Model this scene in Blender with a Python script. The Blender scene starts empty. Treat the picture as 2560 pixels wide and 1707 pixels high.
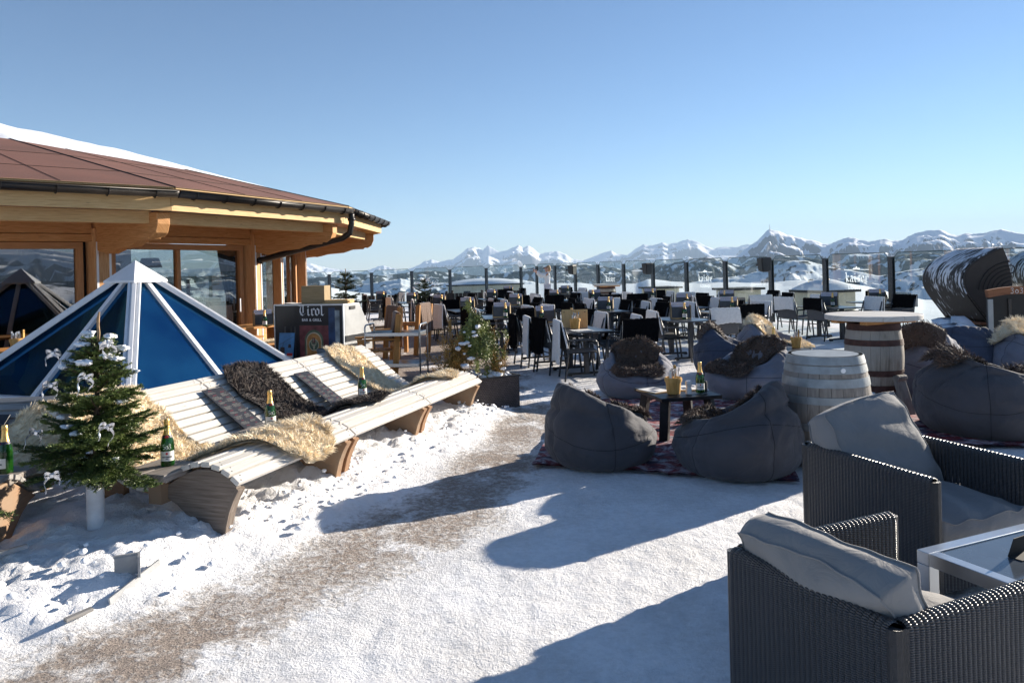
import bpy, bmesh, math, random
import numpy as np
from mathutils import Vector, Matrix, Quaternion
R = math.radians
S = bpy.context.scene
COL = S.collection
rng = np.random.default_rng(7)
random.seed(7)

# ------------------------------------------------------------ camera, sky, sun, exposure
CAM_H = 1.70
cam = bpy.data.cameras.new("camera")
cam.lens = 26.72
cam.sensor_width = 36.0
cam.shift_y = -0.0725
cam.clip_start = 0.05
cam.clip_end = 120000
camo = bpy.data.objects.new("camera", cam)
COL.objects.link(camo)
camo.matrix_world = Matrix.Translation((0, 0, CAM_H)) @ Matrix.Rotation(R(90), 4, 'X') @ Matrix.Rotation(R(-1.5), 4, 'Z')
S.camera = camo

SUN_DIR = Vector((0.815, 0.579, 0))
SUN_EL = R(16.5)
sdir = Vector((SUN_DIR.x * math.cos(SUN_EL), SUN_DIR.y * math.cos(SUN_EL), math.sin(SUN_EL)))
sl = bpy.data.lights.new("sun", 'SUN')
sl.energy = 5.0
sl.angle = R(0.5)
sl.color = (1.0, 0.90, 0.76)
so = bpy.data.objects.new("sun", sl)
COL.objects.link(so)
so.rotation_euler = sdir.to_track_quat('Z', 'Y').to_euler()

W = bpy.data.worlds.new("World")
S.world = W
W.use_nodes = True
nt = W.node_tree
nt.nodes.clear()
sky = nt.nodes.new('ShaderNodeTexSky')
sky.sky_type = 'NISHITA'
sky.sun_disc = False
sky.sun_elevation = SUN_EL
sky.sun_rotation = math.atan2(SUN_DIR.x, SUN_DIR.y)
sky.altitude = 1800
sky.air_density = 1.0
sky.dust_density = 0.0
sky.ozone_density = 3.4
bg = nt.nodes.new('ShaderNodeBackground')
bg.inputs[1].default_value = 0.056
wo = nt.nodes.new('ShaderNodeOutputWorld')
nt.links.new(sky.outputs[0], bg.inputs[0])
nt.links.new(bg.outputs[0], wo.inputs[0])
S.view_settings.view_transform = 'Standard'
S.view_settings.look = 'None'
S.view_settings.gamma = 1
S.view_settings.exposure = 1.42
S.render.engine = 'CYCLES'
S.cycles.max_bounces = 8
S.cycles.transparent_max_bounces = 40
S.cycles.volume_bounces = 0
S.cycles.caustics_reflective = False
S.cycles.caustics_refractive = False

# ------------------------------------------------------------ helpers: objects
def link(o, parent=None):
    COL.objects.link(o)
    if parent is not None:
        o.parent = parent
    return o
def tag(o, label=None, cat=None, group=None, kind=None):
    if label: o['label'] = label
    if cat: o['category'] = cat
    if group: o['group'] = group
    if kind: o['kind'] = kind
    return o
def thing(name, label, cat, loc=(0, 0, 0), rz=0, group=None):
    o = bpy.data.objects.new(name, None)
    o.empty_display_size = 0.1
    o.location = loc
    o.rotation_euler = (0, 0, rz)
    link(o)
    return tag(o, label, cat, group)
def children(o):
    return KIDS.get(o.name, [])
KIDS = {}
def adopt(o, parent):
    KIDS.setdefault(parent.name, []).append(o)
def copy_tree(o, label=None, loc=None, rz=None, parent=None):
    c = o.copy()
    COL.objects.link(c)
    if parent is not None:
        c.parent = parent
        adopt(c, parent)
    if label: c['label'] = label
    if loc is not None: c.location = loc
    if rz is not None: c.rotation_euler = (0, 0, rz)
    for ch in list(children(o)):
        copy_tree(ch, parent=c)
    return c

class MB:
    """collects shapes of ONE mesh"""
    def __init__(self):
        self.v = []; self.f = []; self.m = []; self.uv = []; self.tint = []
    def add(self, vs, fs, mi=0, uvs=None, M=None):
        o = len(self.v)
        if M is not None:
            vs = [tuple(M @ Vector(p)) for p in vs]
        self.v.extend([tuple(p) for p in vs])
        for i, f in enumerate(fs):
            self.f.append(tuple(o + k for k in f))
            self.m.append(mi)
            self.uv.append(uvs[i] if uvs else None)
        return self
    def box(self, c, s, rot=None, mi=0, taper=1.0):
        x, y, z = s[0] / 2, s[1] / 2, s[2] / 2
        t = taper
        vs = [(-x, -y, -z), (x, -y, -z), (x, y, -z), (-x, y, -z), (-x * t, -y * t, z), (x * t, -y * t, z), (x * t, y * t, z), (-x * t, y * t, z)]
        fs = [(3, 2, 1, 0), (4, 5, 6, 7), (0, 1, 5, 4), (1, 2, 6, 5), (2, 3, 7, 6), (3, 0, 4, 7)]
        M = Matrix.Translation(c)
        if rot is not None:
            M = M @ (rot if isinstance(rot, Matrix) else Matrix.Rotation(rot, 4, 'Z'))
        la = max(range(3), key=lambda k: s[k]); o1, o2 = [k for k in range(3) if k != la]; off = (len(self.f) * 1.37 + abs(c[0]) * 3.1 + abs(c[1]) * 1.7) % 7
        uv = [[(vs[k][la] + off, vs[k][o1] + vs[k][o2] + off * 3.3) for k in f] for f in fs]
        return self.add(vs, fs, mi, uv, M=M)
    def beam(self, p0, p1, w, h, up=(0, 0, 1), mi=0):
        """rectangular bar from p0 to p1, w across, h along up"""
        p0 = Vector(p0); p1 = Vector(p1)
        d = (p1 - p0).normalized()
        u = Vector(up)
        sx = d.cross(u)
        if sx.length < 1e-5:
            sx = d.cross(Vector((1, 0, 0)))
        sx.normalize()
        u = sx.cross(d).normalized()
        vs = []
        for p in (p0, p1):
            for a, b in ((-1, -1), (1, -1), (1, 1), (-1, 1)):
                vs.append(p + sx * (a * w / 2) + u * (b * h / 2))
        fs = [(0, 1, 2, 3), (7, 6, 5, 4), (0, 4, 5, 1), (1, 5, 6, 2), (2, 6, 7, 3), (3, 7, 4, 0)]
        L_ = (p1 - p0).length; off = (len(self.f) * 1.37 + abs(p0.x) * 3.1 + abs(p0.y) * 1.7) % 7
        per = [0, w, w + h, 2 * w + h]
        uv = [[((k // 4) * L_ + off, per[k % 4] + off * 3.3) for k in f] for f in fs]
        return self.add(vs, fs, mi, uv)
    def tube(self, pts, r, n=8, mi=0, cap=True, closed=False):
        pts = [Vector(p) for p in pts]
        rs = r if isinstance(r, (list, tuple)) else [r] * len(pts)
        vs = []; fs = []
        t0 = (pts[1] - pts[0]).normalized()
        a = Vector((0, 0, 1)) if abs(t0.z) < 0.9 else Vector((1, 0, 0))
        nx = t0.cross(a).normalized()
        for i, p in enumerate(pts):
            if i == 0: t = t0
            elif i == len(pts) - 1: t = (pts[-1] - pts[-2]).normalized()
            else: t = ((pts[i + 1] - p).normalized() + (p - pts[i - 1]).normalized())
            if t.length < 1e-6: t = t0
            t = t.normalized()
            nx = (nx - t * nx.dot(t))
            if nx.length < 1e-6: nx = t.orthogonal()
            nx.normalize()
            ny = t.cross(nx)
            for k in range(n):
                th = 2 * math.pi * k / n
                vs.append(p + nx * (rs[i] * math.cos(th)) + ny * (rs[i] * math.sin(th)))
        for i in range(len(pts) - 1):
            for k in range(n):
                a = i * n + k; b = i * n + (k + 1) % n
                fs.append((a, b, b + n, a + n))
        if cap:
            fs.append(tuple(range(n - 1, -1, -1)))
            fs.append(tuple((len(pts) - 1) * n + k for k in range(n)))
        return self.add(vs, fs, mi)
    def lathe(self, prof, n=24, c=(0, 0, 0), mi=0, M=None):
        vs = []; fs = []
        for r, z in prof:
            for k in range(n):
                th = 2 * math.pi * k / n
                vs.append((c[0] + r * math.cos(th), c[1] + r * math.sin(th), c[2] + z))
        for i in range(len(prof) - 1):
            for k in range(n):
                a = i * n + k; b = i * n + (k + 1) % n
                fs.append((a, b, b + n, a + n))
        if prof[0][0] > 1e-5: fs.append(tuple(range(n - 1, -1, -1)))
        if prof[-1][0] > 1e-5: fs.append(tuple((len(prof) - 1) * n + k for k in range(n)))
        return self.add(vs, fs, mi, M=M)
    def grid(self, fn, nu, nv, mi=0, closeu=False, uvscale=None, flip=False):
        vs = []; fs = []; uvs = []
        for j in range(nv + 1):
            for i in range(nu if closeu else nu + 1):
                vs.append(fn(i / nu, j / nv))
        w = nu if closeu else nu + 1
        for j in range(nv):
            for i in range(nu):
                i2 = (i + 1) % w if closeu else i + 1
                f = (j * w + i, j * w + i2, (j + 1) * w + i2, (j + 1) * w + i)
                uvq = [(i / nu, j / nv), ((i + 1) / nu, j / nv), ((i + 1) / nu, (j + 1) / nv), (i / nu, (j + 1) / nv)]
                if uvscale: uvq = [(a * uvscale[0], b * uvscale[1]) for a, b in uvq]
                if flip: f = f[::-1]; uvq = uvq[::-1]
                fs.append(f); uvs.append(uvq)
        return self.add(vs, fs, mi, uvs)
    def prism(self, poly, M, depth, mi=0):
        """2D polygon (x,y) extruded along local z from 0 to depth, placed by M"""
        n = len(poly)
        a = sum(poly[i][0] * poly[(i + 1) % n][1] - poly[(i + 1) % n][0] * poly[i][1] for i in range(n))
        if a < 0: poly = poly[::-1]
        vs = [(x, y, 0) for x, y in poly] + [(x, y, depth) for x, y in poly]
        fs = [tuple(range(n - 1, -1, -1)), tuple(range(n, 2 * n))]
        for i in range(n):
            j = (i + 1) % n
            fs.append((i, j, n + j, n + i))
        off = (len(self.f) * 1.37 + abs(poly[0][0]) * 5 + M.translation.x * 3.1 + M.translation.y * 1.7) % 7
        uv = [[(vs[k][0] + off, vs[k][1] + vs[k][2] + off * 3.3) for k in f] for f in fs]
        return self.add(vs, fs, mi, uv, M=M)
    def mesh(self, name, mats, smooth=False, ang=None):
        me = bpy.data.meshes.new(name)
        me.from_pydata(self.v, [], self.f)
        for m in (mats if isinstance(mats, (list, tuple)) else [mats]):
            me.materials.append(m)
        if any(self.m): me.polygons.foreach_set('material_index', self.m)
        if any(u is not None for u in self.uv):
            ul = me.uv_layers.new(name='UVMap')
            flat = []
            for f, u in zip(self.f, self.uv):
                for k in range(len(f)):
                    flat.extend(u[k] if u else (0, 0))
            ul.data.foreach_set('uv', flat)
        if smooth:
            me.polygons.foreach_set('use_smooth', [True] * len(me.polygons))
            if ang: me.set_sharp_from_angle(angle=R(ang))
        me.update()
        return me
    def build(self, name, mats, parent=None, smooth=False, bevel=0, ang=None, loc=None, seg=2):
        me = self.mesh(name, mats, smooth, ang)
        o = bpy.data.objects.new(name, me)
        link(o, parent)
        if parent is not None: adopt(o, parent)
        if loc is not None: o.location = loc
        if bevel:
            b = o.modifiers.new('Bevel', 'BEVEL')
            b.width = bevel; b.segments = seg; b.limit_method = 'ANGLE'; b.angle_limit = R(35)
        return o

def np_mesh(name, verts, faces, mat, parent=None, smooth=True, attrs=None, loc=None):
    """verts (N,3), faces (M,3|4) numpy"""
    me = bpy.data.meshes.new(name)
    k = faces.shape[1]
    me.vertices.add(len(verts)); me.vertices.foreach_set('co', np.ascontiguousarray(verts, dtype=np.float32).ravel())
    me.loops.add(faces.size); me.loops.foreach_set('vertex_index', np.ascontiguousarray(faces, dtype=np.int32).ravel())
    me.polygons.add(len(faces)); me.polygons.foreach_set('loop_start', np.arange(0, faces.size, k, dtype=np.int32))
    if smooth: me.polygons.foreach_set('use_smooth', np.ones(len(faces), dtype=bool))
    me.update(calc_edges=True)
    me.validate()
    if attrs:
        for an, arr in attrs.items():
            a = me.attributes.new(an, 'FLOAT', 'POINT')
            a.data.foreach_set('value', np.ascontiguousarray(arr, dtype=np.float32))
    for m in (mat if isinstance(mat, (list, tuple)) else [mat]): me.materials.append(m)
    o = bpy.data.objects.new(name, me)
    link(o, parent)
    if parent is not None: adopt(o, parent)
    if loc is not None: o.location = loc
    return o
def grid_faces(nu, nv):
    i, j = np.meshgrid(np.arange(nu - 1), np.arange(nv - 1))
    a = (j * nu + i).ravel()
    return np.stack([a, a + 1, a + 1 + nu, a + nu], 1)

# ------------------------------------------------------------ numpy noise
_P = np.random.default_rng(3).permutation(512)
_P = np.concatenate([_P, _P])
_G = np.stack([np.cos(np.arange(512) * 2.399), np.sin(np.arange(512) * 2.399)], 1)
def perlin(x, y):
    xi = np.floor(x).astype(int); yi = np.floor(y).astype(int)
    xf = x - xi; yf = y - yi
    u = xf ** 3 * (xf * (xf * 6 - 15) + 10); v = yf ** 3 * (yf * (yf * 6 - 15) + 10)
    def g(ax, ay, dx, dy):
        h = _P[(_P[ax & 511] + ay) & 511]
        return _G[h, 0] * dx + _G[h, 1] * dy
    n00 = g(xi, yi, xf, yf); n10 = g(xi + 1, yi, xf - 1, yf)
    n01 = g(xi, yi + 1, xf, yf - 1); n11 = g(xi + 1, yi + 1, xf - 1, yf - 1)
    return (n00 * (1 - u) + n10 * u) * (1 - v) + (n01 * (1 - u) + n11 * u) * v
def fbm(x, y, o=5, l=2.0, g=0.5):
    s = 0; a = 1.0
    for _ in range(o):
        s = s + a * perlin(x, y); x = x * l + 17.3; y = y * l + 9.1; a *= g
    return s
def ridged(x, y, o=6, l=2.05, g=0.5):
    s = 0; a = 1.0; w = 1.0
    for _ in range(o):
        n = 1 - np.abs(perlin(x, y)) * 1.6
        n = np.clip(n, 0, 1) ** 2 * w
        w = np.clip(n * 1.6, 0, 1)
        s = s + a * n; x = x * l + 31.7; y = y * l + 11.9; a *= g
    return s
def sstep(a, b, x):
    t = np.clip((x - a) / (b - a), 0, 1)
    return t * t * (3 - 2 * t)
def pxdir(px, py):
    """direction of a point of the photograph (2560 px wide): (x/y, z/y) on the plane y = 1"""
    r = R(1.5)
    dx = px - 1280.0; dy = py - 668.0
    return (dx * math.cos(r) - dy * math.sin(r)) / 1900.0, -(dx * math.sin(r) + dy * math.cos(r)) / 1900.0

# ------------------------------------------------------------ helpers: materials
def newmat(name):
    m = bpy.data.materials.new(name)
    m.use_nodes = True
    nt = m.node_tree
    return m, nt, nt.nodes['Principled BSDF'], nt.nodes['Material Output']
def N(nt, t, **kw):
    n = nt.nodes.new(t)
    for k, v in kw.items():
        if k.startswith('i_'):
            key = k[2:]
            n.inputs[int(key) if key.isdigit() else key].default_value = v
        else:
            setattr(n, k, v)
    return n
def ramp(nt, stops):
    r = nt.nodes.new('ShaderNodeValToRGB')
    e = r.color_ramp.elements
    while len(e) < len(stops): e.new(0.5)
    for k, (p, c) in enumerate(stops):
        e[k].position = p
        e[k].color = (c[0], c[1], c[2], 1) if isinstance(c, (tuple, list)) else (c, c, c, 1)
    return r
def simple(name, col, rough=0.6, metal=0, var=0.15, scale=8, bump=0, bscale=60, spec=0.5, coat=0, detail=6, sheen=0):
    """a base colour broken by noise, with fine bump"""
    m, nt, b, out = newmat(name)
    tc = N(nt, 'ShaderNodeTexCoord')
    n = N(nt, 'ShaderNodeTexNoise', i_Scale=scale, i_Detail=detail)
    nt.links.new(tc.outputs['Object'], n.inputs['Vector'])
    lo = [c * (1 - var) for c in col]; hi = [min(1, c * (1 + var)) for c in col]
    rp = ramp(nt, [(0.3, lo), (0.7, hi)])
    nt.links.new(n.outputs['Fac'], rp.inputs[0])
    nt.links.new(rp.outputs[0], b.inputs['Base Color'])
    b.inputs['Roughness'].default_value = rough
    b.inputs['Metallic'].default_value = metal
    b.inputs['Specular IOR Level'].default_value = spec
    b.inputs['Coat Weight'].default_value = coat
    b.inputs['Sheen Weight'].default_value = sheen
    if bump:
        n2 = N(nt, 'ShaderNodeTexNoise', i_Scale=bscale, i_Detail=5)
        nt.links.new(tc.outputs['Object'], n2.inputs['Vector'])
        bp = N(nt, 'ShaderNodeBump', i_Strength=bump, i_Distance=0.01)
        nt.links.new(n2.outputs['Fac'], bp.inputs['Height'])
        nt.links.new(bp.outputs[0], b.inputs['Normal'])
    return m
def wood(name, c1, c2, c3=None, scale=(1, 14, 14), rough=0.65, knots=True, bump=0.25, grey=None, uv=None):
    """long grain along object X unless scale says otherwise"""
    m, nt, b, out = newmat(name)
    tc = N(nt, 'ShaderNodeTexCoord')
    mp = N(nt, 'ShaderNodeMapping')
    mp.inputs['Scale'].default_value = scale
    src = tc.outputs['UV'] if uv else tc.outputs['Object']
    if uv: scale = (1.3, uv, 1); mp.inputs['Scale'].default_value = scale
    nt.links.new(src, mp.inputs[0])
    n = N(nt, 'ShaderNodeTexNoise', i_Scale=3.0, i_Detail=8, i_Distortion=0.8)
    nt.links.new(mp.outputs[0], n.inputs['Vector'])
    rp = ramp(nt, [(0.25, c1), (0.52, c2), (0.75, c3 or c2)])
    nt.links.new(n.outputs['Fac'], rp.inputs[0])
    last = rp.outputs[0]
    if knots:
        mp2 = N(nt, 'ShaderNodeMapping')
        mp2.inputs['Scale'].default_value = tuple(1 + (s - 1) * 0.25 for s in scale)
        nt.links.new(src, mp2.inputs[0])
        v = N(nt, 'ShaderNodeTexVoronoi', i_Scale=2.2)
        nt.links.new(mp2.outputs[0], v.inputs['Vector'])
        r2 = ramp(nt, [(0.03, (0.25, 0.25, 0.25)), (0.10, (1, 1, 1))])
        nt.links.new(v.outputs['Distance'], r2.inputs[0])
        mx = N(nt, 'ShaderNodeMixRGB', blend_type='MULTIPLY', i_Fac=0.8)
        nt.links.new(last, mx.inputs[1]); nt.links.new(r2.outputs[0], mx.inputs[2])
        last = mx.outputs[0]
    if grey:
        n3 = N(nt, 'ShaderNodeTexNoise', i_Scale=2.5, i_Detail=6)
        nt.links.new(tc.outputs['Object'], n3.inputs['Vector'])
        r3 = ramp(nt, [(0.35, 0.0), (0.65, 1.0)])
        nt.links.new(n3.outputs['Fac'], r3.inputs[0])
        mx = N(nt, 'ShaderNodeMixRGB')
        nt.links.new(r3.outputs[0], mx.inputs[0]); nt.links.new(last, mx.inputs[1])
        mx.inputs[2].default_value = (*grey, 1)
        last = mx.outputs[0]
    nt.links.new(last, b.inputs['Base Color'])
    b.inputs['Roughness'].default_value = rough
    b.inputs['Specular IOR Level'].default_value = 0.25
    bp = N(nt, 'ShaderNodeBump', i_Strength=bump, i_Distance=0.005)
    nt.links.new(n.outputs['Fac'], bp.inputs['Height'])
    nt.links.new(bp.outputs[0], b.inputs['Normal'])
    return m
def glass(name, tint, refl, base=0.06, ior=1.5, rough=0.0):
    """thin pane: what is behind shows through, tinted; the sky mirrors by Fresnel"""
    m, nt, b, out = newmat(name)
    nt.nodes.remove(b)
    t = N(nt, 'ShaderNodeBsdfTransparent'); t.inputs[0].default_value = (*tint, 1)
    g = N(nt, 'ShaderNodeBsdfGlossy'); g.inputs['Roughness'].default_value = rough; g.inputs[0].default_value = (*refl, 1)
    fr = N(nt, 'ShaderNodeFresnel', i_IOR=ior)
    ma = N(nt, 'ShaderNodeMath', operation='ADD', use_clamp=True); ma.inputs[1].default_value = base
    nt.links.new(fr.outputs[0], ma.inputs[0])
    ge = N(nt, 'ShaderNodeNewGeometry')
    inv = N(nt, 'ShaderNodeMath', operation='SUBTRACT'); inv.inputs[0].default_value = 1.0; nt.links.new(ge.outputs['Backfacing'], inv.inputs[1])
    mu = N(nt, 'ShaderNodeMath', operation='MULTIPLY'); nt.links.new(ma.outputs[0], mu.inputs[0]); nt.links.new(inv.outputs[0], mu.inputs[1])
    mx = N(nt, 'ShaderNodeMixShader')
    nt.links.new(mu.outputs[0], mx.inputs[0]); nt.links.new(t.outputs[0], mx.inputs[1]); nt.links.new(g.outputs[0], mx.inputs[2])
    nt.links.new(mx.outputs[0], out.inputs[0])
    return m
# ------------------------------------------------------------ the setting: terrace ground
LO = Vector((-1.72, 4.67, 0)); LA = Vector((0.322, 0.947, 0)).normalized(); LB = Vector((-0.947, 0.322, 0)).normalized()
UNIT = 1.395
FENCE_R = [(8.73 - 0.757 * k, 17.5 + 1.843 * k) for k in range(-4, 11)]
def poly_dist(x, y, P):
    """signed distance to a polyline (positive on its right side)"""
    best = np.full(x.shape, 1e9); sg = np.zeros(x.shape)
    for (ax, ay), (bx, by) in zip(P[:-1], P[1:]):
        dx, dy = bx - ax, by - ay
        t = np.clip(((x - ax) * dx + (y - ay) * dy) / (dx * dx + dy * dy), 0, 1)
        d = np.hypot(x - ax - t * dx, y - ay - t * dy)
        s = np.sign((x - ax) * -dy + (y - ay) * dx) * -1
        m = d < best
        best = np.where(m, d, best); sg = np.where(m, s, sg)
    return best * sg
EDGE = [(-4.2, 0.5), (-2.5, 3.55), (-1.95, 4.05), (-1.50, 4.72), (-1.28, 5.45), (-0.98, 6.1), (-0.80, 6.75), (-0.38, 7.9), (-0.10, 8.9), (-0.05, 9.3)]
BAND = [(-3.1, 2.1), (-2.0, 3.2), (-1.25, 4.1), (-0.72, 5.0), (-0.38, 5.9), (-0.15, 6.7), (0.1, 7.8), (0.25, 8.7), (0.1, 9.6), (-0.6, 11)]
def ground(x, y):
    """height and snow cover of the terrace"""
    e = poly_dist(x, y, EDGE)                     # positive: right of the heaped snow
    n1 = fbm(x * 1.3, y * 1.3, 4); n2 = fbm(x * 6 + 5, y * 6, 5); n3 = np.abs(perlin(x * 13, y * 13 + 3)) + 0.5 * np.abs(perlin(x * 27, y * 27))
    inside = sstep(0.22 + 0.10 * n1, -0.35, e + 0.13 * n2)
    fade = sstep(10.4, 9.2, y)
    rx = x - LO.x; ry = y - LO.y
    a = rx * LA.x + ry * LA.y; s = rx * LB.x + ry * LB.y
    under = sstep(-0.15, 0.5, s) * sstep(-1.0, 0.2, a) * sstep(4.7, 4.1, a)
    corner = np.exp(-(((x + 2.75) / 0.9) ** 2 + ((y - 3.9) / 1.0) ** 2))
    heap = inside * (0.075 + 0.10 * under + 0.10 * corner + 0.05 * (n1 + 0.4)) + inside * (0.035 * n2 + 0.055 * (n3 - 0.35))
    heap = np.maximum(heap, 0) * fade
    # the trench between tree and near lounger end
    # planter foot snow
    pl = np.exp(-(((x + 0.25) / 0.45) ** 2 + ((y - 8.65) / 0.28) ** 2))
    heap = heap + pl * (0.05 + 0.05 * np.abs(n2)) 
    trod = 0.007 * n2 + 0.009 * (n3 - 0.4) + 0.010 * fbm(x * 0.7, y * 0.7, 3) + 0.010 * np.clip(perlin(x * 9, y * 9) - .15, 0, 1) - 0.030 * np.clip(perlin(x * 12 + 7, y * 12) - .22, 0, 1) - 0.02 * np.clip(perlin(x * 5 + 7, y * 5) - .3, 0, 1)
    b = np.abs(poly_dist(x, y, BAND))
    wid = 0.42 + 0.16 * fbm(x * 0.9 + 3, y * 0.9, 3) + 0.10 * n2
    stone = (0.66 + 0.25 * n1) * sstep(wid + 0.30, wid - 0.30, b + 0.10 * n2) * sstep(0.75, 0.05, inside) * sstep(10.6, 9.0, y) - 0.30 * sstep(0.05, 0.5, fbm(x * 3.1, y * 3.1 + 4, 4))
    pav = sstep(9.2, 10.6, y) * sstep(0.7, -0.6, x - 0.02 * y + 0.5 * n1 - (y - 10) * -0.09) * sstep(30, 19, y)
    pav = pav * sstep(-0.35, 0.25, n1 * 0.9 + 0.35 + 0.35 * n2)
    edgev = poly_dist(x, y, BAND)
    stone = np.maximum(stone, pav)
    snow = 1 - np.clip(stone, 0, 1)
    z = heap + trod * (0.35 + 0.65 * snow)
    return z, snow, inside
def gz(x, y):
    z, s, i = ground(np.array([float(x)]), np.array([float(y)]))
    return float(z[0])
def outside(x, y):
    """how far a place lies beyond the glass fence"""
    d1 = (x - 8.73) * 0.925 + (y - 17.5) * 0.380
    d2 = (x - 0.43) * -0.457 + (y - 37.0) * 0.889
    return np.maximum(d1, d2)
def axis(segs):
    out = []
    for a, b, st in segs:
        out.append(np.arange(a, b - 1e-6, st))
    out.append(np.array([segs[-1][1]]))
    return np.concatenate(out)

def mat_terrace():
    m, nt, b, out = newmat('trodden_snow_and_pavers')
    L = nt.links.new
    tc = N(nt, 'ShaderNodeTexCoord')
    at = N(nt, 'ShaderNodeAttribute', attribute_name='snow')
    n = N(nt, 'ShaderNodeTexNoise', i_Scale=26.0, i_Detail=9, i_Roughness=0.68)
    L(tc.outputs['Object'], n.inputs['Vector'])
    n2 = N(nt, 'ShaderNodeTexNoise', i_Scale=85.0, i_Detail=6, i_Roughness=0.65)
    L(tc.outputs['Object'], n2.inputs['Vector'])
    nb = N(nt, 'ShaderNodeTexNoise', i_Scale=1.7, i_Detail=6)
    L(tc.outputs['Object'], nb.inputs['Vector'])
    # snow cover with frayed edge
    ma = N(nt, 'ShaderNodeMath', operation='MULTIPLY_ADD'); ma.inputs[1].default_value = 1.25; ma.inputs[2].default_value = -0.62
    L(n.outputs['Fac'], ma.inputs[0])
    ad = N(nt, 'ShaderNodeMath', operation='ADD'); L(ma.outputs[0], ad.inputs[0]); L(at.outputs['Fac'], ad.inputs[1])
    cov = ramp(nt, [(0.30, 0.0), (0.72, 1.0)]); L(ad.outputs[0], cov.inputs[0])
    # pavers
    br = N(nt, 'ShaderNodeTexBrick', i_Scale=1.0)
    br.inputs['Mortar Size'].default_value = 0.008; br.inputs['Brick Width'].default_value = 1.2; br.inputs['Row Height'].default_value = 1.2
    br.inputs['Color1'].default_value = (0.36, 0.305, 0.265, 1); br.inputs['Color2'].default_value = (0.33, 0.28, 0.245, 1); br.inputs['Mortar'].default_value = (0.28, 0.24, 0.21, 1)
    mp = N(nt, 'ShaderNodeMapping'); mp.inputs['Rotation'].default_value = (0, 0, R(24)); L(tc.outputs['Object'], mp.inputs[0]); L(mp.outputs[0], br.inputs['Vector'])
    gr = ramp(nt, [(0.35, (0.55, 0.55, 0.55)), (0.65, (1.35, 1.3, 1.25))]); L(n2.outputs['Fac'], gr.inputs[0])
    mxp = N(nt, 'ShaderNodeMixRGB', blend_type='MULTIPLY', i_Fac=1.0); L(br.outputs['Color'], mxp.inputs[1]); L(gr.outputs[0], mxp.inputs[2])
    # snow colour: clean to trodden grey
    sc = ramp(nt, [(0.35, (0.66, 0.65, 0.65)), (0.60, (0.90, 0.90, 0.92))])
    mxn = N(nt, 'ShaderNodeMath', operation='MULTIPLY_ADD'); mxn.inputs[1].default_value = 0.5; L(n.outputs['Fac'], mxn.inputs[0]); 
    hb = N(nt, 'ShaderNodeMath', operation='MULTIPLY'); hb.inputs[1].default_value = 0.5; L(nb.outputs['Fac'], hb.inputs[0]); L(hb.outputs[0], mxn.inputs[2])
    at2 = N(nt, 'ShaderNodeAttribute', attribute_name='heap')
    ad2 = N(nt, 'ShaderNodeMath', operation='MULTIPLY_ADD'); ad2.inputs[1].default_value = 0.3; L(at2.outputs['Fac'], ad2.inputs[0]); L(mxn.outputs[0], ad2.inputs[2])
    L(ad2.outputs[0], sc.inputs[0])
    mx = N(nt, 'ShaderNodeMixRGB'); L(cov.outputs[0], mx.inputs[0]); L(mxp.outputs[0], mx.inputs[1]); L(sc.outputs[0], mx.inputs[2])
    L(mx.outputs[0], b.inputs['Base Color'])
    rr = N(nt, 'ShaderNodeMapRange'); rr.inputs[3].default_value = 0.75; rr.inputs[4].default_value = 0.5
    L(cov.outputs[0], rr.inputs[0]); L(rr.outputs[0], b.inputs['Roughness'])
    b.inputs['Specular IOR Level'].default_value = 0.3
    hsum = N(nt, 'ShaderNodeMath', operation='MULTIPLY_ADD'); hsum.inputs[1].default_value = 0.55; L(n2.outputs['Fac'], hsum.inputs[0]); L(n.outputs['Fac'], hsum.inputs[2])
    hs2 = N(nt, 'ShaderNodeMath', operation='ADD'); L(hsum.outputs[0], hs2.inputs[0]); L(cov.outputs[0], hs2.inputs[1])
    bp = N(nt, 'ShaderNodeBump', i_Strength=0.65, i_Distance=0.04); L(hs2.outputs[0], bp.inputs['Height']); L(bp.outputs[0], b.inputs['Normal'])
    return m
xs = axis([(-34, -7, 0.6), (-7, -4, 0.09), (-4, 3.2, 0.032), (3.2, 9, 0.1), (9, 22, 0.4)])
ys = axis([(-8, 1.6, 0.4), (1.6, 2.6, 0.06), (2.6, 9.4, 0.032), (9.4, 16, 0.08), (16, 46, 0.3)])
X, Y = np.meshgrid(xs, ys)
zz, sn, ins = ground(X.ravel(), Y.ravel())
od = outside(X.ravel(), Y.ravel())
zz = zz - np.clip(od - 0.6, 0, 30) * 0.10 - 0.02
g = np_mesh('terrace_ground', np.stack([X.ravel(), Y.ravel(), zz], 1), grid_faces(len(xs), len(ys)), mat_terrace(), attrs={'snow': sn, 'heap': ins})
tag(g, kind='structure')

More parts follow.
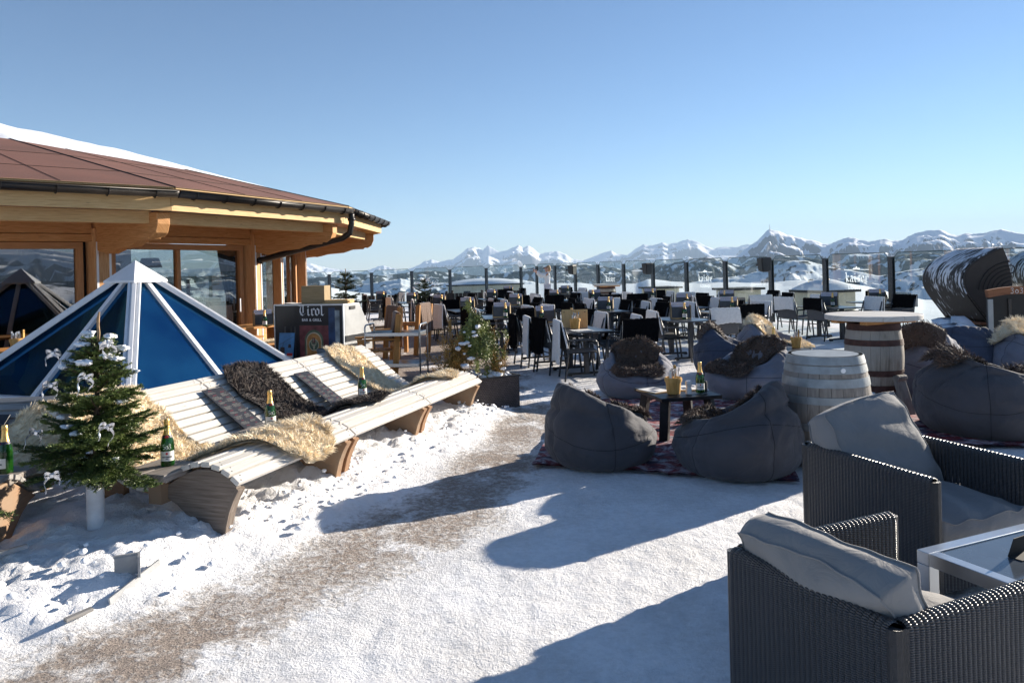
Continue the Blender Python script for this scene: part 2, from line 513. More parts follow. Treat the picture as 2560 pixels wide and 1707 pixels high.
# ------------------------------------------------------------ the setting: snow slope, mountains
def mat_mountain(name, forest=(0.045, 0.060, 0.066), rock=(0.17, 0.17, 0.185), snow=(0.80, 0.83, 0.88), nscale=0.004):
    m, nt, b, out = newmat(name)
    L = nt.links.new
    tc = N(nt, 'ShaderNodeTexCoord')
    n = N(nt, 'ShaderNodeTexNoise', i_Scale=nscale, i_Detail=8, i_Roughness=0.7); L(tc.outputs['Object'], n.inputs['Vector'])
    def cover(attr, lo, hi):
        a = N(nt, 'ShaderNodeAttribute', attribute_name=attr)
        x = N(nt, 'ShaderNodeMath', operation='MULTIPLY_ADD'); x.inputs[1].default_value = 0.9; L(n.outputs['Fac'], x.inputs[0]); L(a.outputs['Fac'], x.inputs[2])
        r = ramp(nt, [(lo, 0.0), (hi, 1.0)])
        s = N(nt, 'ShaderNodeMath', operation='SUBTRACT'); s.inputs[1].default_value = 0.45; L(x.outputs[0], s.inputs[0]); L(s.outputs[0], r.inputs[0])
        return r.outputs[0]
    m1 = N(nt, 'ShaderNodeMixRGB'); m1.inputs[1].default_value = (*snow, 1); m1.inputs[2].default_value = (*rock, 1); L(cover('rock', 0.42, 0.60), m1.inputs[0])
    m2 = N(nt, 'ShaderNodeMixRGB'); m2.inputs[2].default_value = (*forest, 1); L(m1.outputs[0], m2.inputs[1]); L(cover('forest', 0.42, 0.58), m2.inputs[0])
    L(m2.outputs[0], b.inputs['Base Color'])
    b.inputs['Roughness'].default_value = 0.8
    b.inputs['Specular IOR Level'].default_value = 0.1
    bp = N(nt, 'ShaderNodeBump', i_Strength=0.7, i_Distance=0.25 / nscale * 0.12); L(n.outputs['Fac'], bp.inputs['Height']); L(bp.outputs[0], b.inputs['Normal'])
    return m
def azimuths(dense):
    return np.concatenate([np.radians(np.linspace(-80, -37, 40, endpoint=False)), np.radians(np.linspace(-37, 37, dense, endpoint=False)), np.radians(np.linspace(37, 150, 110))])
def range_layer(name, pts, dist, base, mat, f0=0.55, f1=1.25, rows=130, dense=850, jag=1.2, relief=0.5, p=1.25, forest_top=-1e9, forest_amt=0.6, rock_amt=1.0, seed=0, spur=6.0, out_el=0.02, out_var=0.012, dvar=0.08, meadow=0.0):
    az = azimuths(dense)
    P = sorted([pxdir(x, y) for x, y in pts])
    pa = np.array([math.atan(q[0]) for q in P]); pe = np.array([q[1] * math.cos(math.atan(q[0])) for q in P])
    el = np.interp(az, pa, pe)
    far = fbm(az * 9 + seed, az * 0 + seed, 5)
    for sel, edge, ev in ((az < pa[0], pa[0], pe[0]), (az > pa[-1], pa[-1], pe[-1])):
        k = sstep(0, 0.12, np.abs(az - edge))
        el = np.where(sel, ev * (1 - k) + (out_el + out_var * far) * k, el)
    el = el + fbm(az * 160 + seed * 3.1, az * 0 + seed, 5) * jag / 1900.0
    d = dist * (1 + dvar * fbm(az * 5 + seed, az * 0 + 2.2, 3))
    crest = CAM_H + d * el
    t = np.concatenate([np.linspace(0, 1, int(rows * 0.75)), np.linspace(1, 2, int(rows * 0.25))[1:]])
    T, A = np.meshgrid(t, az, indexing='ij')
    Dr = d[None, :]
    r = np.where(T <= 1, Dr * (f0 + (1 - f0) * T), Dr * (1 + (f1 - 1) * (T - 1)))
    x = r * np.sin(A); y = r * np.cos(A)
    sc = spur / dist
    rd = ridged(x * sc + seed * 5, y * sc + seed, 8, g=0.54) 
    rd = (rd - 0.8) 
    pr = np.where(T <= 1, T, 2 - T)
    q = np.clip(pr, 0, 1) ** p
    env = np.where(T <= 1, (1 - q) * np.sqrt(np.clip(q, 0, 1)) * 2, (1 - q))
    q = np.clip(q * (1 + 0.0) + relief * rd * env * 0.5, -0.2, np.where(T <= 1, 0.35 + 0.65 * T ** 0.8, 2))
    C = crest[None, :]
    z = base + (C - base) * q
    V = np.stack([x, y, z], 2)
    du = np.gradient(V, axis=1); dv = np.gradient(V, axis=0)
    nn = np.cross(du, dv); nn /= np.linalg.norm(nn, axis=2, keepdims=True) + 1e-9
    steep = 1 - np.abs(nn[..., 2])
    nz = fbm(x * sc * 5, y * sc * 5 + 3, 5)
    rock = np.clip((steep - 0.30) * 2.4 * rock_amt + 0.25 * nz, 0, 1)
    fz = sstep(forest_top + 0.16 * abs(C.mean() - base), forest_top - 0.12 * abs(C.mean() - base), z + nz * 0.16 * abs(C.mean() - base))
    mz = fbm(x * sc * 2.2 + 9, y * sc * 2.2, 5)
    forest = np.clip(fz * forest_amt + fz * 0.9 * nz + fz * mz * 0.7 - meadow * fz * sstep(-0.05, 0.25, mz), 0, 1)
    o = np_mesh(name, V.reshape(-1, 3), grid_faces(len(az), len(t))[:, ::-1], mat, attrs={'rock': rock.ravel(), 'forest': forest.ravel()})
    tag(o, kind='structure')
    return o
K = 2560 / 2352
dsp = lambda L: [(a * K, b * K) for a, b in L]
far_pts = dsp([(-60, 640), (300, 622), (600, 612), (700, 607), (712, 604), (730, 610), (760, 617), (800, 621), (830, 625), (852, 618), (872, 611), (880, 610), (905, 617), (930, 621), (960, 610), (978, 599), (992, 596), (1010, 602), (1030, 597), (1040, 596), (1062, 580), (1073, 571), (1088, 567), (1101, 569), (1109, 576), (1120, 563), (1128, 568), (1145, 578), (1160, 577), (1172, 571), (1185, 566), (1192, 562), (1201, 571), (1213, 563), (1226, 572), (1240, 584), (1255, 580), (1270, 578), (1285, 577), (1300, 585), (1318, 596), (1340, 598), (1362, 590), (1388, 580), (1404, 575), (1416, 583), (1440, 586), (1452, 578), (1466, 567), (1480, 562), (1495, 564), (1510, 561), (1522, 557), (1536, 561), (1548, 559), (1562, 555), (1578, 550), (1592, 552), (1604, 556), (1622, 566), (1640, 571), (1660, 567), (1690, 568), (1712, 562), (1760, 563), (1850, 565), (1950, 556), (2060, 560), (2160, 552), (2352, 548), (2500, 552)])
M_FAR = mat_mountain('far_snow_rock', nscale=0.0032)
range_layer('far_mountains', far_pts, 21000, -900, M_FAR, f0=0.80, rows=170, jag=2.2, relief=1.35, spur=17, rock_amt=1.35, forest_top=-620, forest_amt=0.7, seed=1, out_el=0.03)
horn_pts = dsp([(-60, 690), (600, 690), (900, 668), (1200, 650), (1400, 632), (1560, 612), (1640, 600), (1690, 591), (1705, 578), (1722, 565), (1740, 553), (1752, 540), (1760, 531), (1768, 527), (1778, 529), (1790, 531), (1806, 539), (1830, 544), (1852, 550), (1872, 553), (1890, 560), (1905, 562), (1920, 555), (1938, 548), (1950, 545), (1964, 547), (1978, 552), (2000, 554), (2020, 551), (2034, 549), (2050, 553), (2073, 552), (2086, 543), (2100, 537), (2118, 532), (2140, 529), (2155, 528), (2170, 531), (2184, 538), (2200, 541), (2220, 536), (2240, 537), (2262, 535), (2280, 531), (2298, 526), (2310, 529), (2330, 534), (2352, 537), (2500, 530)])
M_MID = mat_mountain('mid_snow_rock', nscale=0.008)
range_layer('horn_ridge', horn_pts, 9000, -800, M_MID, f0=0.68, rows=190, jag=1.8, relief=1.25, spur=16, rock_amt=1.35, forest_top=-60, forest_amt=0.95, seed=2, dvar=0.05, out_el=0.03, meadow=0.5)
mid_pts = dsp([(-60, 640), (500, 634), (700, 640), (760, 634), (820, 628), (880, 633), (940, 626), (1000, 622), (1060, 630), (1110, 634), (1180, 624), (1240, 612), (1300, 606), (1340, 605), (1400, 614), (1450, 620), (1500, 611), (1560, 601), (1600, 594), (1625, 590), (1650, 594), (1700, 612), (1740, 602), (1790, 592), (1830, 588), (1880, 596), (1930, 606), (2000, 596), (2060, 586), (2130, 580), (2200, 588), (2270, 580), (2352, 584), (2500, 580)])
M_HILL = mat_mountain('wooded_hill', nscale=0.016, forest=(0.036, 0.048, 0.052))
range_layer('wooded_hills', mid_pts, 5200, -700, M_HILL, f0=0.58, rows=160, jag=1.8, relief=0.8, spur=16, rock_amt=0.5, forest_top=80, forest_amt=0.92, seed=3, p=1.1, out_el=0.0, out_var=0.02, meadow=0.6)
near_pts = dsp([(-60, 680), (600, 664), (700, 660), (760, 664), (860, 650), (920, 640), (980, 652), (1060, 646), (1130, 655), (1180, 640), (1240, 650), (1400, 655), (1560, 652), (1640, 640), (1700, 634), (1760, 618), (1800, 600), (1850, 598), (1900, 612), (1960, 622), (2020, 634), (2080, 622), (2150, 612), (2200, 606), (2260, 616), (2352, 622), (2500, 620)])
M_NEAR = mat_mountain('meadow_hill', nscale=0.035, forest=(0.034, 0.045, 0.047))
range_layer('meadow_hills', near_pts, 2600, -420, M_NEAR, f0=0.45, rows=150, jag=1.6, relief=0.6, spur=14, rock_amt=0.0, forest_top=60, forest_amt=0.50, seed=5, p=0.9, out_el=-0.01, out_var=0.02, meadow=0.9)
dome_pts = dsp([(-60, 690), (500, 684), (690, 662), (720, 659), (760, 662), (800, 670), (860, 676), (920, 678), (1000, 677), (1060, 674), (1130, 662), (1180, 655), (1220, 655), (1280, 652), (1330, 650), (1400, 655), (1460, 652), (1490, 641), (1530, 646), (1590, 650), (1650, 648), (1700, 648), (1760, 650), (1830, 644), (1880, 644), (1930, 648), (1980, 656), (2030, 668), (2060, 680), (2120, 690), (2352, 700), (2500, 700)])
M_DOME = simple('wind_packed_snow', (0.82, 0.84, 0.88), rough=0.6, var=0.04, scale=0.2, bump=0.4, bscale=1.2, spec=0.2)
az = azimuths(500)
Pd = sorted([pxdir(x, y) for x, y in dome_pts]); pa = np.array([math.atan(q[0]) for q in Pd]); pe = np.array([q[1] * math.cos(math.atan(q[0])) for q in Pd])
el = np.interp(az, pa, pe) + fbm(az * 30, az * 0, 3) * 0.0008
rr_ = np.concatenate([np.linspace(23, 75, 70), np.linspace(80, 420, 30)])
RR, AA = np.meshgrid(rr_, az, indexing='ij')
xd = RR * np.sin(AA); yd = RR * np.cos(AA)
crest = CAM_H + 75 * el
tt = sstep(34, 75, RR)
zd = np.where(RR <= 75, (-2.3) * (1 - tt) + crest[None, :] * tt, crest[None, :] - (RR - 75) * 0.55) + 0.16 * fbm(xd * 0.16, yd * 0.16, 5) * np.where(RR < 75, 1 - tt * 0.7, 1)
ok_ = outside(xd, yd) > 0.2
zd = np.where(ok_, zd, -2.3)
dm = np_mesh('snow_dome', np.stack([xd, yd, zd], 2).reshape(-1, 3), grid_faces(len(az), len(rr_))[:, ::-1], M_DOME)
tag(dm, kind='structure')
b_ = MB(); b_.lathe([(0.001, 0), (28500, 0)], 64)
tag(b_.build('valley_floor', simple('valley_snow_fields', (0.32, 0.35, 0.38), var=0.7, scale=0.0015, rough=0.9), loc=(0, 0, -905)), kind='structure')
# the transmitter on the pyramid-shaped summit
bx, bz = pxdir(1768 * K, 527 * K)
b_ = MB(); b_.tube([(0, 0, -25), (0, 0, 12), (0, 0, 62)], [5, 3.4, 1.2], 8); b_.box((8, 0, -12), (34, 16, 14))
tag(b_.build('transmitter_mast', simple('mast_grey', (0.2, 0.2, 0.21)), loc=(bx * 8900, 8900, CAM_H + bz * 8900)), 'thin transmitter mast on the highest pyramid-shaped summit at right', 'mast')
# haze
hm, hnt, hb, hout = newmat('mountain_air')
hnt.nodes.remove(hb)
pv = N(hnt, 'ShaderNodeVolumePrincipled'); pv.inputs['Color'].default_value = (0.55, 0.75, 1.0, 1); pv.inputs['Density'].default_value = 3.8e-5; pv.inputs['Anisotropy'].default_value = 0.0
hnt.links.new(pv.outputs[0], hout.inputs['Volume'])
b_ = MB(); b_.box((0, 0, (1350 - 906.5) / 2), (60000, 60000, 1350 + 906.5))
tag(b_.build('haze', hm), kind='stuff')
# ------------------------------------------------------------ chalet
M_LARCH = wood('larch_beam', (0.38, 0.165, 0.055), (0.55, 0.275, 0.105), (0.63, 0.34, 0.15), scale=(1.2, 10, 10), uv=22)
M_LARCHV = wood('larch_post', (0.42, 0.20, 0.08), (0.58, 0.32, 0.145), (0.66, 0.40, 0.20), scale=(10, 10, 1.0), uv=22)
M_WINWOOD = wood('window_wood', (0.34, 0.155, 0.065), (0.46, 0.23, 0.10), (0.50, 0.27, 0.13), scale=(9, 9, 1.4), knots=False, bump=0.1, uv=22)
M_PALE = wood('pale_spruce', (0.46, 0.28, 0.12), (0.60, 0.40, 0.19), (0.66, 0.46, 0.24), scale=(1.2, 10, 10), uv=22)
M_GUTTER = simple('dark_gutter_metal', (0.030, 0.027, 0.026), rough=0.38, metal=0.6, var=0.3, scale=4)
M_WHITE = simple('white_metal', (0.76, 0.77, 0.79), rough=0.4, var=0.04, spec=0.5)
M_WINGLASS = glass('window_glass', (0.60, 0.64, 0.62), (0.95, 0.97, 1.0), base=0.16, ior=1.7)
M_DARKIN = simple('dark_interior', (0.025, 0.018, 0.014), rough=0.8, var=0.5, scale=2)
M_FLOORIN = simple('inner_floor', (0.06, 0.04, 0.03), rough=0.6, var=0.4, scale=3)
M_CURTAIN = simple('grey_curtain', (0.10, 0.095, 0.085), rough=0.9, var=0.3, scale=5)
M_LAMPBLK = simple('lamp_black', (0.03, 0.03, 0.032), rough=0.6)
M_SNOWBIT = simple('settled_snow', (0.84, 0.86, 0.90), rough=0.6, var=0.05, scale=6, bump=0.5, bscale=22, spec=0.2)
def mat_roof():
    m, nt, b, out = newmat('red_brown_roofing')
    tc = N(nt, 'ShaderNodeTexCoord'); L = nt.links.new
    n = N(nt, 'ShaderNodeTexNoise', i_Scale=160, i_Detail=3); L(tc.outputs['Object'], n.inputs['Vector'])
    n2 = N(nt, 'ShaderNodeTexNoise', i_Scale=0.7, i_Detail=6); L(tc.outputs['Object'], n2.inputs['Vector'])
    r = ramp(nt, [(0.3, (0.11, 0.046, 0.033)), (0.7, (0.22, 0.094, 0.068))]); L(n.outputs['Fac'], r.inputs[0])
    r2 = ramp(nt, [(0.3, (0.8, 0.8, 0.8)), (0.7, (1.15, 1.12, 1.1))]); L(n2.outputs['Fac'], r2.inputs[0])
    mx = N(nt, 'ShaderNodeMixRGB', blend_type='MULTIPLY', i_Fac=1); L(r.outputs[0], mx.inputs[1]); L(r2.outputs[0], mx.inputs[2])
    L(mx.outputs[0], b.inputs['Base Color']); b.inputs['Roughness'].default_value = 0.9
    bp = N(nt, 'ShaderNodeBump', i_Strength=0.4, i_Distance=0.004); L(n.outputs['Fac'], bp.inputs['Height']); L(bp.outputs[0], b.inputs['Normal'])
    return m
M_ROOF = mat_roof(); M_SEAM = simple('roof_seam', (0.012, 0.010, 0.009), rough=0.9)

EZ = 3.02
SIDE = 4.6; NS = 16
E2 = Vector((-3.44, 16.0, 0)); 
APO = SIDE / (2 * math.tan(math.pi / NS))
CEN = Vector((E2.x - APO, E2.y + SIDE / 2, 0))
RC = SIDE / (2 * math.sin(math.pi / NS))
def corner(k, inset=0.0, z=0.0):
    """corner k of the sixteen-sided plan; k = 0 is the one with the downpipe, k = -1 the next towards the camera"""
    r = (APO - inset) / math.cos(math.pi / NS)
    th = -math.pi / NS + 2 * math.pi / NS * k
    return Vector((CEN.x + r * math.cos(th), CEN.y + r * math.sin(th), z))
WIN_IN = 2.2
chalet = thing('mountain_restaurant', 'round timber restaurant with red-brown roof, snow band and wide picture windows', 'building', (CEN.x, CEN.y, 0))
def cl(p): return Vector((p[0] - CEN.x, p[1] - CEN.y, p[2]))
APEXZ = 6.0
slope = (APEXZ - EZ) / APO
# roof: sixteen facets with standing seams
b = MB(); sm = MB()
def roofpt(k, f, ins, dz=0.0):
    """f along edge k..k+1, ins metres up the slope in plan"""
    a = corner(k, ins); c = corner(k + 1, ins)
    p = a.lerp(c, f)
    return Vector((p.x, p.y, EZ + 0.06 + slope * ins + dz))
for k in range(NS):
    n = 6
    for j in range(n):
        i0 = -0.06 + (APO - 0.05) * j / n; i1 = -0.06 + (APO - 0.05) * (j + 1) / n
        vs = [cl(roofpt(k, 0, i0)), cl(roofpt(k, 1, i0)), cl(roofpt(k, 1, i1)), cl(roofpt(k, 0, i1))]
        b.add(vs, [(0, 1, 2, 3)])
roof = b.build('roof', M_ROOF, chalet)
for k in (-4, -3, -2, -1, 0):
    pts = [cl(roofpt(k, 0, i, 0.006)) for i in np.linspace(-0.05, APO * 0.9, 8)]
    sm.tube(pts, 0.009, 5)
    for off in (0.33, 0.66):
        sm.tube([cl(roofpt(k, off, i, 0.006)) for i in np.linspace(-0.05, APO * (0.35 if off != 0.33 else 0.55), 6)], 0.004, 4)
    for ins in (1.4, 3.2):
        sm.tube([cl(roofpt(k, f, ins, 0.004)) for f in (0.0, 0.5, 1.0)], 0.004, 4)
sm.build('roof_seam', M_SEAM, roof)
# snow blanket lying on the upper roof
def snow_edge(k, f):
    kk = k + f
    return float(np.interp(kk, [-5, -4, -3, -2, -1, -0.3, 0.3, 1.0, 2.0, 3, 4], [8.6, 7.9, 7.2, 6.3, 5.2, 4.2, 2.9, 1.9, 1.4, 1.2, 1.2]))
nf = 10; nr = 26
vs = []; fs = []
cols = [(k, j / nf) for k in range(-8, 8) for j in range(nf)]
for (k, f) in cols:
    e0 = snow_edge(k, f) + 0.22 * float(fbm(np.array([(k + f) * 2.3]), np.array([0.7]), 4)[0])
    for j in range(nr + 1):
        t = j / nr
        ins = e0 + (APO - 0.1 - e0) * t
        p = cl(roofpt(k, f, ins))
        th = 0.11 * (1 - math.exp(-t * 26)) + 0.05 * float(fbm(np.array([p.x * 0.9]), np.array([p.y * 0.9]), 4)[0]) * min(1, t * 12)
        vs.append((p.x, p.y, p.z + (th if j else -0.01)))
nc = len(cols)
for i in range(nc):
    for j in range(nr):
        a = i * (nr + 1) + j; c = ((i + 1) % nc) * (nr + 1) + j
        fs.append((a, c, c + 1, a + 1))
b = MB(); b.add(vs, fs); b.build('roof_snow', M_SNOWBIT, roof, smooth=True)
# eaves: fascia board, soffit, purlins and curved brackets, gutter
gm = MB(); fa = MB(); so_ = MB(); pu = MB(); pu2 = MB(); HOOKS = []
ks = list(range(-4, 3))
for k in ks:
    a = corner(k); c = corner(k + 1)
    d = (c - a).normalized(); nrm = Vector((d.y, -d.x, 0))
    # roof edge strip and fascia
    for mb, off, z, w, h in ((fa, -0.10, EZ - 0.19, 0.05, 0.24), (fa, -0.02, EZ + 0.035, 0.12, 0.035)):
        ln = 0.0
        q = math.tan(math.pi / NS) * off
        mb.beam(cl(a + nrm * off + d * -q + Vector((0, 0, z))), cl(c + nrm * off + d * q + Vector((0, 0, z))), w, h)
    i0 = 0.125; i1 = WIN_IN + 0.05
    p = [corner(k, i0, EZ - 0.06), corner(k + 1, i0, EZ - 0.06), corner(k + 1, i1, EZ + 0.10), corner(k, i1, EZ + 0.10)]
    so_.add([cl(x) for x in p], [(3, 2, 1, 0)], 0, [[(0, 2.1), (4, 2.1), (4.4, 0), (0, 0)]])
    # purlin under the eaves (on the brackets), one straight run per side
    ins = 0.55
    pa_ = corner(k, ins, EZ - 0.385); pc_ = corner(k + 1, ins, EZ - 0.385)
    pu.beam(cl(pa_ + d * 0.06), cl(pc_ - d * 0.06), 0.16, 0.20)
    # wall plate
    pa_ = corner(k, WIN_IN - 0.02, 2.62); pc_ = corner(k + 1, WIN_IN - 0.02, 2.62)
    pu2.beam(cl(pa_ + d * 0.13), cl(pc_ - d * 0.13), 0.18, 0.34)
    pa_ = corner(k, WIN_IN - 0.05, 2.38); pc_ = corner(k + 1, WIN_IN - 0.05, 2.38)
    pu2.beam(cl(pa_ + d * 0.13), cl(pc_ - d * 0.13), 0.14, 0.125)
    # gutter: half round trough
    n = 9
    ga = corner(k, -0.09, EZ - 0.02); gc = corner(k + 1, -0.09, EZ - 0.02)
    def trough(u, v):
        th = math.pi * u
        p = ga.lerp(gc, v)
        return cl(p + nrm * (0.085 * math.cos(th)) + Vector((0, 0, -0.10 * math.sin(th))))
    gm.grid(trough, n, 1)
    gm.tube([cl(ga + nrm * 0.085), cl(gc + nrm * 0.085)], 0.012, 6)
    for j in range(7):
        p = ga.lerp(gc, (j + 0.5) / 7)
        HOOKS.append([cl(p + nrm * (0.097 * math.cos(t)) + Vector((0, 0, -0.112 * math.sin(t)))) for t in np.linspace(0, math.pi, 7)])
go = gm.build('gutter', M_GUTTER, chalet, smooth=True)
sol = go.modifiers.new('Solid', 'SOLIDIFY'); sol.thickness = 0.006
for hp in HOOKS[7:42]:
    hk = MB(); hk.tube(hp, 0.011, 5); hk.build('gutter_hook', M_GUTTER, go)
fa.build('fascia_board', M_PALE, chalet, bevel=0.006)
so_.build('soffit', M_LARCH, chalet)
pu.build('eaves_purlin', M_PALE, chalet, bevel=0.012)
pu2.build('wall_plate', M_LARCH, chalet, bevel=0.01)
for k in range(-4, 4):
    o_ = corner(k, WIN_IN + 0.1); e_ = corner(k, 0.28)
    d = (e_ - o_); Lk = d.length; d.normalize()
    M = Matrix(((d.x, 0, -d.y, 0), (d.y, 0, d.x, 0), (0, 1, 0, 0), (0, 0, 0, 1)))
    z0 = EZ - 0.30
    prof = [(0, z0 + 0.06), (Lk, z0 - 0.02), (Lk, z0 - 0.20), (Lk - 0.06, z0 - 0.34), (Lk - 0.16, z0 - 0.40), (Lk - 0.24, z0 - 0.39), (Lk - 0.27, z0 - 0.43), (Lk - 0.55, z0 - 0.44), (Lk - 0.80, z0 - 0.52), (Lk - 1.2, z0 - 0.55), (Lk - 1.5, z0 - 0.62), (0, z0 - 0.50)]
    M2 = Matrix.Translation(cl(o_ + Vector((d.y, -d.x, 0)) * 0.11)) @ M
    bb = MB(); bb.prism(prof, M2, 0.22)
    bb.build('eaves_bracket', M_LARCH, chalet, bevel=0.012)
# posts at the corners and halfway along side 0
def wall_post(p, ang, w=0.30):
    bb = MB(); bb.box((0, 0, 1.27), (w, w, 2.54))
    o = bb.build('corner_post', M_LARCHV, chalet, bevel=0.012)
    o.location = cl(p); o.rotation_euler = (0, 0, ang)
    st = MB()
    for s in (-1, 1):
        st.box((w / 2 + 0.006, s * w * 0.36, 1.16), (0.012, 0.035, 2.3))
    st.build('cover_strip', M_WHITE, o)
    return o
for k in range(-4, 4):
    a_ = 2 * math.pi / NS * (k - 0.5)
    wall_post(corner(k, WIN_IN - 0.02), a_)
p_half = corner(0, WIN_IN).lerp(corner(1, WIN_IN), 0.5)
wall_post(p_half, 0.0, 0.20)
# walls of glass: per side a frame with panes
def window_side(k, z_sill, splits, name='sliding_window', f0=0.06, f1=0.94, head=2.31):
    a = corner(k, WIN_IN + 0.06); c = corner(k + 1, WIN_IN + 0.06)
    d = (c - a).normalized(); nrm = Vector((d.y, -d.x, 0)); Ls = (c - a).length
    A = a + d * (Ls * f0); Lw = Ls * (f1 - f0)
    ang = math.atan2(d.y, d.x)
    fr = MB()
    fw = 0.11
    fr.box((Lw / 2, 0, head - fw / 2), (Lw, 0.12, fw)); fr.box((Lw / 2, 0, z_sill + fw / 2), (Lw, 0.12, fw))
    fr.box((fw / 2, 0, (z_sill + head) / 2), (fw, 0.118, head - z_sill - 2 * fw)); fr.box((Lw - fw / 2, 0, (z_sill + head) / 2), (fw, 0.118, head - z_sill - 2 * fw))
    xs_ = [0.0] + [s * Lw for s in splits] + [Lw]
    for s in splits:
        fr.box((s * Lw, 0.01, (z_sill + head) / 2), (0.09, 0.10, head - z_sill - 2 * fw))
    fo = fr.build(name, M_WINWOOD, chalet, bevel=0.006)
    fo.location = cl(A); fo.rotation_euler = (0, 0, ang)
    for x0, x1 in zip(xs_[:-1], xs_[1:]):
        pm = MB()
        pm.box(((x0 + x1) / 2, 0.02 - 0.012 * (x0 > 0), (z_sill + head) / 2), (x1 - x0 - 0.12, 0.012, head - z_sill - 2 * fw + 0.01))
        pm.build('pane', M_WINGLASS, fo)
    if z_sill > 0.1:
        sb = MB(); sb.box((Lw / 2, 0, z_sill / 2), (Lw, 0.16, z_sill)); 
        for j in range(3): sb.box((Lw / 2, -0.085, z_sill * (0.2 + 0.3 * j)), (Lw, 0.012, z_sill * 0.26))
        sb.build('wall_board', M_LARCH, fo, bevel=0.004)
    return fo, A, d, nrm, Lw
for k in (-5, -4, -3): window_side(k, 0.5, [0.5])
w_m2 = window_side(-2, 0.5, [])
w_m1 = window_side(-1, 0.06, [0.47])
hd = MB(); hd.box((w_m1[4] - 0.14, -0.075, 1.05), (0.03, 0.03, 0.28)); hd.build('handle', M_WHITE, w_m1[0])
window_side(0, 0.35, [0.5])
window_side(1, 0.35, [0.5]); window_side(2, 0.35, [0.5])
# the room behind the glass
b = MB()
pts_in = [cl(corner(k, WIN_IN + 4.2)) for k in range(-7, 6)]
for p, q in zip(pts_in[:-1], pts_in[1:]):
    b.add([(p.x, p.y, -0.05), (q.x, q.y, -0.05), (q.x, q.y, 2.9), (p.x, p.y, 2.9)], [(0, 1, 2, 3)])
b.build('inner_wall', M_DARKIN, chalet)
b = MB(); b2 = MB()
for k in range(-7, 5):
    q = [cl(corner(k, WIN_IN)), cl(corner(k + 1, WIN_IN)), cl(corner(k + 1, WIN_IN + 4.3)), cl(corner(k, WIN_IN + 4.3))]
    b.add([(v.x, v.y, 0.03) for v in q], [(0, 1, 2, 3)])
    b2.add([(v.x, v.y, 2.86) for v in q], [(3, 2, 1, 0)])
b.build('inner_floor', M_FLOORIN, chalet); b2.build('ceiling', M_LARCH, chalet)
def curtain(k, f, width, sway):
    a = corner(k, WIN_IN + 0.28); c = corner(k + 1, WIN_IN + 0.28)
    d = (c - a).normalized(); nrm = Vector((d.y, -d.x, 0)); p = a.lerp(c, f)
    mb = MB()
    def fn(u, v):
        w = width * (1 - 0.62 * math.sin(min(1, v * 1.25) * math.pi / 2) ** 2)
        x = sway * v * 0 + (u - 0.5) * w + sway * math.sin(v * math.pi / 2) * 0.35
        return cl(p + d * x + nrm * (0.035 * math.sin(u * 34)) + Vector((0, 0, 2.26 - v * 2.1)))
    mb.grid(fn, 60, 14)
    mb.build('curtain', M_CURTAIN, chalet, smooth=True)
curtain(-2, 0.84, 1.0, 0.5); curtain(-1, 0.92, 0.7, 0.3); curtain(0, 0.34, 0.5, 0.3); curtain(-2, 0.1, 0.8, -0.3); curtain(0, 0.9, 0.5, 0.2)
def pendant(p, z):
    mb = MB(); mb.tube([(0, 0, 2.85 - z), (0, 0, 0.2)], 0.006, 5); mb.box((0, 0, 0.1), (0.34, 0.34, 0.2), taper=0.72)
    o = mb.build('pendant_lamp', M_LAMPBLK, chalet); o.location = cl((p[0], p[1], z))
pa_, pc_ = corner(-1, WIN_IN + 1.3), corner(0, WIN_IN + 1.3)
q = pa_.lerp(pc_, 0.33); pendant(q, 1.88); q = pa_.lerp(pc_, 0.62); pendant(q, 1.88)
pa_, pc_ = corner(-2, WIN_IN + 1.5), corner(-1, WIN_IN + 1.5)
q = pa_.lerp(pc_, 0.42); pendant(q, 1.8)
# furniture seen inside
for k, f, ins in ((-2, 0.35, 1.0), (-2, 0.75, 1.3), (-1, 0.25, 1.2), (-1, 0.7, 1.4), (-2, 0.05, 1.2)):
    p = corner(k, WIN_IN + ins).lerp(corner(k + 1, WIN_IN + ins), f)
    mb = MB(); mb.box((0, 0, 0.72), (1.1, 0.75, 0.05)); mb.box((0, 0, 0.36), (0.14, 0.14, 0.68)); mb.box((0.75, 0.1, 0.45), (0.08, 0.5, 0.85)); mb.box((0.55, 0.1, 0.43), (0.4, 0.5, 0.06)); mb.box((-0.75, 0.1, 0.45), (0.08, 0.5, 0.85)); mb.box((-0.55, 0.1, 0.43), (0.4, 0.5, 0.06))
    o = mb.build('inner_table', M_FLOORIN, chalet); o.location = cl((p.x, p.y, 0.03)); o.rotation_euler = (0, 0, 0.9)
# downpipe at corner 0
e = corner(0, -0.09, EZ - 0.1); wv = corner(0, WIN_IN - 0.02) 
out_ = (e - Vector((wv.x, wv.y, e.z))).normalized()
wp = wv + out_ * 0.1
pts = [e + Vector((0, 0, 0)), e + Vector((0, 0, -0.22)), e - out_ * 0.05 + Vector((0, 0, -0.42)), e - out_ * 0.22 + Vector((0, 0, -0.52)), Vector((wp.x, wp.y, 2.02)) + out_ * 0.25, Vector((wp.x, wp.y, 1.98))]
path = []
for i in range(len(pts) - 1):
    for t in np.linspace(0, 1, 5)[:-1]: path.append(cl(pts[i].lerp(pts[i + 1], float(t))))
path.append(cl(pts[-1]))
b = MB(); b.tube(path, 0.062, 12); dp = b.build('downpipe', M_GUTTER, chalet, smooth=True)
b = MB(); b.tube([cl(Vector((wp.x, wp.y, 1.985)) + out_ * x) for x in (0.08, 0.14)], 0.078, 12); b.build('pipe_collar', M_GUTTER, dp, smooth=True); b = MB(); b.tube([cl(e + Vector((0, 0, -0.16))), cl(e + Vector((0, 0, -0.10)))], 0.08, 12)
b.build('pipe_collar', M_GUTTER, dp, smooth=True)
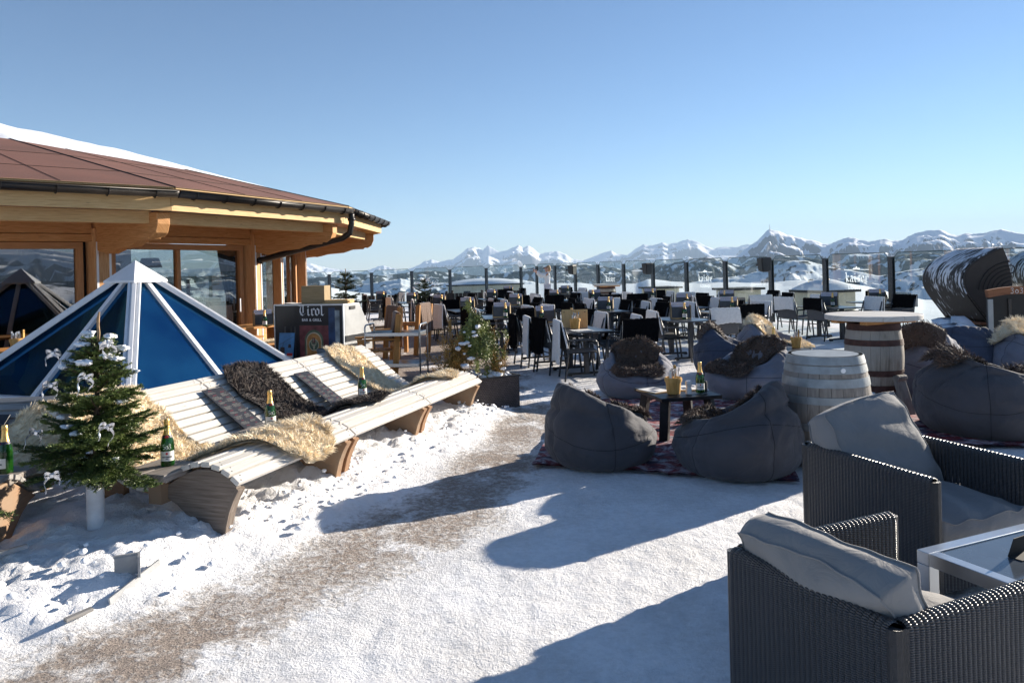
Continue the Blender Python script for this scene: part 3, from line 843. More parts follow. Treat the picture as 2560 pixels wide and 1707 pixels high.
# white wall lamp/speaker on the corner post at the left
p = corner(-1, WIN_IN - 0.02); a_ = 2 * math.pi / NS * (-1.5)
dr = Vector((math.cos(a_), math.sin(a_), 0)); tn = Vector((-dr.y, dr.x, 0))
b = MB(); b.box((0, 0, 0), (0.12, 0.16, 0.28)); b.box((-0.09, 0, 0.02), (0.06, 0.04, 0.08), mi=0)
o = b.build('wall_speaker', M_WHITE, chalet, bevel=0.01); o.location = cl(p + dr * 0.26 + tn * 0.10 + Vector((0, 0, 2.40))); o.rotation_euler = (0, 0, a_ + 0.25)

# ------------------------------------------------------------ glass pyramid skylight
M_PYR = None
def mat_pyr():
    m, nt, b, out = newmat('blue_solar_glass')
    nt.nodes.remove(b); L = nt.links.new
    t = N(nt, 'ShaderNodeBsdfTransparent'); t.inputs[0].default_value = (0.22, 0.52, 0.74, 1)
    g = N(nt, 'ShaderNodeBsdfGlossy'); g.inputs['Roughness'].default_value = 0.005; g.inputs[0].default_value = (0.075, 0.30, 0.62, 1)
    fr = N(nt, 'ShaderNodeFresnel', i_IOR=1.55)
    ma = N(nt, 'ShaderNodeMath', operation='ADD', use_clamp=True); ma.inputs[1].default_value = 0.40; L(fr.outputs[0], ma.inputs[0])
    mx = N(nt, 'ShaderNodeMixShader'); L(ma.outputs[0], mx.inputs[0]); L(t.outputs[0], mx.inputs[1]); L(g.outputs[0], mx.inputs[2]); df = N(nt, 'ShaderNodeBsdfDiffuse'); df.inputs[0].default_value = (0.010, 0.07, 0.17, 1); m2 = N(nt, 'ShaderNodeMixShader'); tc = N(nt, 'ShaderNodeTexCoord'); nz_ = N(nt, 'ShaderNodeTexNoise', i_Scale=1.3, i_Detail=4); L(tc.outputs['Object'], nz_.inputs[0]); mr_ = N(nt, 'ShaderNodeMapRange'); mr_.inputs[1].default_value = 0.35; mr_.inputs[2].default_value = 0.65; mr_.inputs[3].default_value = 0.06; mr_.inputs[4].default_value = 0.38; L(nz_.outputs['Fac'], mr_.inputs[0]); L(mr_.outputs[0], m2.inputs[0]); bp = N(nt, 'ShaderNodeBump', i_Strength=0.06, i_Distance=0.05); L(nz_.outputs['Fac'], bp.inputs['Height']); L(bp.outputs[0], g.inputs['Normal']); L(mx.outputs[0], m2.inputs[1]); L(df.outputs[0], m2.inputs[2]); L(m2.outputs[0], out.inputs[0])  # patchy blue diffuse painted in to stand for uneven reflections
    return m
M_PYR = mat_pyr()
AP = Vector((-5.2, 10.5, 1.80)); ZB = 0.26
dirs = [Vector((0.853, -1.98, 0)), Vector((1.98, 0.853, 0)), Vector((-0.853, 1.98, 0)), Vector((-1.98, -0.853, 0))]
pyr = thing('glass_pyramid', 'blue glass pyramid skylight with white metal ribs behind the loungers', 'skylight', (AP.x, AP.y, 0))
top = Vector((0, 0, AP.z))
base = [d + Vector((0, 0, ZB)) for d in dirs]
for i in range(4):
    a, c = base[i], base[(i + 1) % 4]; m_ = a.lerp(c, 0.5)
    for p, q in ((a, m_), (m_, c)):
        b = MB(); n_ = (q - p).cross(top - p).normalized()
        b.add([p, q, top, p - n_ * 0.012, q - n_ * 0.012, top - n_ * 0.012], [(0, 1, 2), (5, 4, 3), (0, 3, 4, 1), (1, 4, 5, 2), (2, 5, 3, 0)])
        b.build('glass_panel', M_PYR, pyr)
    nf_ = (c - a).cross(top - a).normalized()
    b = MB()
    b.beam(m_ + nf_ * 0.02, m_.lerp(top, 0.98) + nf_ * 0.02, 0.07, 0.05, up=nf_); b.beam(m_ - nf_ * 0.05, m_.lerp(top, 0.98) - nf_ * 0.05, 0.05, 0.08, up=nf_, mi=1)
    b.build('rib', [M_WHITE, M_LAMPBLK], pyr, bevel=0.004)
    up = (a.normalized() + Vector((0, 0, 1))).normalized()
    ax_ = Vector((a.x, a.y, 0)).normalized()
    up = (ax_ * 0.6 + Vector((0, 0, 0.8)))
    b = MB()
    b.beam(a + up * 0.02, a.lerp(top, 0.98) + up * 0.02, 0.16, 0.05, up=up)
    b.beam(a + up * 0.05, a.lerp(top, 0.97) + up * 0.05, 0.05, 0.05, up=up)
    for s in (-1, 1):
        sd = Vector((-ax_.y, ax_.x, 0)) * s * 0.062
        b.beam(a + up * 0.045 + sd, a.lerp(top, 0.97) + up * 0.045 + sd, 0.03, 0.03, up=up)
    b.build('corner_rib', M_WHITE, pyr, bevel=0.004)
    b = MB(); b.beam(a * 1.0, c * 1.0, 0.10, 0.08); b.build('base_rail', M_WHITE, pyr)
    b = MB(); b.beam(Vector((a.x, a.y, 0.11)) * 1.01, Vector((c.x, c.y, 0.11)) * 1.01, 0.14, 0.24); b.build('plinth', simple('plinth_concrete', (0.3, 0.3, 0.3)) if i == 0 else bpy.data.materials['plinth_concrete'], pyr)
b = MB()
cs = [d * 0.185 + Vector((0, 0, AP.z - 0.145)) for d in dirs]
cp = Vector((0, 0, AP.z + 0.13))
for i in range(4):
    a, c = cs[i], cs[(i + 1) % 4]
    b.add([a, c, cp], [(0, 1, 2)]); b.add([a, c, c - Vector((0, 0, 0.03)), a - Vector((0, 0, 0.03))], [(3, 2, 1, 0)])
b.add([c - Vector((0, 0, 0.03)) for c in cs], [(3, 2, 1, 0)])
b.build('cap', M_WHITE, pyr)
b = MB()
b.add([(p.x * 0.96, p.y * 0.96, 0.05) for p in base], [(0, 1, 2, 3)]); b.build('shaft_floor', simple('shaft_dark', (0.30, 0.31, 0.32), var=0.8, scale=1.1), pyr)
b = MB()
for s, z in ((0.62, 0.55), (0.35, 0.95)):
    pp = [Vector((d.x * s, d.y * s, z)) for d in dirs]
    for i in range(4): b.tube([pp[i], pp[(i + 1) % 4]], 0.025, 6)
for d in dirs: b.tube([(d.x * .9, d.y * .9, 0.1), (0, 0, 1.6)], 0.02, 6)
b.build('inner_frame', M_WHITE, pyr)

# ------------------------------------------------------------ lettering with a broad nib
def nib(mb, strokes, M, w=0.16, ang=38, thick=0.004, mi=0):
    """strokes: polylines in letter units; a broad nib held at ang drags along them"""
    e = Vector((math.cos(R(ang)), math.sin(R(ang)), 0)) * (w / 2)
    for st in strokes:
        for p, q in zip(st[:-1], st[1:]):
            p = Vector((p[0], p[1], 0)); q = Vector((q[0], q[1], 0))
            d = q - p
            if d.length < 1e-6: continue
            ex = d.normalized() * (w * 0.10)
            poly = [p - e - ex, p + e - ex, q + e + ex, q - e + ex]
            ar = sum(poly[i].x * poly[(i + 1) % 4].y - poly[(i + 1) % 4].x * poly[i].y for i in range(4))
            if ar < 0: poly = poly[::-1]
            vs = poly + [v + Vector((0, 0, thick)) for v in poly]
            mb.add(vs, [(3, 2, 1, 0), (4, 5, 6, 7), (0, 1, 5, 4), (1, 2, 6, 5), (2, 3, 7, 6), (3, 0, 4, 7)], mi, M=M)
GOTHIC = {
    'T': ([[(0.62, 1.02), (0.42, 1.12), (0.18, 1.04), (0.02, 1.12)], [(0.62, 1.02), (0.85, 1.14), (0.92, 1.20)], [(0.34, 1.02), (0.20, 0.80), (0.16, 0.45), (0.30, 0.12), (0.52, 0.02), (0.78, 0.18)], [(0.55, 0.98), (0.55, 0.30)]], 0.95),
    'i': ([[(0.10, 0.62), (0.22, 0.70), (0.22, 0.10), (0.36, 0.02), (0.46, 0.12)], [(0.20, 0.98), (0.28, 0.92)]], 0.48),
    'r': ([[(0.10, 0.62), (0.22, 0.70), (0.22, 0.10), (0.36, 0.02)], [(0.26, 0.60), (0.44, 0.74), (0.54, 0.62)]], 0.56),
    'o': ([[(0.34, 0.74), (0.14, 0.60), (0.14, 0.16), (0.34, 0.02)], [(0.34, 0.74), (0.54, 0.58), (0.54, 0.18), (0.34, 0.02)]], 0.66),
    'l': ([[(0.12, 1.12), (0.22, 1.04), (0.22, 0.10), (0.38, 0.02), (0.48, 0.12)]], 0.48),
    'k': ([[(0.06, 1.12), (0.18, 1.04), (0.18, 0.04), (0.28, 0.02)], [(0.20, 0.52), (0.40, 0.74), (0.50, 0.60), (0.24, 0.42)], [(0.28, 0.42), (0.42, 0.12), (0.56, 0.06)]], 0.60),
    'a': ([[(0.10, 0.60), (0.26, 0.74), (0.46, 0.64), (0.46, 0.10), (0.58, 0.02)], [(0.44, 0.44), (0.16, 0.34), (0.14, 0.12), (0.28, 0.02), (0.46, 0.14)]], 0.62),
    's': ([[(0.46, 0.64), (0.28, 0.74), (0.14, 0.58), (0.44, 0.28), (0.36, 0.08), (0.10, 0.10)]], 0.54),
    'e': ([[(0.16, 0.36), (0.48, 0.52), (0.34, 0.74), (0.14, 0.58), (0.14, 0.14), (0.32, 0.02), (0.50, 0.14)]], 0.56),
}
def gothic(mb, text, M, h, w=0.15, mi=0, thick=0.004):
    x = 0
    tot = sum(GOTHIC[c][1] for c in text)
    for c in text:
        st, adv = GOTHIC[c]
        Mx = M @ Matrix.Translation(((x - tot / 2) * h, 0, 0)) @ Matrix.Scale(h, 4)
        nib(mb, st, Mx, w=w, thick=thick / h, mi=mi)
        x += adv
    return tot * h
_fonts = {}
def text_mesh(mb, txt, M, size, mi=0, thick=0.001, bold=0.0, space=1.0):
    cu = bpy.data.curves.new('txt', 'FONT'); cu.body = txt; cu.size = size; cu.extrude = thick; cu.align_x = 'CENTER'; cu.align_y = 'CENTER'; cu.offset = bold; cu.space_character = space; cu.resolution_u = 3
    ob = bpy.data.objects.new('txt', cu); COL.objects.link(ob)
    dg = bpy.context.evaluated_depsgraph_get()
    me = bpy.data.meshes.new_from_object(ob.evaluated_get(dg))
    mb.add([v.co.copy() for v in me.vertices], [tuple(p.vertices) for p in me.polygons], mi, M=M)
    bpy.data.objects.remove(ob); bpy.data.curves.remove(cu); bpy.data.meshes.remove(me)

# ------------------------------------------------------------ glass fence along the terrace edge
M_POST = simple('galvanised_post', (0.085, 0.095, 0.105), rough=0.45, metal=0.7, var=0.35, scale=30, bump=0.05)
M_FGLASS = glass('fence_glass', (0.86, 0.90, 0.90), (0.92, 0.96, 1.0), base=0.03, ior=1.38)
M_GEDGE = simple('glass_edge', (0.10, 0.14, 0.13), rough=0.25, var=0.2)
M_FROST, nt_, b_f, out_f = newmat('frosted_letters')
b_f.inputs['Base Color'].default_value = (0.85, 0.88, 0.9, 1); b_f.inputs['Roughness'].default_value = 0.8
tr_ = N(nt_, 'ShaderNodeBsdfTranslucent'); tr_.inputs[0].default_value = (0.95, 0.97, 1, 1); ms_ = N(nt_, 'ShaderNodeMixShader', i_0=0.6); nt_.links.new(b_f.outputs[0], ms_.inputs[1]); nt_.links.new(tr_.outputs[0], ms_.inputs[2]); nt_.links.new(ms_.outputs[0], out_f.inputs[0])
def fence(name, label, pts, tops, letters, far=False):
    root = thing(name, label, 'fence', (pts[0][0], pts[0][1], 0))
    o0 = Vector((pts[0][0], pts[0][1], 0))
    for (x, y), t in zip(pts, tops):
        b = MB(); p = Vector((x, y, 0)) - o0
        i_ = min(len(pts) - 2, pts.index((x, y))); d = Vector((pts[i_ + 1][0] - pts[i_][0], pts[i_ + 1][1] - pts[i_][1], 0)).normalized()
        rot = math.atan2(d.y, d.x)
        Mr = Matrix.Rotation(rot, 4, 'Z')
        c = p
        for off, s in (((0, 0.045, 0), (0.12, 0.012, t + 0.4)), ((0, -0.045, 0), (0.12, 0.012, t + 0.4)), ((0, 0, 0), (0.03, 0.078, t + 0.4))):
            q = Mr @ Vector(off)
            b.box((c.x + q.x, c.y + q.y, (t - 0.4) / 2), s, rot=rot)
        b.box((c.x, c.y, t - 0.012), (0.135, 0.115, 0.02), rot=rot)
        b.build('post', M_POST, root, bevel=0.003)
    for i in range(len(pts) - 1):
        a = Vector((pts[i][0], pts[i][1], 0)) - o0; c = Vector((pts[i + 1][0], pts[i + 1][1], 0)) - o0
        d = (c - a).normalized(); L = (c - a).length
        t0 = tops[i]; t1 = tops[i + 1]; g = 0.05; ch = 0.14
        prof = [(g, 0.06), (L - g, 0.06), (L - g, t1 - 0.05), (L - g - ch, t1 + 0.095), (g + ch, t0 + 0.095), (g, t0 - 0.05)]
        nrm = Vector((d.y, -d.x, 0))
        M = Matrix(((d.x, 0, nrm.x, a.x), (d.y, 0, nrm.y, a.y), (0, 1, 0, 0), (0, 0, 0, 1)))
        b = MB(); b.prism(prof, M @ Matrix.Translation((0, 0, -0.006)), 0.012)
        po = b.build('glass_pane', M_FGLASS, root)
        b = MB()
        q = [M @ Vector((x, y, 0)) for x, y in prof]
        for u, v in ((5, 4), (4, 3), (3, 2)): b.tube([q[u], q[v]], 0.010, 4)
        b.build('pane_edge', M_GEDGE, po)
        if i in letters:
            b = MB()
            Mt = M @ Matrix.Translation((L / 2, letters[i], 0.010))
            # letters face the terrace
            side = nrm.dot(Vector((0, 0, 0)) - (o0 + a)) > 0
            if not side: Mt = M @ Matrix.Translation((L / 2, letters[i], -0.010)) @ Matrix.Rotation(math.pi, 4, 'Y')
            gothic(b, 'kaiser', Mt, 0.21, w=0.135, thick=0.002)
            text_mesh(b, 'LOUNGE', Mt @ Matrix.Translation((0, -0.14, 0)), 0.12, bold=0.002, space=1.15)
            for u, v in (((-0.38, 0.30), (-0.13, 0.30)), ((0.13, 0.30), (0.38, 0.30))):
                b.beam(Mt @ Vector((*u, 0)), Mt @ Vector((*v, 0)), 0.016, 0.003, up=nrm)
            for tri in ([(-0.13, 0.30), (-0.03, 0.30), (-0.07, 0.355)], [(-0.06, 0.305), (0.06, 0.305), (0.0, 0.39)], [(0.02, 0.30), (0.13, 0.30), (0.075, 0.36)]):
                b.prism(tri, Mt, 0.002)
            b.build('lettering', M_FROST, po)
    return root
tr = [1.72 if k < 6 else 1.70 for k in range(len(FENCE_R))]
letR = {4: 1.12, 7: 1.08, 10: 1.04}
fr_ = fence('glass_fence', 'tall glass fence on grey steel posts running from the beach chairs towards the far corner', FENCE_R, [1.715] * len(FENCE_R), letR)
FENCE_L = [FENCE_R[-1]] + [(0.43 - 1.66 * k, 37.0 - 0.86 * k) for k in range(0, 9)]
topsL = [1.71, 1.705, 1.69, 1.665, 1.645, 1.62, 1.60, 1.58, 1.565, 1.55]
fence('glass_fence', 'far glass fence on grey steel posts, left of the corner, behind the fir trees', FENCE_L, topsL, {3: 1.0})
M_SPK = simple('speaker_black', (0.018, 0.018, 0.020), rough=0.5)
M_SPKG = simple('speaker_grille', (0.03, 0.032, 0.035), rough=0.7, bump=0.6, bscale=400)
def loudspeaker(p, label, s=1.0, rz=0.0):
    r_ = thing('loudspeaker', label, 'speaker', (p[0], p[1], p[2]), rz, 'black loudspeakers on the fence posts')
    b = MB()
    b.add([(-.10, -.10, -.16), (.10, -.10, -.16), (.13, -.12, .16), (-.13, -.12, .16), (-.06, .10, -.13), (.06, .10, -.13), (.09, .11, .15), (-.09, .11, .15)], [(3, 2, 1, 0), (4, 5, 6, 7), (0, 1, 5, 4), (1, 2, 6, 5), (2, 3, 7, 6), (3, 0, 4, 7)])
    b.build('cabinet', M_SPK, r_, bevel=0.02)
    b = MB(); b.add([(-.085, -.118, -.14), (.085, -.118, -.14), (.11, -.134, .14), (-.11, -.134, .14)], [(0, 1, 2, 3)]); b.build('grille', M_SPKG, r_)
    b = MB(); b.tube([(0, .10, 0), (0, .22, 0)], 0.03, 8); b.build('bracket', M_SPK, r_)
    r_.scale = (s, s, s)
    return r_
def at(px, py, y):
    dx, dz = pxdir(px, py)
    return (dx * y, y, CAM_H + dz * y)
loudspeaker(at(1908, 662, 20.3), 'black loudspeaker on a fence post, nearest of three, right of the hanging blankets', 1.25, 0.35)
loudspeaker(at(1616, 672, 26.3), 'black loudspeaker on a fence post, second of three going away', 1.25, 0.6)
loudspeaker(at(1429, 675, 31.2), 'black loudspeaker on a fence post, farthest of three, beside the woman', 1.25, 0.9)
# ------------------------------------------------------------ wavy timber loungers
M_SLAT = wood('sunbleached_slat', (0.42, 0.38, 0.33), (0.60, 0.57, 0.52), (0.68, 0.655, 0.61), scale=(1.2, 16, 16), grey=(0.55, 0.53, 0.51), bump=0.3, uv=26)
M_SLATB = wood('weathered_grey_slat', (0.16, 0.155, 0.15), (0.27, 0.26, 0.25), (0.34, 0.33, 0.32), scale=(1.2, 16, 16), bump=0.35, uv=26)
M_LEGW = wood('lounger_larch', (0.20, 0.085, 0.035), (0.34, 0.16, 0.07), (0.42, 0.22, 0.11), scale=(1.0, 9, 9), grey=(0.26, 0.18, 0.12), bump=0.25, uv=26)
M_LEGG = wood('weathered_larch', (0.105, 0.08, 0.062), (0.18, 0.145, 0.12), (0.25, 0.205, 0.175), scale=(1.0, 9, 9), bump=0.3, uv=26)
M_TABW = wood('grey_plank', (0.14, 0.12, 0.105), (0.235, 0.21, 0.19), (0.30, 0.275, 0.25), scale=(1.5, 12, 12), bump=0.3, uv=26)
M_SCREW = simple('screw_head', (0.02, 0.02, 0.02), rough=0.6)
PROF = [(0.0, 0.400), (0.07, 0.455), (0.15, 0.495), (0.24, 0.513), (0.33, 0.508), (0.42, 0.480), (0.51, 0.430), (0.60, 0.375), (0.69, 0.338), (0.78, 0.328), (0.87, 0.342), (0.96, 0.385), (1.05, 0.445), (1.14, 0.515), (1.23, 0.590), (1.32, 0.662), (1.41, 0.730), (1.50, 0.785), (1.55, 0.805)]
_pl = [0.0]
for (a, b_), (c, d_) in zip(PROF[:-1], PROF[1:]): _pl.append(_pl[-1] + math.hypot(c - a, d_ - b_))
PLEN = _pl[-1]
def prof_at(l):
    """point and tangent at length l along the wave"""
    s = float(np.interp(l, _pl, [p[0] for p in PROF])); z = float(np.interp(l, _pl, [p[1] for p in PROF]))
    s2 = float(np.interp(l + 0.02, _pl, [p[0] for p in PROF])); z2 = float(np.interp(l + 0.02, _pl, [p[1] for p in PROF]))
    s1 = float(np.interp(l - 0.02, _pl, [p[0] for p in PROF])); z1 = float(np.interp(l - 0.02, _pl, [p[1] for p in PROF]))
    t = Vector((0, s2 - s1, z2 - z1)).normalized()
    return Vector((0, s, z)), t, Vector((0, -t.z, t.y))
def s_to_l(s): return float(np.interp(s, [p[0] for p in PROF], _pl))
def leg_poly():
    top = [(s, z - 0.035) for s, z in PROF if 0.03 <= s <= 0.66]
    return [(0.155, -0.05), (0.150, 0.03), (0.135, 0.13), (0.11, 0.22), (0.075, 0.30), (0.035, 0.365)] + top + [(0.68, 0.30), (0.60, 0.285), (0.50, 0.235), (0.41, 0.165), (0.33, 0.08), (0.28, 0.0), (0.27, -0.05)]
def lounger(label, O, A, Bk, mat, weathered_end=False, group='timber loungers joined in a row'):
    """local x along the row, local y from lip to back"""
    root = thing('timber_lounger', label, 'lounger', (O.x, O.y, 0), math.atan2(A.y, A.x), group)
    b = MB()
    n = 22; pitch = PLEN / n
    rr = random.Random(label)
    for i in range(n):
        c, t, nn = prof_at((i + 0.5) * pitch)
        w = pitch - 0.016; h = 0.032
        e0 = 0.006 + rr.uniform(0, .005); e1 = UNIT - 0.006 - rr.uniform(0, .005)
        tilt = rr.uniform(-.012, .012)
        b.beam(c + Vector((e0, 0, 0)) + nn * tilt * .1, c + Vector((e1, 0, 0)), w, h, up=nn)
    b.build('slat_surface', mat, root, bevel=0.004)
    sc = MB()
    for i in range(n):
        c, t, nn = prof_at((i + 0.5) * pitch)
        for x in (0.055, UNIT - 0.055, UNIT * 0.5):
            for k in (-1, 1):
                p = c + Vector((x + k * 0.012, 0, 0)) + nn * 0.0165 + t * (k * 0.017)
                sc.add([p + t * a_ + Vector((b__, 0, 0)) for a_, b__ in ((-.0045, -.0045), (-.0045, .0045), (.0045, .0045), (.0045, -.0045))], [(0, 1, 2, 3)])
    sc.build('slat_screws', M_SCREW, root)
    # legs: shaped cheeks at both ends
    Mx = Matrix(((0, 0, 1, 0), (1, 0, 0, 0), (0, 1, 0, 0), (0, 0, 0, 1)))
    for x, wm in ((0.035, weathered_end), (UNIT - 0.085, False)):
        b = MB(); b.prism(leg_poly(), Matrix.Translation((x, 0, 0)) @ Mx, 0.05)
        o = b.build('leg_panel', M_LEGG if wm else M_LEGW, root, bevel=0.004)
        o['label'] = 'grey weathered leg panel' if wm else 'orange brown leg panel'
        # two boards: a scored joint and the bent front strip
        b = MB()
        fr_ = [(0.160, -0.05), (0.155, 0.03), (0.140, 0.13), (0.115, 0.22), (0.080, 0.30), (0.038, 0.37)]
        for (s0, z0), (s1, z1) in zip(fr_[:-1], fr_[1:]):
            b.beam((x + 0.025, s0 - 0.012, z0), (x + 0.025, s1 - 0.012, z1), 0.066, 0.022, up=(0, -1, 0.3))
        b.build('bent_strip', M_LEGG if wm else M_LEGW, o)
    for x in (0.2, UNIT - 0.25):
        b = MB(); b.prism([(1.12, -.05), (1.2, -.05), (1.46, 0.70), (1.30, 0.62), (1.18, 0.52), (1.10, 0.45)], Matrix.Translation((x, 0, 0)) @ Mx, 0.05)
        b.build('rear_panel', M_LEGW, root)
    # runner under the slats
    b = MB()
    for x in (0.11, UNIT - 0.14):
        for i in range(n - 1):
            c, t, nn = prof_at((i + 0.5) * pitch); c2, t2, n2 = prof_at((i + 1.5) * pitch)
            b.beam(c + Vector((x, 0, 0)) - nn * 0.036, c2 + Vector((x, 0, 0)) - n2 * 0.036, 0.04, 0.04, up=nn)
    b.build('runner', M_LEGW, root)
    return root
def shelf(root, x, s, z, w=0.44, d=0.36, mat=None):
    b = MB()
    for j in (-1, 1):
        b.box((x, s + j * d / 4, z), (w, d / 2 - 0.008, 0.045))
    b.build('side_shelf', mat or M_TABW, root, bevel=0.005)
    b = MB(); b.box((x, s + 0.02, z - 0.115), (0.09, 0.10, 0.18)); b.build('shelf_foot', M_LEGW, root)
lg = []
names = ['nearest bleached timber lounger of the long row, grey weathered end panel, cream fleece on it',
         'middle bleached timber lounger of the long row, dark brown fleece over its back',
         'farthest bleached timber lounger of the long row, next to the planter']
for k in range(3):
    lg.append(lounger(names[k], LO + LA * (UNIT * k), LA, LB, M_SLAT, weathered_end=(k == 0)))
shelf(lg[0], 0.02, 0.60, 0.455, w=0.34); shelf(lg[0], UNIT - 0.20, 0.66, 0.455); shelf(lg[1], UNIT - 0.22, 0.64, 0.455)
NB = Vector((-0.12, 0.993, 0)); NA = Vector((0.993, 0.12, 0))
TR = Vector((-3.12, 5.08, 0))
LO2 = TR - NB * 0.80 - NA * UNIT
lg2 = lounger('weathered grey timber lounger behind the ribboned fir tree, at the left edge', LO2, NA, NB, M_SLATB)
LO3 = LO2 - NA * UNIT
lg3 = lounger('weathered grey timber lounger mostly beyond the left edge of the picture', LO3, NA, NB, M_SLATB)
shelf(lg2, 1.22, 0.52, 0.47, w=0.30)
def lp(O, A, Bk, a, s, up=0.0):
    """world point on a lounger: a along the row, s from the lip, up off the slats"""
    c, t, nn = prof_at(s_to_l(s))
    return O + A * a + Bk * c.y + Vector((0, 0, c.z)) + (Bk * nn.y + Vector((0, 0, nn.z))) * (0.018 + up)

# ------------------------------------------------------------ sheepskins
def mat_fur(name, lo, hi):
    m, nt, b, out = newmat(name)
    at_ = N(nt, 'ShaderNodeAttribute', attribute_name='tint')
    r = ramp(nt, [(0.0, lo), (1.0, hi)]); nt.links.new(at_.outputs['Fac'], r.inputs[0]); nt.links.new(r.outputs[0], b.inputs['Base Color'])
    b.inputs['Roughness'].default_value = 0.75; b.inputs['Specular IOR Level'].default_value = 0.25; b.inputs['Sheen Weight'].default_value = 0.25
    return m
FUR_C = mat_fur('cream_fleece', (0.74, 0.59, 0.38), (0.95, 0.85, 0.66))
FUR_B = mat_fur('dark_brown_fleece', (0.012, 0.008, 0.007), (0.085, 0.058, 0.048))
FUR_BR = mat_fur('brown_fleece', (0.016, 0.010, 0.007), (0.19, 0.118, 0.082))
def skin_outline(u):
    """half width (0..1) of a hide along its length u in 0..1"""
    return float(np.interp(u, [0, .03, .09, .18, .3, .5, .7, .8, .9, .96, 1], [.25, .62, .92, 1, .86, .80, .84, .97, .95, .68, .30]))
def fleece(name, label, fn, mat, n=5200, L=0.055, wid=0.0048, seed=0, group=None, nu=40, nv=14, outline=skin_outline, curl=1.0, cat='sheepskin'):
    """fn(u, v) -> point, normal in the world; u along the hide 0..1, v across -1..1"""
    rg = np.random.default_rng(seed)
    def S_(u, v):
        w = outline(min(max(u, 0), 1))
        return fn(u, v * w)
    c0, n0 = S_(0.5, 0)
    root = None
    b = MB()
    base = Vector((c0.x, c0.y, c0.z))
    def top_(u, v):
        p, nn = S_(u, v * 2 - 1); return p + nn * 0.022 - base
    def bot_(u, v):
        p, nn = S_(u, v * 2 - 1); return p + nn * 0.002 - base
    b.grid(top_, nu, nv); b.grid(bot_, nu, nv, flip=True)
    verts = [Vector(v) for v in b.v]; faces = [f for f in b.f]
    V = [tuple(v) for v in verts]; F = list(faces)
    T = [0.35] * len(V)
    nb_ = len(V)
    vs = np.array(V)
    # strands
    tint_noise = rg.random(4)
    fv = []; ff = []; ft = []
    for i in range(n):
        u = rg.random(); v = rg.random() * 2 - 1
        if rg.random() < 0.22:
            if rg.random() < 0.7: v = math.copysign(0.93 + 0.07 * rg.random(), v)
            else: u = rg.choice([0.01, 0.99]) + rg.normal() * 0.01
        p, nn = S_(u, v)
        q, _ = S_(min(u + 0.02, 1.0), v); tu = (q - p)
        if tu.length < 1e-5: tu = nn.orthogonal()
        tu.normalize(); tv = nn.cross(tu)
        cl_ = math.sin(u * 37 + v * 5 + 2.1 * math.sin(v * 9 + u * 21)) 
        ang = 2.4 * cl_ + rg.normal() * 0.7
        d = (nn * (0.75 + 0.3 * rg.random()) + (tu * math.cos(ang) + tv * math.sin(ang)) * (0.75 * curl) + tv * (v * 0.55 if abs(v) > 0.8 else 0)).normalized()
        if u < 0.05: d = (d - tu * 0.5).normalized()
        if u > 0.95: d = (d + tu * 0.6).normalized()
        ln = L * (0.6 + 0.55 * rg.random()) * (0.85 + 0.25 * cl_)
        sd = d.cross(nn + Vector((rg.normal(), rg.normal(), rg.normal())) * 0.6)
        if sd.length < 1e-4: sd = tv
        sd.normalize()
        bend = (tu * math.cos(ang + 1.2) + tv * math.sin(ang + 1.2)) * (ln * 0.35 * curl) - Vector((0, 0, ln * 0.12))
        p0 = p + nn * 0.016 - base; p1 = p0 + d * ln * 0.55 + bend * 0.2; p2 = p0 + d * ln + bend
        w = wid * (0.7 + 0.6 * rg.random())
        k = nb_ + len(fv)
        fv += [p0 - sd * w * .5, p0 + sd * w * .5, p1 + sd * w * .5, p1 - sd * w * .5, p2 + sd * w * .12, p2 - sd * w * .12]
        ff += [(k, k + 1, k + 2, k + 3), (k + 3, k + 2, k + 4, k + 5)]
        tt_ = min(1, max(0, 0.5 + 0.25 * cl_ + rg.normal() * 0.2))
        ft += [tt_ * 0.5, tt_ * 0.5, tt_ * 0.9, tt_ * 0.9, tt_, tt_]
    allv = np.array(V + [tuple(p) for p in fv]); allf = np.array(F + ff)
    o = np_mesh(name, allv, allf, mat, attrs={'tint': np.array(T + ft)}, loc=base)
    tag(o, label, cat, group)
    return o
def on_lounger(O, A, Bk, path, hw, lift=None):
    """path: list of (a, s) down the back; hw half width"""
    pts = np.array(path); seg = np.concatenate([[0], np.cumsum(np.hypot(np.diff(pts[:, 0]), np.diff(pts[:, 1])))]); seg /= seg[-1]
    def fn(u, v):
        a = float(np.interp(u, seg, pts[:, 0])); s = float(np.interp(u, seg, pts[:, 1]))
        a2 = float(np.interp(u + .02, seg, pts[:, 0])); s2 = float(np.interp(u + .02, seg, pts[:, 1])); a1 = float(np.interp(u - .02, seg, pts[:, 0])); s1 = float(np.interp(u - .02, seg, pts[:, 1]))
        d = Vector((a2 - a1, s2 - s1)).normalized(); px_, py_ = -d.y, d.x
        aa = a + px_ * v * hw; ss = s + py_ * v * hw
        over = 0
        if ss > 1.55: over = ss - 1.55; ss = 1.55
        if ss < 0.0: over = -ss; ss = 0.0
        up = (lift(u, v) if lift else 0)
        p = lp(O, A, Bk, aa, ss, up)
        c, t, nn = prof_at(s_to_l(ss)); nw = Bk * nn.y + Vector((0, 0, nn.z))
        if over > 0: p = p + Vector((0, 0, -over)) + (Bk * 0.02 if ss > 1 else Bk * -0.02)
        return p, nw
    return fn
fleece('sheepskin', 'large cream sheepskin draped over the nearest lounger beside the fir tree', on_lounger(LO, LA, LB, [(0.28, 1.60), (0.36, 1.3), (0.42, 1.0), (0.50, 0.72), (0.66, 0.45), (0.86, 0.22), (1.02, 0.02)], 0.36, lambda u, v: 0.012 + 0.02 * math.sin(u * 19 + v * 3) ** 2), FUR_C, n=17000, L=0.062, seed=1)
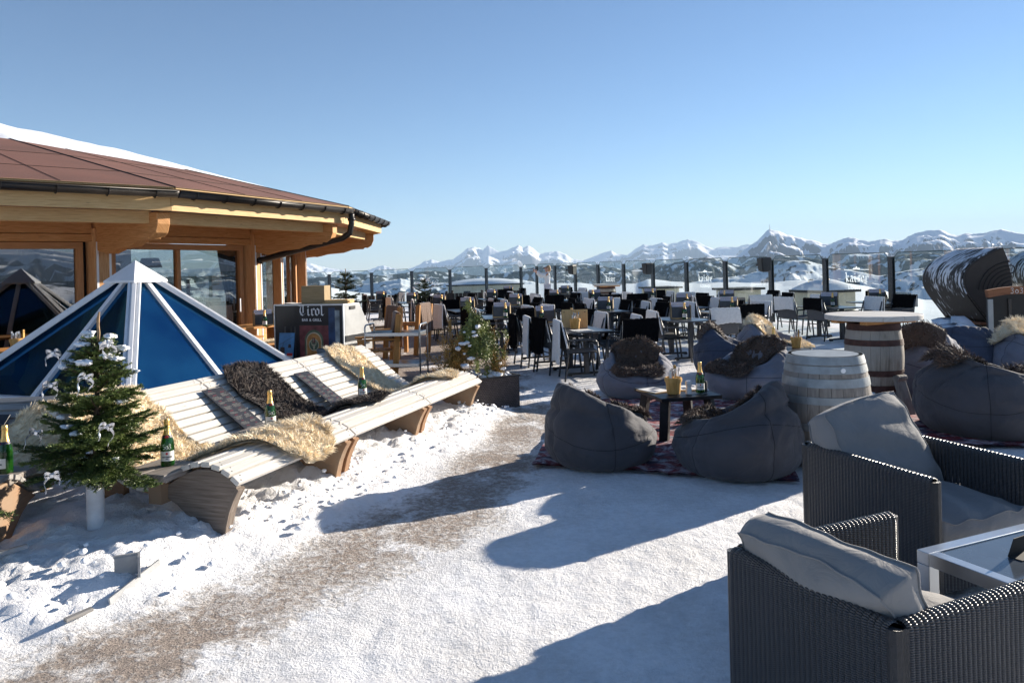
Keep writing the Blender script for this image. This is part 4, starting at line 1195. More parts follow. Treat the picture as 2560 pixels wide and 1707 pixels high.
fleece('sheepskin', 'dark brown sheepskin draped over the middle lounger, behind a numbered bottle', on_lounger(LO, LA, LB, [(1.86, 1.58), (1.92, 1.3), (2.0, 1.0), (2.06, 0.72), (2.16, 0.45), (2.22, 0.20)], 0.32, lambda u, v: 0.010 + 0.015 * math.sin(u * 17 + v * 3) ** 2), FUR_B, n=15000, L=0.060, seed=2)
fleece('sheepskin', 'pale cream sheepskin draped over the farthest lounger, below the steel trolley', on_lounger(LO, LA, LB, [(3.52, 1.60), (3.56, 1.3), (3.60, 1.0), (3.62, 0.72), (3.68, 0.45), (3.76, 0.15)], 0.27, lambda u, v: 0.010 + 0.012 * math.sin(u * 17 + v * 3) ** 2), FUR_C, n=12000, L=0.050, seed=3)
fleece('sheepskin', 'cream sheepskin on the grey lounger left of the fir tree', on_lounger(LO2, NA, NB, [(1.22, 1.42), (1.16, 1.1), (1.08, 0.85), (0.98, 0.6), (0.90, 0.35)], 0.24, lambda u, v: 0.012 + 0.015 * math.sin(u * 15) ** 2), FUR_C, n=10000, L=0.05, seed=4)

# ------------------------------------------------------------ menu boards
def mat_board(): return simple('slate_board', (0.022, 0.022, 0.026), rough=0.45, var=0.25, scale=20)
M_BOARD = mat_board(); M_CHALK = simple('chalk_grey', (0.20, 0.20, 0.20), rough=0.9); M_PINK = simple('pink_heading', (0.15, 0.02, 0.04), rough=0.8)
def script_lines(mb, M, w, h, seed, cols=2, thick=0.0006):
    """menu print: red headings, pale text lines broken into words"""
    rr = random.Random(seed)
    for c in range(cols):
        x0 = -w / 2 + w * (0.06 + c * 0.94 / cols); cw = w * 0.80 / cols
        y = h / 2 - 0.03 - 0.03 * c
        while y > -h / 2 + 0.04:
            hw = cw * rr.uniform(0.22, 0.36); x = x0 + cw * 0.5 - hw / 2
            xx = x
            while xx < x + hw:
                l = rr.uniform(0.006, 0.014); mb.box((xx + l / 2, y + rr.uniform(-.002, .002), thick), (l, rr.uniform(0.004, 0.008), thick * 2), mi=2); xx += l + 0.002
            y -= 0.019
            for _ in range(rr.randint(2, 5)):
                xx = x0 + rr.uniform(0, 0.02); e = x0 + cw * rr.uniform(0.55, 1.0)
                while xx < e:
                    l = rr.uniform(0.006, 0.022); mb.box((xx + l / 2, y, thick), (l, 0.0026, thick * 2), mi=1); xx += l + 0.004
                y -= 0.0085
            y -= 0.014
    return mb
def menu_board(label, O, A, Bk, a, s0, s1, w, seed):
    p0 = lp(O, A, Bk, a, s0, 0.02); p1 = lp(O, A, Bk, a + 0.02, s1, 0.012)
    y = (p1 - p0); Lb = y.length; y.normalize(); x = A.copy(); z = x.cross(y).normalized(); x = y.cross(z)
    c = (p0 + p1) / 2 + z * 0.012
    b = MB(); b.box((0, 0, 0), (w, Lb, 0.006))
    t = MB(); script_lines(t, None, w, Lb, seed)
    o = b.build('menu_board', M_BOARD, None, bevel=0.002)
    o.matrix_world = Matrix((( x.x, y.x, z.x, c.x), (x.y, y.y, z.y, c.y), (x.z, y.z, z.z, c.z), (0, 0, 0, 1)))
    tag(o, label, 'menu board', 'dark menu boards on the loungers')
    to = t.build('print', [M_BOARD, M_CHALK, M_PINK], o); to.location = (0, 0, 0.0035)
    return o
menu_board('dark menu board with red headings between the cream and the brown sheepskin', LO, LA, LB, 1.36, 0.84, 1.38, 0.24, 5)
menu_board('dark menu board with red headings right of the dark brown sheepskin', LO, LA, LB, 2.58, 0.82, 1.34, 0.23, 6)
menu_board('dark menu board on the grey lounger at the left edge', LO2, NA, NB, 0.72, 0.95, 1.36, 0.30, 8)

# ------------------------------------------------------------ sparkling wine bottles
def mat_bottle():
    m, nt, b, out = newmat('green_bottle_glass')
    b.inputs['Base Color'].default_value = (0.006, 0.05, 0.008, 1); b.inputs['Roughness'].default_value = 0.04; b.inputs['Coat Weight'].default_value = 0.4
    b.inputs['Transmission Weight'].default_value = 0.55; b.inputs['IOR'].default_value = 1.4
    tc = N(nt, 'ShaderNodeTexCoord'); n = N(nt, 'ShaderNodeTexNoise', i_Scale=14); nt.links.new(tc.outputs['Object'], n.inputs[0])
    r = ramp(nt, [(0.35, (0.004, 0.035, 0.006)), (0.65, (0.03, 0.17, 0.02))]); nt.links.new(n.outputs[0], r.inputs[0]); nt.links.new(r.outputs[0], b.inputs['Base Color'])
    return m
M_BOT = mat_bottle(); M_GOLD = simple('gold_foil', (0.80, 0.50, 0.17), rough=0.32, metal=0.85, var=0.15, scale=90, bump=0.3, bscale=160)
M_LABEL = simple('cream_label', (0.78, 0.75, 0.70), rough=0.6, var=0.03); M_NAVY = simple('navy_collar', (0.02, 0.02, 0.05), rough=0.5); M_RED = simple('red_seal', (0.5, 0.03, 0.03), rough=0.5); M_INK = simple('ink', (0.03, 0.03, 0.03), rough=0.8); M_PEN = simple('white_pen', (0.85, 0.87, 0.85), rough=0.8)
def digits(ch):
    D = {'5': [[(0.55, 1), (0.12, 1), (0.08, 0.58), (0.35, 0.62), (0.55, 0.4), (0.45, 0.1), (0.1, 0.02)]],
         '0': [[(0.3, 0.7), (0.1, 0.5), (0.1, 0.2), (0.3, 0.02), (0.52, 0.2), (0.5, 0.55), (0.3, 0.7)]],
         '3': [[(0.1, 0.9), (0.4, 0.98), (0.5, 0.75), (0.25, 0.55), (0.52, 0.35), (0.4, 0.05), (0.08, 0.06)]],
         '2': [[(0.1, 0.8), (0.3, 0.98), (0.5, 0.78), (0.1, 0.05), (0.55, 0.08)]],
         '1': [[(0.15, 0.75), (0.35, 0.98), (0.33, 0.02)]]}
    return D[ch]
def bottle(label, p, rz, number=None, group='bottles of sparkling wine'):
    root = thing('wine_bottle', label, 'bottle', tuple(p), rz, group)
    b = MB(); b.lathe([(0.0, 0.006), (0.030, 0.0), (0.041, 0.004), (0.0425, 0.02), (0.0425, 0.13), (0.040, 0.152), (0.033, 0.178), (0.024, 0.205), (0.0185, 0.225), (0.0165, 0.25), (0.015, 0.288), (0.0, 0.288)], 28)
    b.build('glass_body', M_BOT, root, smooth=True, ang=50)
    b = MB(); b.lathe([(0.0265, 0.199), (0.0205, 0.222), (0.018, 0.25), (0.0172, 0.268), (0.0190, 0.270), (0.0190, 0.279), (0.0168, 0.281), (0.0172, 0.295), (0.014, 0.300), (0, 0.301)], 22)
    b.build('gold_foil', M_GOLD, root, smooth=True, ang=40)
    def band(r0, z0, r1, z1, th0, th1, mat, name, off=0.0006):
        mb = MB()
        mb.grid(lambda u, v: ((r0 + (r1 - r0) * v + off) * math.cos(th0 + (th1 - th0) * u), (r0 + (r1 - r0) * v + off) * math.sin(th0 + (th1 - th0) * u), z0 + (z1 - z0) * v), 20, 2)
        return mb.build(name, mat, root, smooth=True)
    lb = band(0.0425, 0.036, 0.0425, 0.098, R(-70), R(70), M_LABEL, 'paper_label')
    band(0.0312, 0.183, 0.0255, 0.200, R(-180), R(180), M_NAVY, 'neck_collar', 0.0009)
    tx = MB()
    def curve_text(txt, z, size, mi, bold=0.0006):
        t2 = MB(); text_mesh(t2, txt, Matrix.Identity(4), size, bold=bold, thick=0.0003)
        for i, v in enumerate(t2.v):
            th = v[0] / 0.0425; t2.v[i] = ((0.0432 + v[2]) * math.cos(th), (0.0432 + v[2]) * math.sin(th), z + v[1])
        tx.add(t2.v, t2.f, mi)
    curve_text('TAITTINGER', 0.062, 0.0115, 0)
    curve_text('BRUT', 0.050, 0.006, 0)
    tx.build('label_print', M_INK, lb)
    sm_ = MB(); sm_.tube([(0.0428, 0, 0.084), (0.0442, 0, 0.084)], 0.0075, 14); sm_.build('seal', M_RED, lb)
    s2 = MB(); s2.tube([(0.0285, 0, 0.187), (0.0325, 0, 0.186)], 0.011, 14); s2.build('neck_seal', M_RED, root)
    if number:
        nm = MB(); tmp = MB(); x = -0.026
        for ch in number:
            for st in digits(ch):
                tmp.tube([(x + a_ * 0.030, c_ * 0.030, 0) for a_, c_ in st], 0.0016, 4)
            x += 0.018
        for i, v in enumerate(tmp.v):
            th = v[0] / 0.043; z = 0.112 + v[1]; r_ = float(np.interp(z, [0.13, 0.152, 0.178], [0.0430, 0.0405, 0.0335]))
            tmp.v[i] = ((r_ + v[2]) * math.cos(th), (r_ + v[2]) * math.sin(th), z)
        nm.add(tmp.v, tmp.f); nm.build('handwritten_number', M_PEN, root)
    return root
def to_cam(p): return math.atan2(-p[1], -p[0])
def on_shelf(O, A, Bk, a, s, z): q = O + A * a + Bk * s; return (q.x, q.y, z)
p = on_shelf(LO, LA, LB, 0.06, 0.59, 0.478); bottle('green sparkling wine bottle marked 503 on the shelf beside the fir tree', p, to_cam(p) - 0.1, '503')
p = on_shelf(LO, LA, LB, UNIT - 0.20, 0.64, 0.478); bottle('green sparkling wine bottle marked 502 on the shelf before the brown sheepskin', p, to_cam(p) + 0.25, '502')
p = on_shelf(LO, LA, LB, 2 * UNIT - 0.20, 0.62, 0.478); bottle('green sparkling wine bottle marked 501 on the shelf before the far cream sheepskin', p, to_cam(p) + 0.3, '501')
p = on_shelf(LO2, NA, NB, 1.27, 0.50, 0.494); bottle('dark green sparkling wine bottle on the grey lounger left of the fir tree', p, to_cam(p) - 1.2)
# ------------------------------------------------------------ firs
def mat_needles(name, lo, hi):
    m, nt, b, out = newmat(name)
    at_ = N(nt, 'ShaderNodeAttribute', attribute_name='tint')
    r = ramp(nt, [(0.0, lo), (1.0, hi)]); nt.links.new(at_.outputs['Fac'], r.inputs[0]); nt.links.new(r.outputs[0], b.inputs['Base Color'])
    b.inputs['Roughness'].default_value = 0.5; b.inputs['Specular IOR Level'].default_value = 0.4
    return m
M_FIR = mat_needles('fir_needles', (0.022, 0.048, 0.012), (0.17, 0.22, 0.06))
M_FIRD = mat_needles('dark_fir_needles', (0.010, 0.022, 0.012), (0.05, 0.08, 0.035))
M_BRONZE = mat_needles('bronze_leaves', (0.045, 0.055, 0.012), (0.44, 0.24, 0.055))
M_WEEP = mat_needles('weeping_foliage', (0.035, 0.070, 0.016), (0.30, 0.33, 0.10))
M_BARK = simple('fir_bark', (0.09, 0.06, 0.04), rough=0.9, var=0.4, scale=40, bump=0.5)
M_TWIG = simple('pale_leader', (0.30, 0.19, 0.10), rough=0.8, var=0.3, scale=60, bump=0.4)
def needle_mesh(segs, step, nl, nw, rg, up=0.25):
    """segs: list of (p, q, tint) twig segments; returns arrays for flat needles in three rows"""
    V = []; T = []
    for p, q, tn in segs:
        d = q - p; L = np.linalg.norm(d)
        if L < 1e-5: continue
        d = d / L
        side = np.cross(d, [0, 0, 1.0]); sl_ = np.linalg.norm(side)
        side = side / sl_ if sl_ > 1e-3 else np.array([1.0, 0, 0])
        nn = np.cross(side, d)
        k = max(2, int(L / step))
        for row in range(4):
            t = (np.arange(k) + rg.random(k)) / k
            base = p + np.outer(t, d) * L
            if row == 0: dirv = side
            elif row == 1: dirv = -side
            elif row == 2: dirv = side * 0.55 + nn * 0.75
            else: dirv = -side * 0.55 + nn * 0.75
            dr = dirv[None, :] + d[None, :] * (0.55 + 0.3 * rg.random((k, 1))) + rg.normal(0, 0.18, (k, 3)) + np.array([0, 0, up * 0.3])
            dr /= np.linalg.norm(dr, axis=1, keepdims=True)
            ln = nl * (0.75 + 0.5 * rg.random((k, 1)))
            wv = np.cross(dr, nn[None, :] + rg.normal(0, .5, (k, 3))); wv /= np.linalg.norm(wv, axis=1, keepdims=True) + 1e-9
            a = base - wv * nw * .5; b_ = base + wv * nw * .5; c = base + dr * ln
            mid1 = base + dr * ln * .6 + wv * nw * .6; mid0 = base + dr * ln * .6 - wv * nw * .6
            V.append(np.stack([a, b_, mid1, c, mid0], 1).reshape(-1, 3))
            tt = np.clip(tn + rg.normal(0, 0.16, k), 0, 1)
            T.append(np.repeat(tt, 5))
    V = np.concatenate(V); T = np.concatenate(T)
    n = len(V) // 5
    i = np.arange(n) * 5
    F = np.concatenate([np.stack([i, i + 1, i + 2, i + 4], 1), np.stack([i + 4, i + 2, i + 3, i + 3], 1)])
    return V, F, T
def np_mesh_poly(name, V, F, mat, parent, T):
    """quads where a repeated last index means a triangle"""
    tri = F[:, 2] == F[:, 3]
    me = bpy.data.meshes.new(name)
    q = F[~tri]; t3 = F[tri][:, :3]
    me.vertices.add(len(V)); me.vertices.foreach_set('co', V.astype(np.float32).ravel())
    loops = np.concatenate([q.ravel(), t3.ravel()]); me.loops.add(len(loops)); me.loops.foreach_set('vertex_index', loops.astype(np.int32))
    st = np.concatenate([np.arange(len(q)) * 4, len(q) * 4 + np.arange(len(t3)) * 3]); me.polygons.add(len(st)); me.polygons.foreach_set('loop_start', st.astype(np.int32))
    me.update(calc_edges=True)
    a = me.attributes.new('tint', 'FLOAT', 'POINT'); a.data.foreach_set('value', T.astype(np.float32))
    me.materials.append(mat)
    o = bpy.data.objects.new(name, me); link(o, parent)
    if parent: adopt(o, parent)
    return o
def fir(label, loc, H, rad, z0, nbr, seed, mat, step=0.006, nl=0.017, nw=0.0028, leader=0.22, lean=(0, 0), scale_twig=1.0, snow=0, droop=0.25):
    rg = np.random.default_rng(seed)
    root = thing('fir_tree', label, 'tree', loc)
    segs = []; br = MB(); tips = []
    top = H
    def trunk(z): return np.array([lean[0] * (z / H) ** 1.5, lean[1] * (z / H) ** 1.5, z])
    b = MB(); b.tube([tuple(trunk(z)) for z in np.linspace(0.0, top - leader, 6)], [0.022 * H * (1 - 0.8 * i / 5) + 0.003 for i in range(6)], 7)
    b.build('trunk', M_BARK, root)
    b = MB(); b.tube([tuple(trunk(z) + [0.004 * math.sin(z * 40), 0, 0]) for z in np.linspace(top - leader - 0.02, top, 6)], [0.009, 0.009, 0.0085, 0.008, 0.009, 0.005], 6); b.build('leader', M_TWIG, root)
    levels = []
    z = z0
    while z < top - leader:
        levels.append(z); z += (top - leader - z0) / (nbr / 5.2) * rg.uniform(0.75, 1.25)
    levels.append(top - leader - 0.01)
    for li, z in enumerate(levels):
        f = (z - z0) / (top - leader - z0)
        nb_ = 5 if f < 0.9 else 4
        a0 = rg.random() * 6.28
        for k in range(nb_):
            az_ = a0 + k * 6.283 / nb_ + rg.normal(0, .22)
            L = rad * (1 - f) ** 0.75 * rg.uniform(0.75, 1.15) + 0.07 * H * (0.6 + .4 * f)
            el_ = np.interp(f, [0, .5, 1], [-droop - .05, 0.12, 0.55]) + rg.normal(0, .17)
            n = 5
            p = trunk(z); d = np.array([math.cos(az_) * math.cos(el_), math.sin(az_) * math.cos(el_), math.sin(el_)])
            pts = [p]
            for j in range(n):
                p = p + d * L / n; d = d + np.array([0, 0, 0.05 if f < 0.6 else 0.02]) - np.array([0, 0, droop * 0.10]) * (1 - f); d /= np.linalg.norm(d); pts.append(p)
            br.tube([tuple(q) for q in pts], [0.006 * (1 - .7 * j / n) * (0.5 + H * .5) + 0.001 for j in range(n + 1)], 4, cap=False)
            tn = 0.25 + 0.3 * rg.random() + 0.15 * f
            for j in range(n): segs.append((pts[j], pts[j + 1], tn + 0.05 * j))
            tips.append((pts[-1], pts[-2], az_))
            nt_ = max(3, int(L / (0.034 * scale_twig)))
            for t in range(1, nt_):
                u = t / nt_ * n; j = min(int(u), n - 1); q = pts[j] + (pts[j + 1] - pts[j]) * (u - j)
                dd = pts[j + 1] - pts[j]; dd /= np.linalg.norm(dd)
                sd = np.cross(dd, [0, 0, 1.0]); sd /= np.linalg.norm(sd) + 1e-9
                tl = (0.42 * L * (1 - t / nt_) + 0.035 * H) * rg.uniform(.6, 1.15)
                tl = min(tl, 0.20 * H)
                for s in (-1, 1):
                    td = dd * 0.75 + sd * s * 0.75 + np.array([0, 0, rg.normal(-0.10, .12)])
                    td /= np.linalg.norm(td)
                    q2 = q + td * tl * .55; td2 = td + np.array([0, 0, rg.normal(-.12, .1)]); q3 = q2 + td2 * tl * .45
                    segs.append((q, q2, tn)); segs.append((q2, q3, tn + 0.18))
                    if tl > 0.09:
                        for s2 in (-1, 1):
                            e_ = td * .7 + np.cross(td, [0, 0, 1.0]) * s2 * .7; segs.append((q2, q2 + e_ * tl * .35, tn + 0.12))
    br.build('branches', M_BARK, root)
    V, F, T = needle_mesh(segs, step, nl, nw, rg)
    np_mesh_poly('foliage', V, F, mat, root, T)
    return root, tips, levels
def snow_blobs(name, parent, pts, r0, r1, seed, flat=0.6, mat=None):
    rg = np.random.default_rng(seed)
    for p in pts:
        b = MB()
        r = rg.uniform(r0, r1); ax_ = rg.uniform(0.7, 1.4)
        ph = rg.random(3) * 6
        def fn(u, v):
            th = u * 6.2832; fi = (v - .5) * math.pi
            k = r * (1 + 0.38 * math.sin(3 * th + ph[0]) * math.cos(fi) + 0.3 * math.sin(5 * th + ph[1] + fi * 4) + 0.16 * math.sin(9 * th + ph[2] - fi * 7))
            return (p[0] + k * ax_ * math.cos(th) * math.cos(fi), p[1] + k / ax_ * math.sin(th) * math.cos(fi), p[2] + k * flat * math.sin(fi))
        b.grid(fn, 18, 8, closeu=True)
        b.build('snow_clump', mat or M_SNOWBIT, parent, smooth=True)
tz = gz(-2.62, 4.70)
tree, tips, lev = fir('small fir tree with silver ribbon bows in a white pipe stand beside the nearest lounger', (-2.58, 4.66, tz + 0.14), 1.12, 0.37, 0.20, 74, 11, M_FIR, droop=0.08, step=0.0052, nl=0.019, nw=0.0034, leader=0.19, scale_twig=0.85, lean=(0.04, 0.0))
rg = np.random.default_rng(5)
snow_blobs('snow', tree, [tuple(p + (q - p) * rg.uniform(0.1, .9) + [0, 0, 0.012]) for p, q, a in tips[-26:] if rg.random() < 0.8] + [tuple(t[0] * 0.6 + [0, 0, t[0][2] * .4 + .01]) for t in tips[10:40:3]], 0.016, 0.04, 4, flat=0.45)
b = MB(); b.lathe([(0.045, -0.15), (0.05, -0.15), (0.05, 0.26), (0.042, 0.26), (0.042, 0.0)], 20)
st = b.build('pipe_stand', simple('white_painted_pipe', (0.62, 0.63, 0.66), rough=0.5, var=0.12, scale=12), None, smooth=True, ang=40, loc=(-2.58, 4.64, tz))
tag(st, 'white metal pipe stuck in the snow holding the ribboned fir tree', 'pipe stand')
M_RIB = simple('silver_ribbon', (0.72, 0.73, 0.76), rough=0.22, metal=0.75, var=0.08)
def bow(p, rz, s=1.0):
    rr = random.Random(int(p[0] * 999))
    b = MB()
    def strip(pts, w):
        pts = [Vector(q) for q in pts]; vs = []
        for q in pts: vs += [q + Vector((0, -w / 2 * .3, w / 2)), q - Vector((0, -w / 2 * .3, w / 2))]
        fs = [(2 * i, 2 * i + 1, 2 * i + 3, 2 * i + 2) for i in range(len(pts) - 1)]
        b.add(vs, fs)
    for sgn in (-1, 1):
        lp_ = [(sgn * 0.042 * math.sin(t) * (1 + .2 * math.sin(t)), -0.025 * math.sin(2 * t), 0.022 * math.sin(t * 2) + 0.01) for t in np.linspace(0, math.pi, 10)]
        strip(lp_, 0.024)
        L = rr.uniform(0.06, 0.13)
        tl = [(sgn * (0.015 + 0.05 * t + 0.02 * math.sin(t * 5)), -0.02 - 0.025 * math.sin(t * 3 + sgn), -L * t) for t in np.linspace(0, 1, 9)]
        strip(tl, 0.022)
    b.box((0, -0.01, 0.005), (0.02, 0.02, 0.022))
    o = b.build('ribbon_bow', M_RIB, None); o.location = p; o.rotation_euler = (0, rr.uniform(-.3, .3), rz); o.scale = (s, s, s)
    so_ = o.modifiers.new('Solid', 'SOLIDIFY'); so_.thickness = 0.0015
    return tag(o, 'silver ribbon bow tied in the small fir tree beside the nearest lounger', 'ribbon', 'silver bows in the fir tree')
tx, ty, tzz = tree.location
for dx, dy, dz, rz in ((-0.17, -0.24, 0.70, 0.2), (-0.30, -0.20, 0.42, -0.2), (0.24, -0.30, 0.46, 0.3), (-0.10, -0.36, 0.20, 0.0), (0.06, -0.22, 0.74, 0.4), (-0.20, -0.14, 0.88, -0.4), (0.16, -0.12, 0.92, 0.6)):
    bow((tx + dx * .85, ty + dy * .85, tzz + dz), rz + 0.5, 0.78)
# a second fir just outside the left edge reaches into the picture
fir('fir branch tips reaching in from the left edge below the menu board', (-3.12, 4.06, gz(-3.1, 4.0) + 0.1), 0.95, 0.36, 0.20, 34, 17, M_FIR, step=0.008)
# potted firs farther off
fir('bushy fir tree standing behind the black drinks cabinet', (-3.42, 15.6, 0.1), 1.66, 0.50, 0.45, 46, 21, M_FIRD, step=0.011, nl=0.026, nw=0.006, leader=0.16, scale_twig=1.5)
t3 = fir('snow dusted fir tree before the far glass fence, among the far tables', (-3.25, 28.2, 0.05), 1.42, 0.60, 0.35, 46, 22, M_FIRD, step=0.016, nl=0.035, nw=0.009, leader=0.2, scale_twig=1.6)
snow_blobs('snow', t3[0], [tuple(p + [0, 0, 0.02]) for p, q, a in t3[1][::2]], 0.025, 0.06, 6, flat=0.5)
for nm, (x, y), lb in (('pot', (-3.42, 15.6), 'dark pot of the fir tree behind the drinks cabinet'), ('pot', (-3.25, 28.2), 'dark pot of the fir tree before the far fence')):
    b = MB(); b.lathe([(0.14, 0), (0.2, 0.36), (0.215, 0.36), (0.215, 0.40), (0.18, 0.40), (0.17, 0.34), (0.0, 0.33)], 18)
    tag(b.build('plant_pot', simple('dark_pot_' + str(len(lb)), (0.03, 0.03, 0.03), rough=0.6), None, loc=(x, y, 0)), lb, 'pot')

# ------------------------------------------------------------ planter with shrubs
def mat_weave(name, col, col2, sc=0.022, rough=0.4, gap=0.35, bump=0.8):
    """plaited plastic strips by UV in metres"""
    m, nt, b, out = newmat(name)
    L = nt.links.new
    uv = N(nt, 'ShaderNodeUVMap', uv_map='UVMap')
    br = N(nt, 'ShaderNodeTexBrick', i_Scale=1.0, offset=0.5); br.inputs['Brick Width'].default_value = sc * 1.5; br.inputs['Row Height'].default_value = sc; br.inputs['Mortar Size'].default_value = sc * 0.13; br.inputs['Mortar Smooth'].default_value = 0.6
    br.inputs['Color1'].default_value = (*col, 1); br.inputs['Color2'].default_value = (*col2, 1); br.inputs['Mortar'].default_value = (0.006, 0.005, 0.005, 1)
    L(uv.outputs[0], br.inputs['Vector']); L(br.outputs['Color'], b.inputs['Base Color'])
    b.inputs['Roughness'].default_value = rough
    inv = N(nt, 'ShaderNodeMath', operation='SUBTRACT'); inv.inputs[0].default_value = 1.0; L(br.outputs['Fac'], inv.inputs[1])
    bp = N(nt, 'ShaderNodeBump', i_Strength=bump, i_Distance=0.006); L(inv.outputs[0], bp.inputs['Height']); L(bp.outputs[0], b.inputs['Normal'])
    return m
M_PLW = mat_weave('planter_weave', (0.075, 0.060, 0.055), (0.11, 0.09, 0.085), sc=0.021)
M_SOIL = simple('dark_soil', (0.03, 0.022, 0.018), rough=0.95, bump=0.8, bscale=40)
def uvbox(b, c, s, mi=0):
    """four walls with UV in metres"""
    x, y, z = s[0] / 2, s[1] / 2, s[2] / 2
    cs = [(-x, -y), (x, -y), (x, y), (-x, y)]
    u0 = 0
    for i in range(4):
        p, q = cs[i], cs[(i + 1) % 4]; L = math.hypot(q[0] - p[0], q[1] - p[1])
        vs = [(c[0] + p[0], c[1] + p[1], c[2] - z), (c[0] + q[0], c[1] + q[1], c[2] - z), (c[0] + q[0], c[1] + q[1], c[2] + z), (c[0] + p[0], c[1] + p[1], c[2] + z)]
        b.add(vs, [(0, 1, 2, 3)], mi, [[(u0, 0), (u0 + L, 0), (u0 + L, s[2]), (u0, s[2])]])
        u0 += L
PLX, PLY, PLR = -0.42, 9.20, R(30)
pl = thing('planter', 'dark woven plastic planter box with three snowy shrubs at the end of the loungers', 'planter', (PLX, PLY, 0), PLR)
b = MB(); uvbox(b, (0, 0, 0.19), (0.86, 0.40, 0.38)); b.build('woven_box', M_PLW, pl)
b = MB()
for sx, sy, lx, ly in ((0, -.2, .88, .03), (0, .2, .88, .03), (-.43, 0, .03, .37), (.43, 0, .03, .37)): b.box((sx, sy, 0.388), (lx, ly, 0.022))
b.build('rim', M_LAMPBLK, pl, bevel=0.003)
b = MB(); b.grid(lambda u, v: ((u - .5) * .82, (v - .5) * .37, 0.345 + 0.025 * math.sin(u * 17) * math.cos(v * 9)), 14, 8); b.build('soil', M_SOIL, pl)
snow_blobs('snow', pl, [(0.05, -0.06, 0.38), (0.2, 0.03, 0.39), (-0.25, 0.02, 0.39), (0.13, -0.1, 0.40), (-0.1, 0.08, 0.38), (0.34, -0.02, 0.375)], 0.05, 0.11, 8, flat=0.5)
def leafy(name, label, loc, sprays, mat, leaf, seed, cat='shrub', trunk=None, hang=False, snowpts=()):
    """sprays: list of (base, tip, spread, count) of short leafy shoots"""
    rg = np.random.default_rng(seed)
    root = thing(name, label, cat, loc)
    b = MB()
    V = []; T = []
    for base, tip, spread, cnt in sprays:
        base = np.array(base); tip = np.array(tip); d = tip - base; L = np.linalg.norm(d)
        pts = [base + d * t + np.array([rg.normal(0, spread * .08), rg.normal(0, spread * .08), 0.0]) * t for t in np.linspace(0, 1, 5)]
        b.tube([tuple(p) for p in pts], [0.006, 0.005, 0.004, 0.003, 0.0015], 4, cap=False)
        tn = 0.3 + 0.35 * rg.random()
        for _ in range(cnt):
            t = rg.random() ** 0.75; k = t * 4; j = min(int(k), 3); q = pts[j] + (pts[j + 1] - pts[j]) * (k - j)
            w = spread * (1.15 - 0.8 * t)
            o = q + np.array([rg.normal(0, w * .45), rg.normal(0, w * .45), rg.normal(0, w * .3)])
            if hang: o[2] -= abs(rg.normal(0, w))
            dr = (o - q) * 0.6 + d / L * 0.4 * L * .3 + rg.normal(0, 0.02, 3)
            if hang: dr = dr * .4 + np.array([0, 0, -0.05])
            dr /= np.linalg.norm(dr) + 1e-9
            for s in range(7):
                p0 = o + dr * leaf * s * .55
                ld = dr * .7 + rg.normal(0, .55, 3); ld /= np.linalg.norm(ld)
                sd = np.cross(ld, rg.normal(0, 1, 3)); sd /= np.linalg.norm(sd) + 1e-9
                l = leaf * rg.uniform(.7, 1.2); w2 = l * (0.34 if not hang else 0.2)
                V += [p0, p0 + ld * l * .5 + sd * w2, p0 + ld * l, p0 + ld * l * .5 - sd * w2]
                tt = np.clip(tn + 0.5 * (t - .5) + rg.normal(0, .13), 0, 1); T += [tt] * 4
    b.build('stems', M_TWIG if trunk is None else M_BARK, root)
    if trunk: tb = MB(); tb.tube(trunk, [0.014, 0.013, 0.012, 0.011][:len(trunk)], 7); tb.build('trunk', M_TWIG, root)
    V = np.array(V); n = len(V) // 4; F = np.arange(n * 4).reshape(n, 4)
    o = np_mesh('foliage', V, F, mat, root, smooth=False, attrs={'tint': np.array(T)})
    if len(snowpts): snow_blobs('snow', root, snowpts, 0.016, 0.038, seed, flat=0.6)
    return root
def pp(x, y, z=0.34):
    c, s = math.cos(PLR), math.sin(PLR); return (PLX + x * c - y * s, PLY + x * s + y * c, z)
rg = np.random.default_rng(3)
spr = []
for _ in range(26):
    a = rg.random() * 6.28; r = rg.uniform(0.02, 0.20); h = rg.uniform(0.22, 0.58)
    spr.append(((0, 0, 0), (math.cos(a) * r * 1.2, math.sin(a) * r, h), 0.075, 34))
spr += [((0, 0, 0), (-0.33, -0.05, 0.34), 0.05, 26), ((0, 0, 0), (-0.05, 0.0, 0.72), 0.07, 60), ((0, 0, 0), (-0.26, 0.05, 0.14), 0.06, 30), ((0, 0, 0), (0.22, -0.05, 0.30), 0.10, 60)]
leafy('boxwood_shrub', 'bronze and green boxwood shrub with snow, left one in the planter', pp(-0.33, 0.0), spr, M_BRONZE, 0.020, 31, snowpts=[(0.05, -0.1, 0.42), (0.12, -0.12, 0.36), (0.1, -0.05, 0.47), (0.18, -0.1, 0.45), (-0.05, -0.1, 0.15), (0.12, -0.16, 0.22), (0.02, -0.14, 0.12), (0.2, -0.1, 0.3)])
spr = []
for _ in range(16):
    a = rg.random() * 6.28; r = rg.uniform(0.02, 0.13); h = rg.uniform(0.14, 0.34)
    spr.append(((0, 0, 0), (math.cos(a) * r, math.sin(a) * r, h), 0.05, 22))
spr += [((0, 0, 0), (-0.03, 0, 0.60), 0.035, 60), ((0, 0, 0), (0.12, 0.0, 0.44), 0.04, 50), ((0, 0, 0), (-0.05, -0.1, -0.10), 0.04, 30), ((0.1, 0, 0.3), (0.16, 0, 0.50), 0.012, 6)]
leafy('boxwood_shrub', 'rust coloured boxwood shrub with snow, right one in the planter', pp(0.20, -0.05), spr, M_BRONZE, 0.018, 33, snowpts=[(0.02, -0.08, 0.08), (0.08, -0.07, 0.14), (-0.02, -0.09, 0.03), (-0.08, -0.06, 0.10), (0.05, -0.08, 0.20)])
spr = []
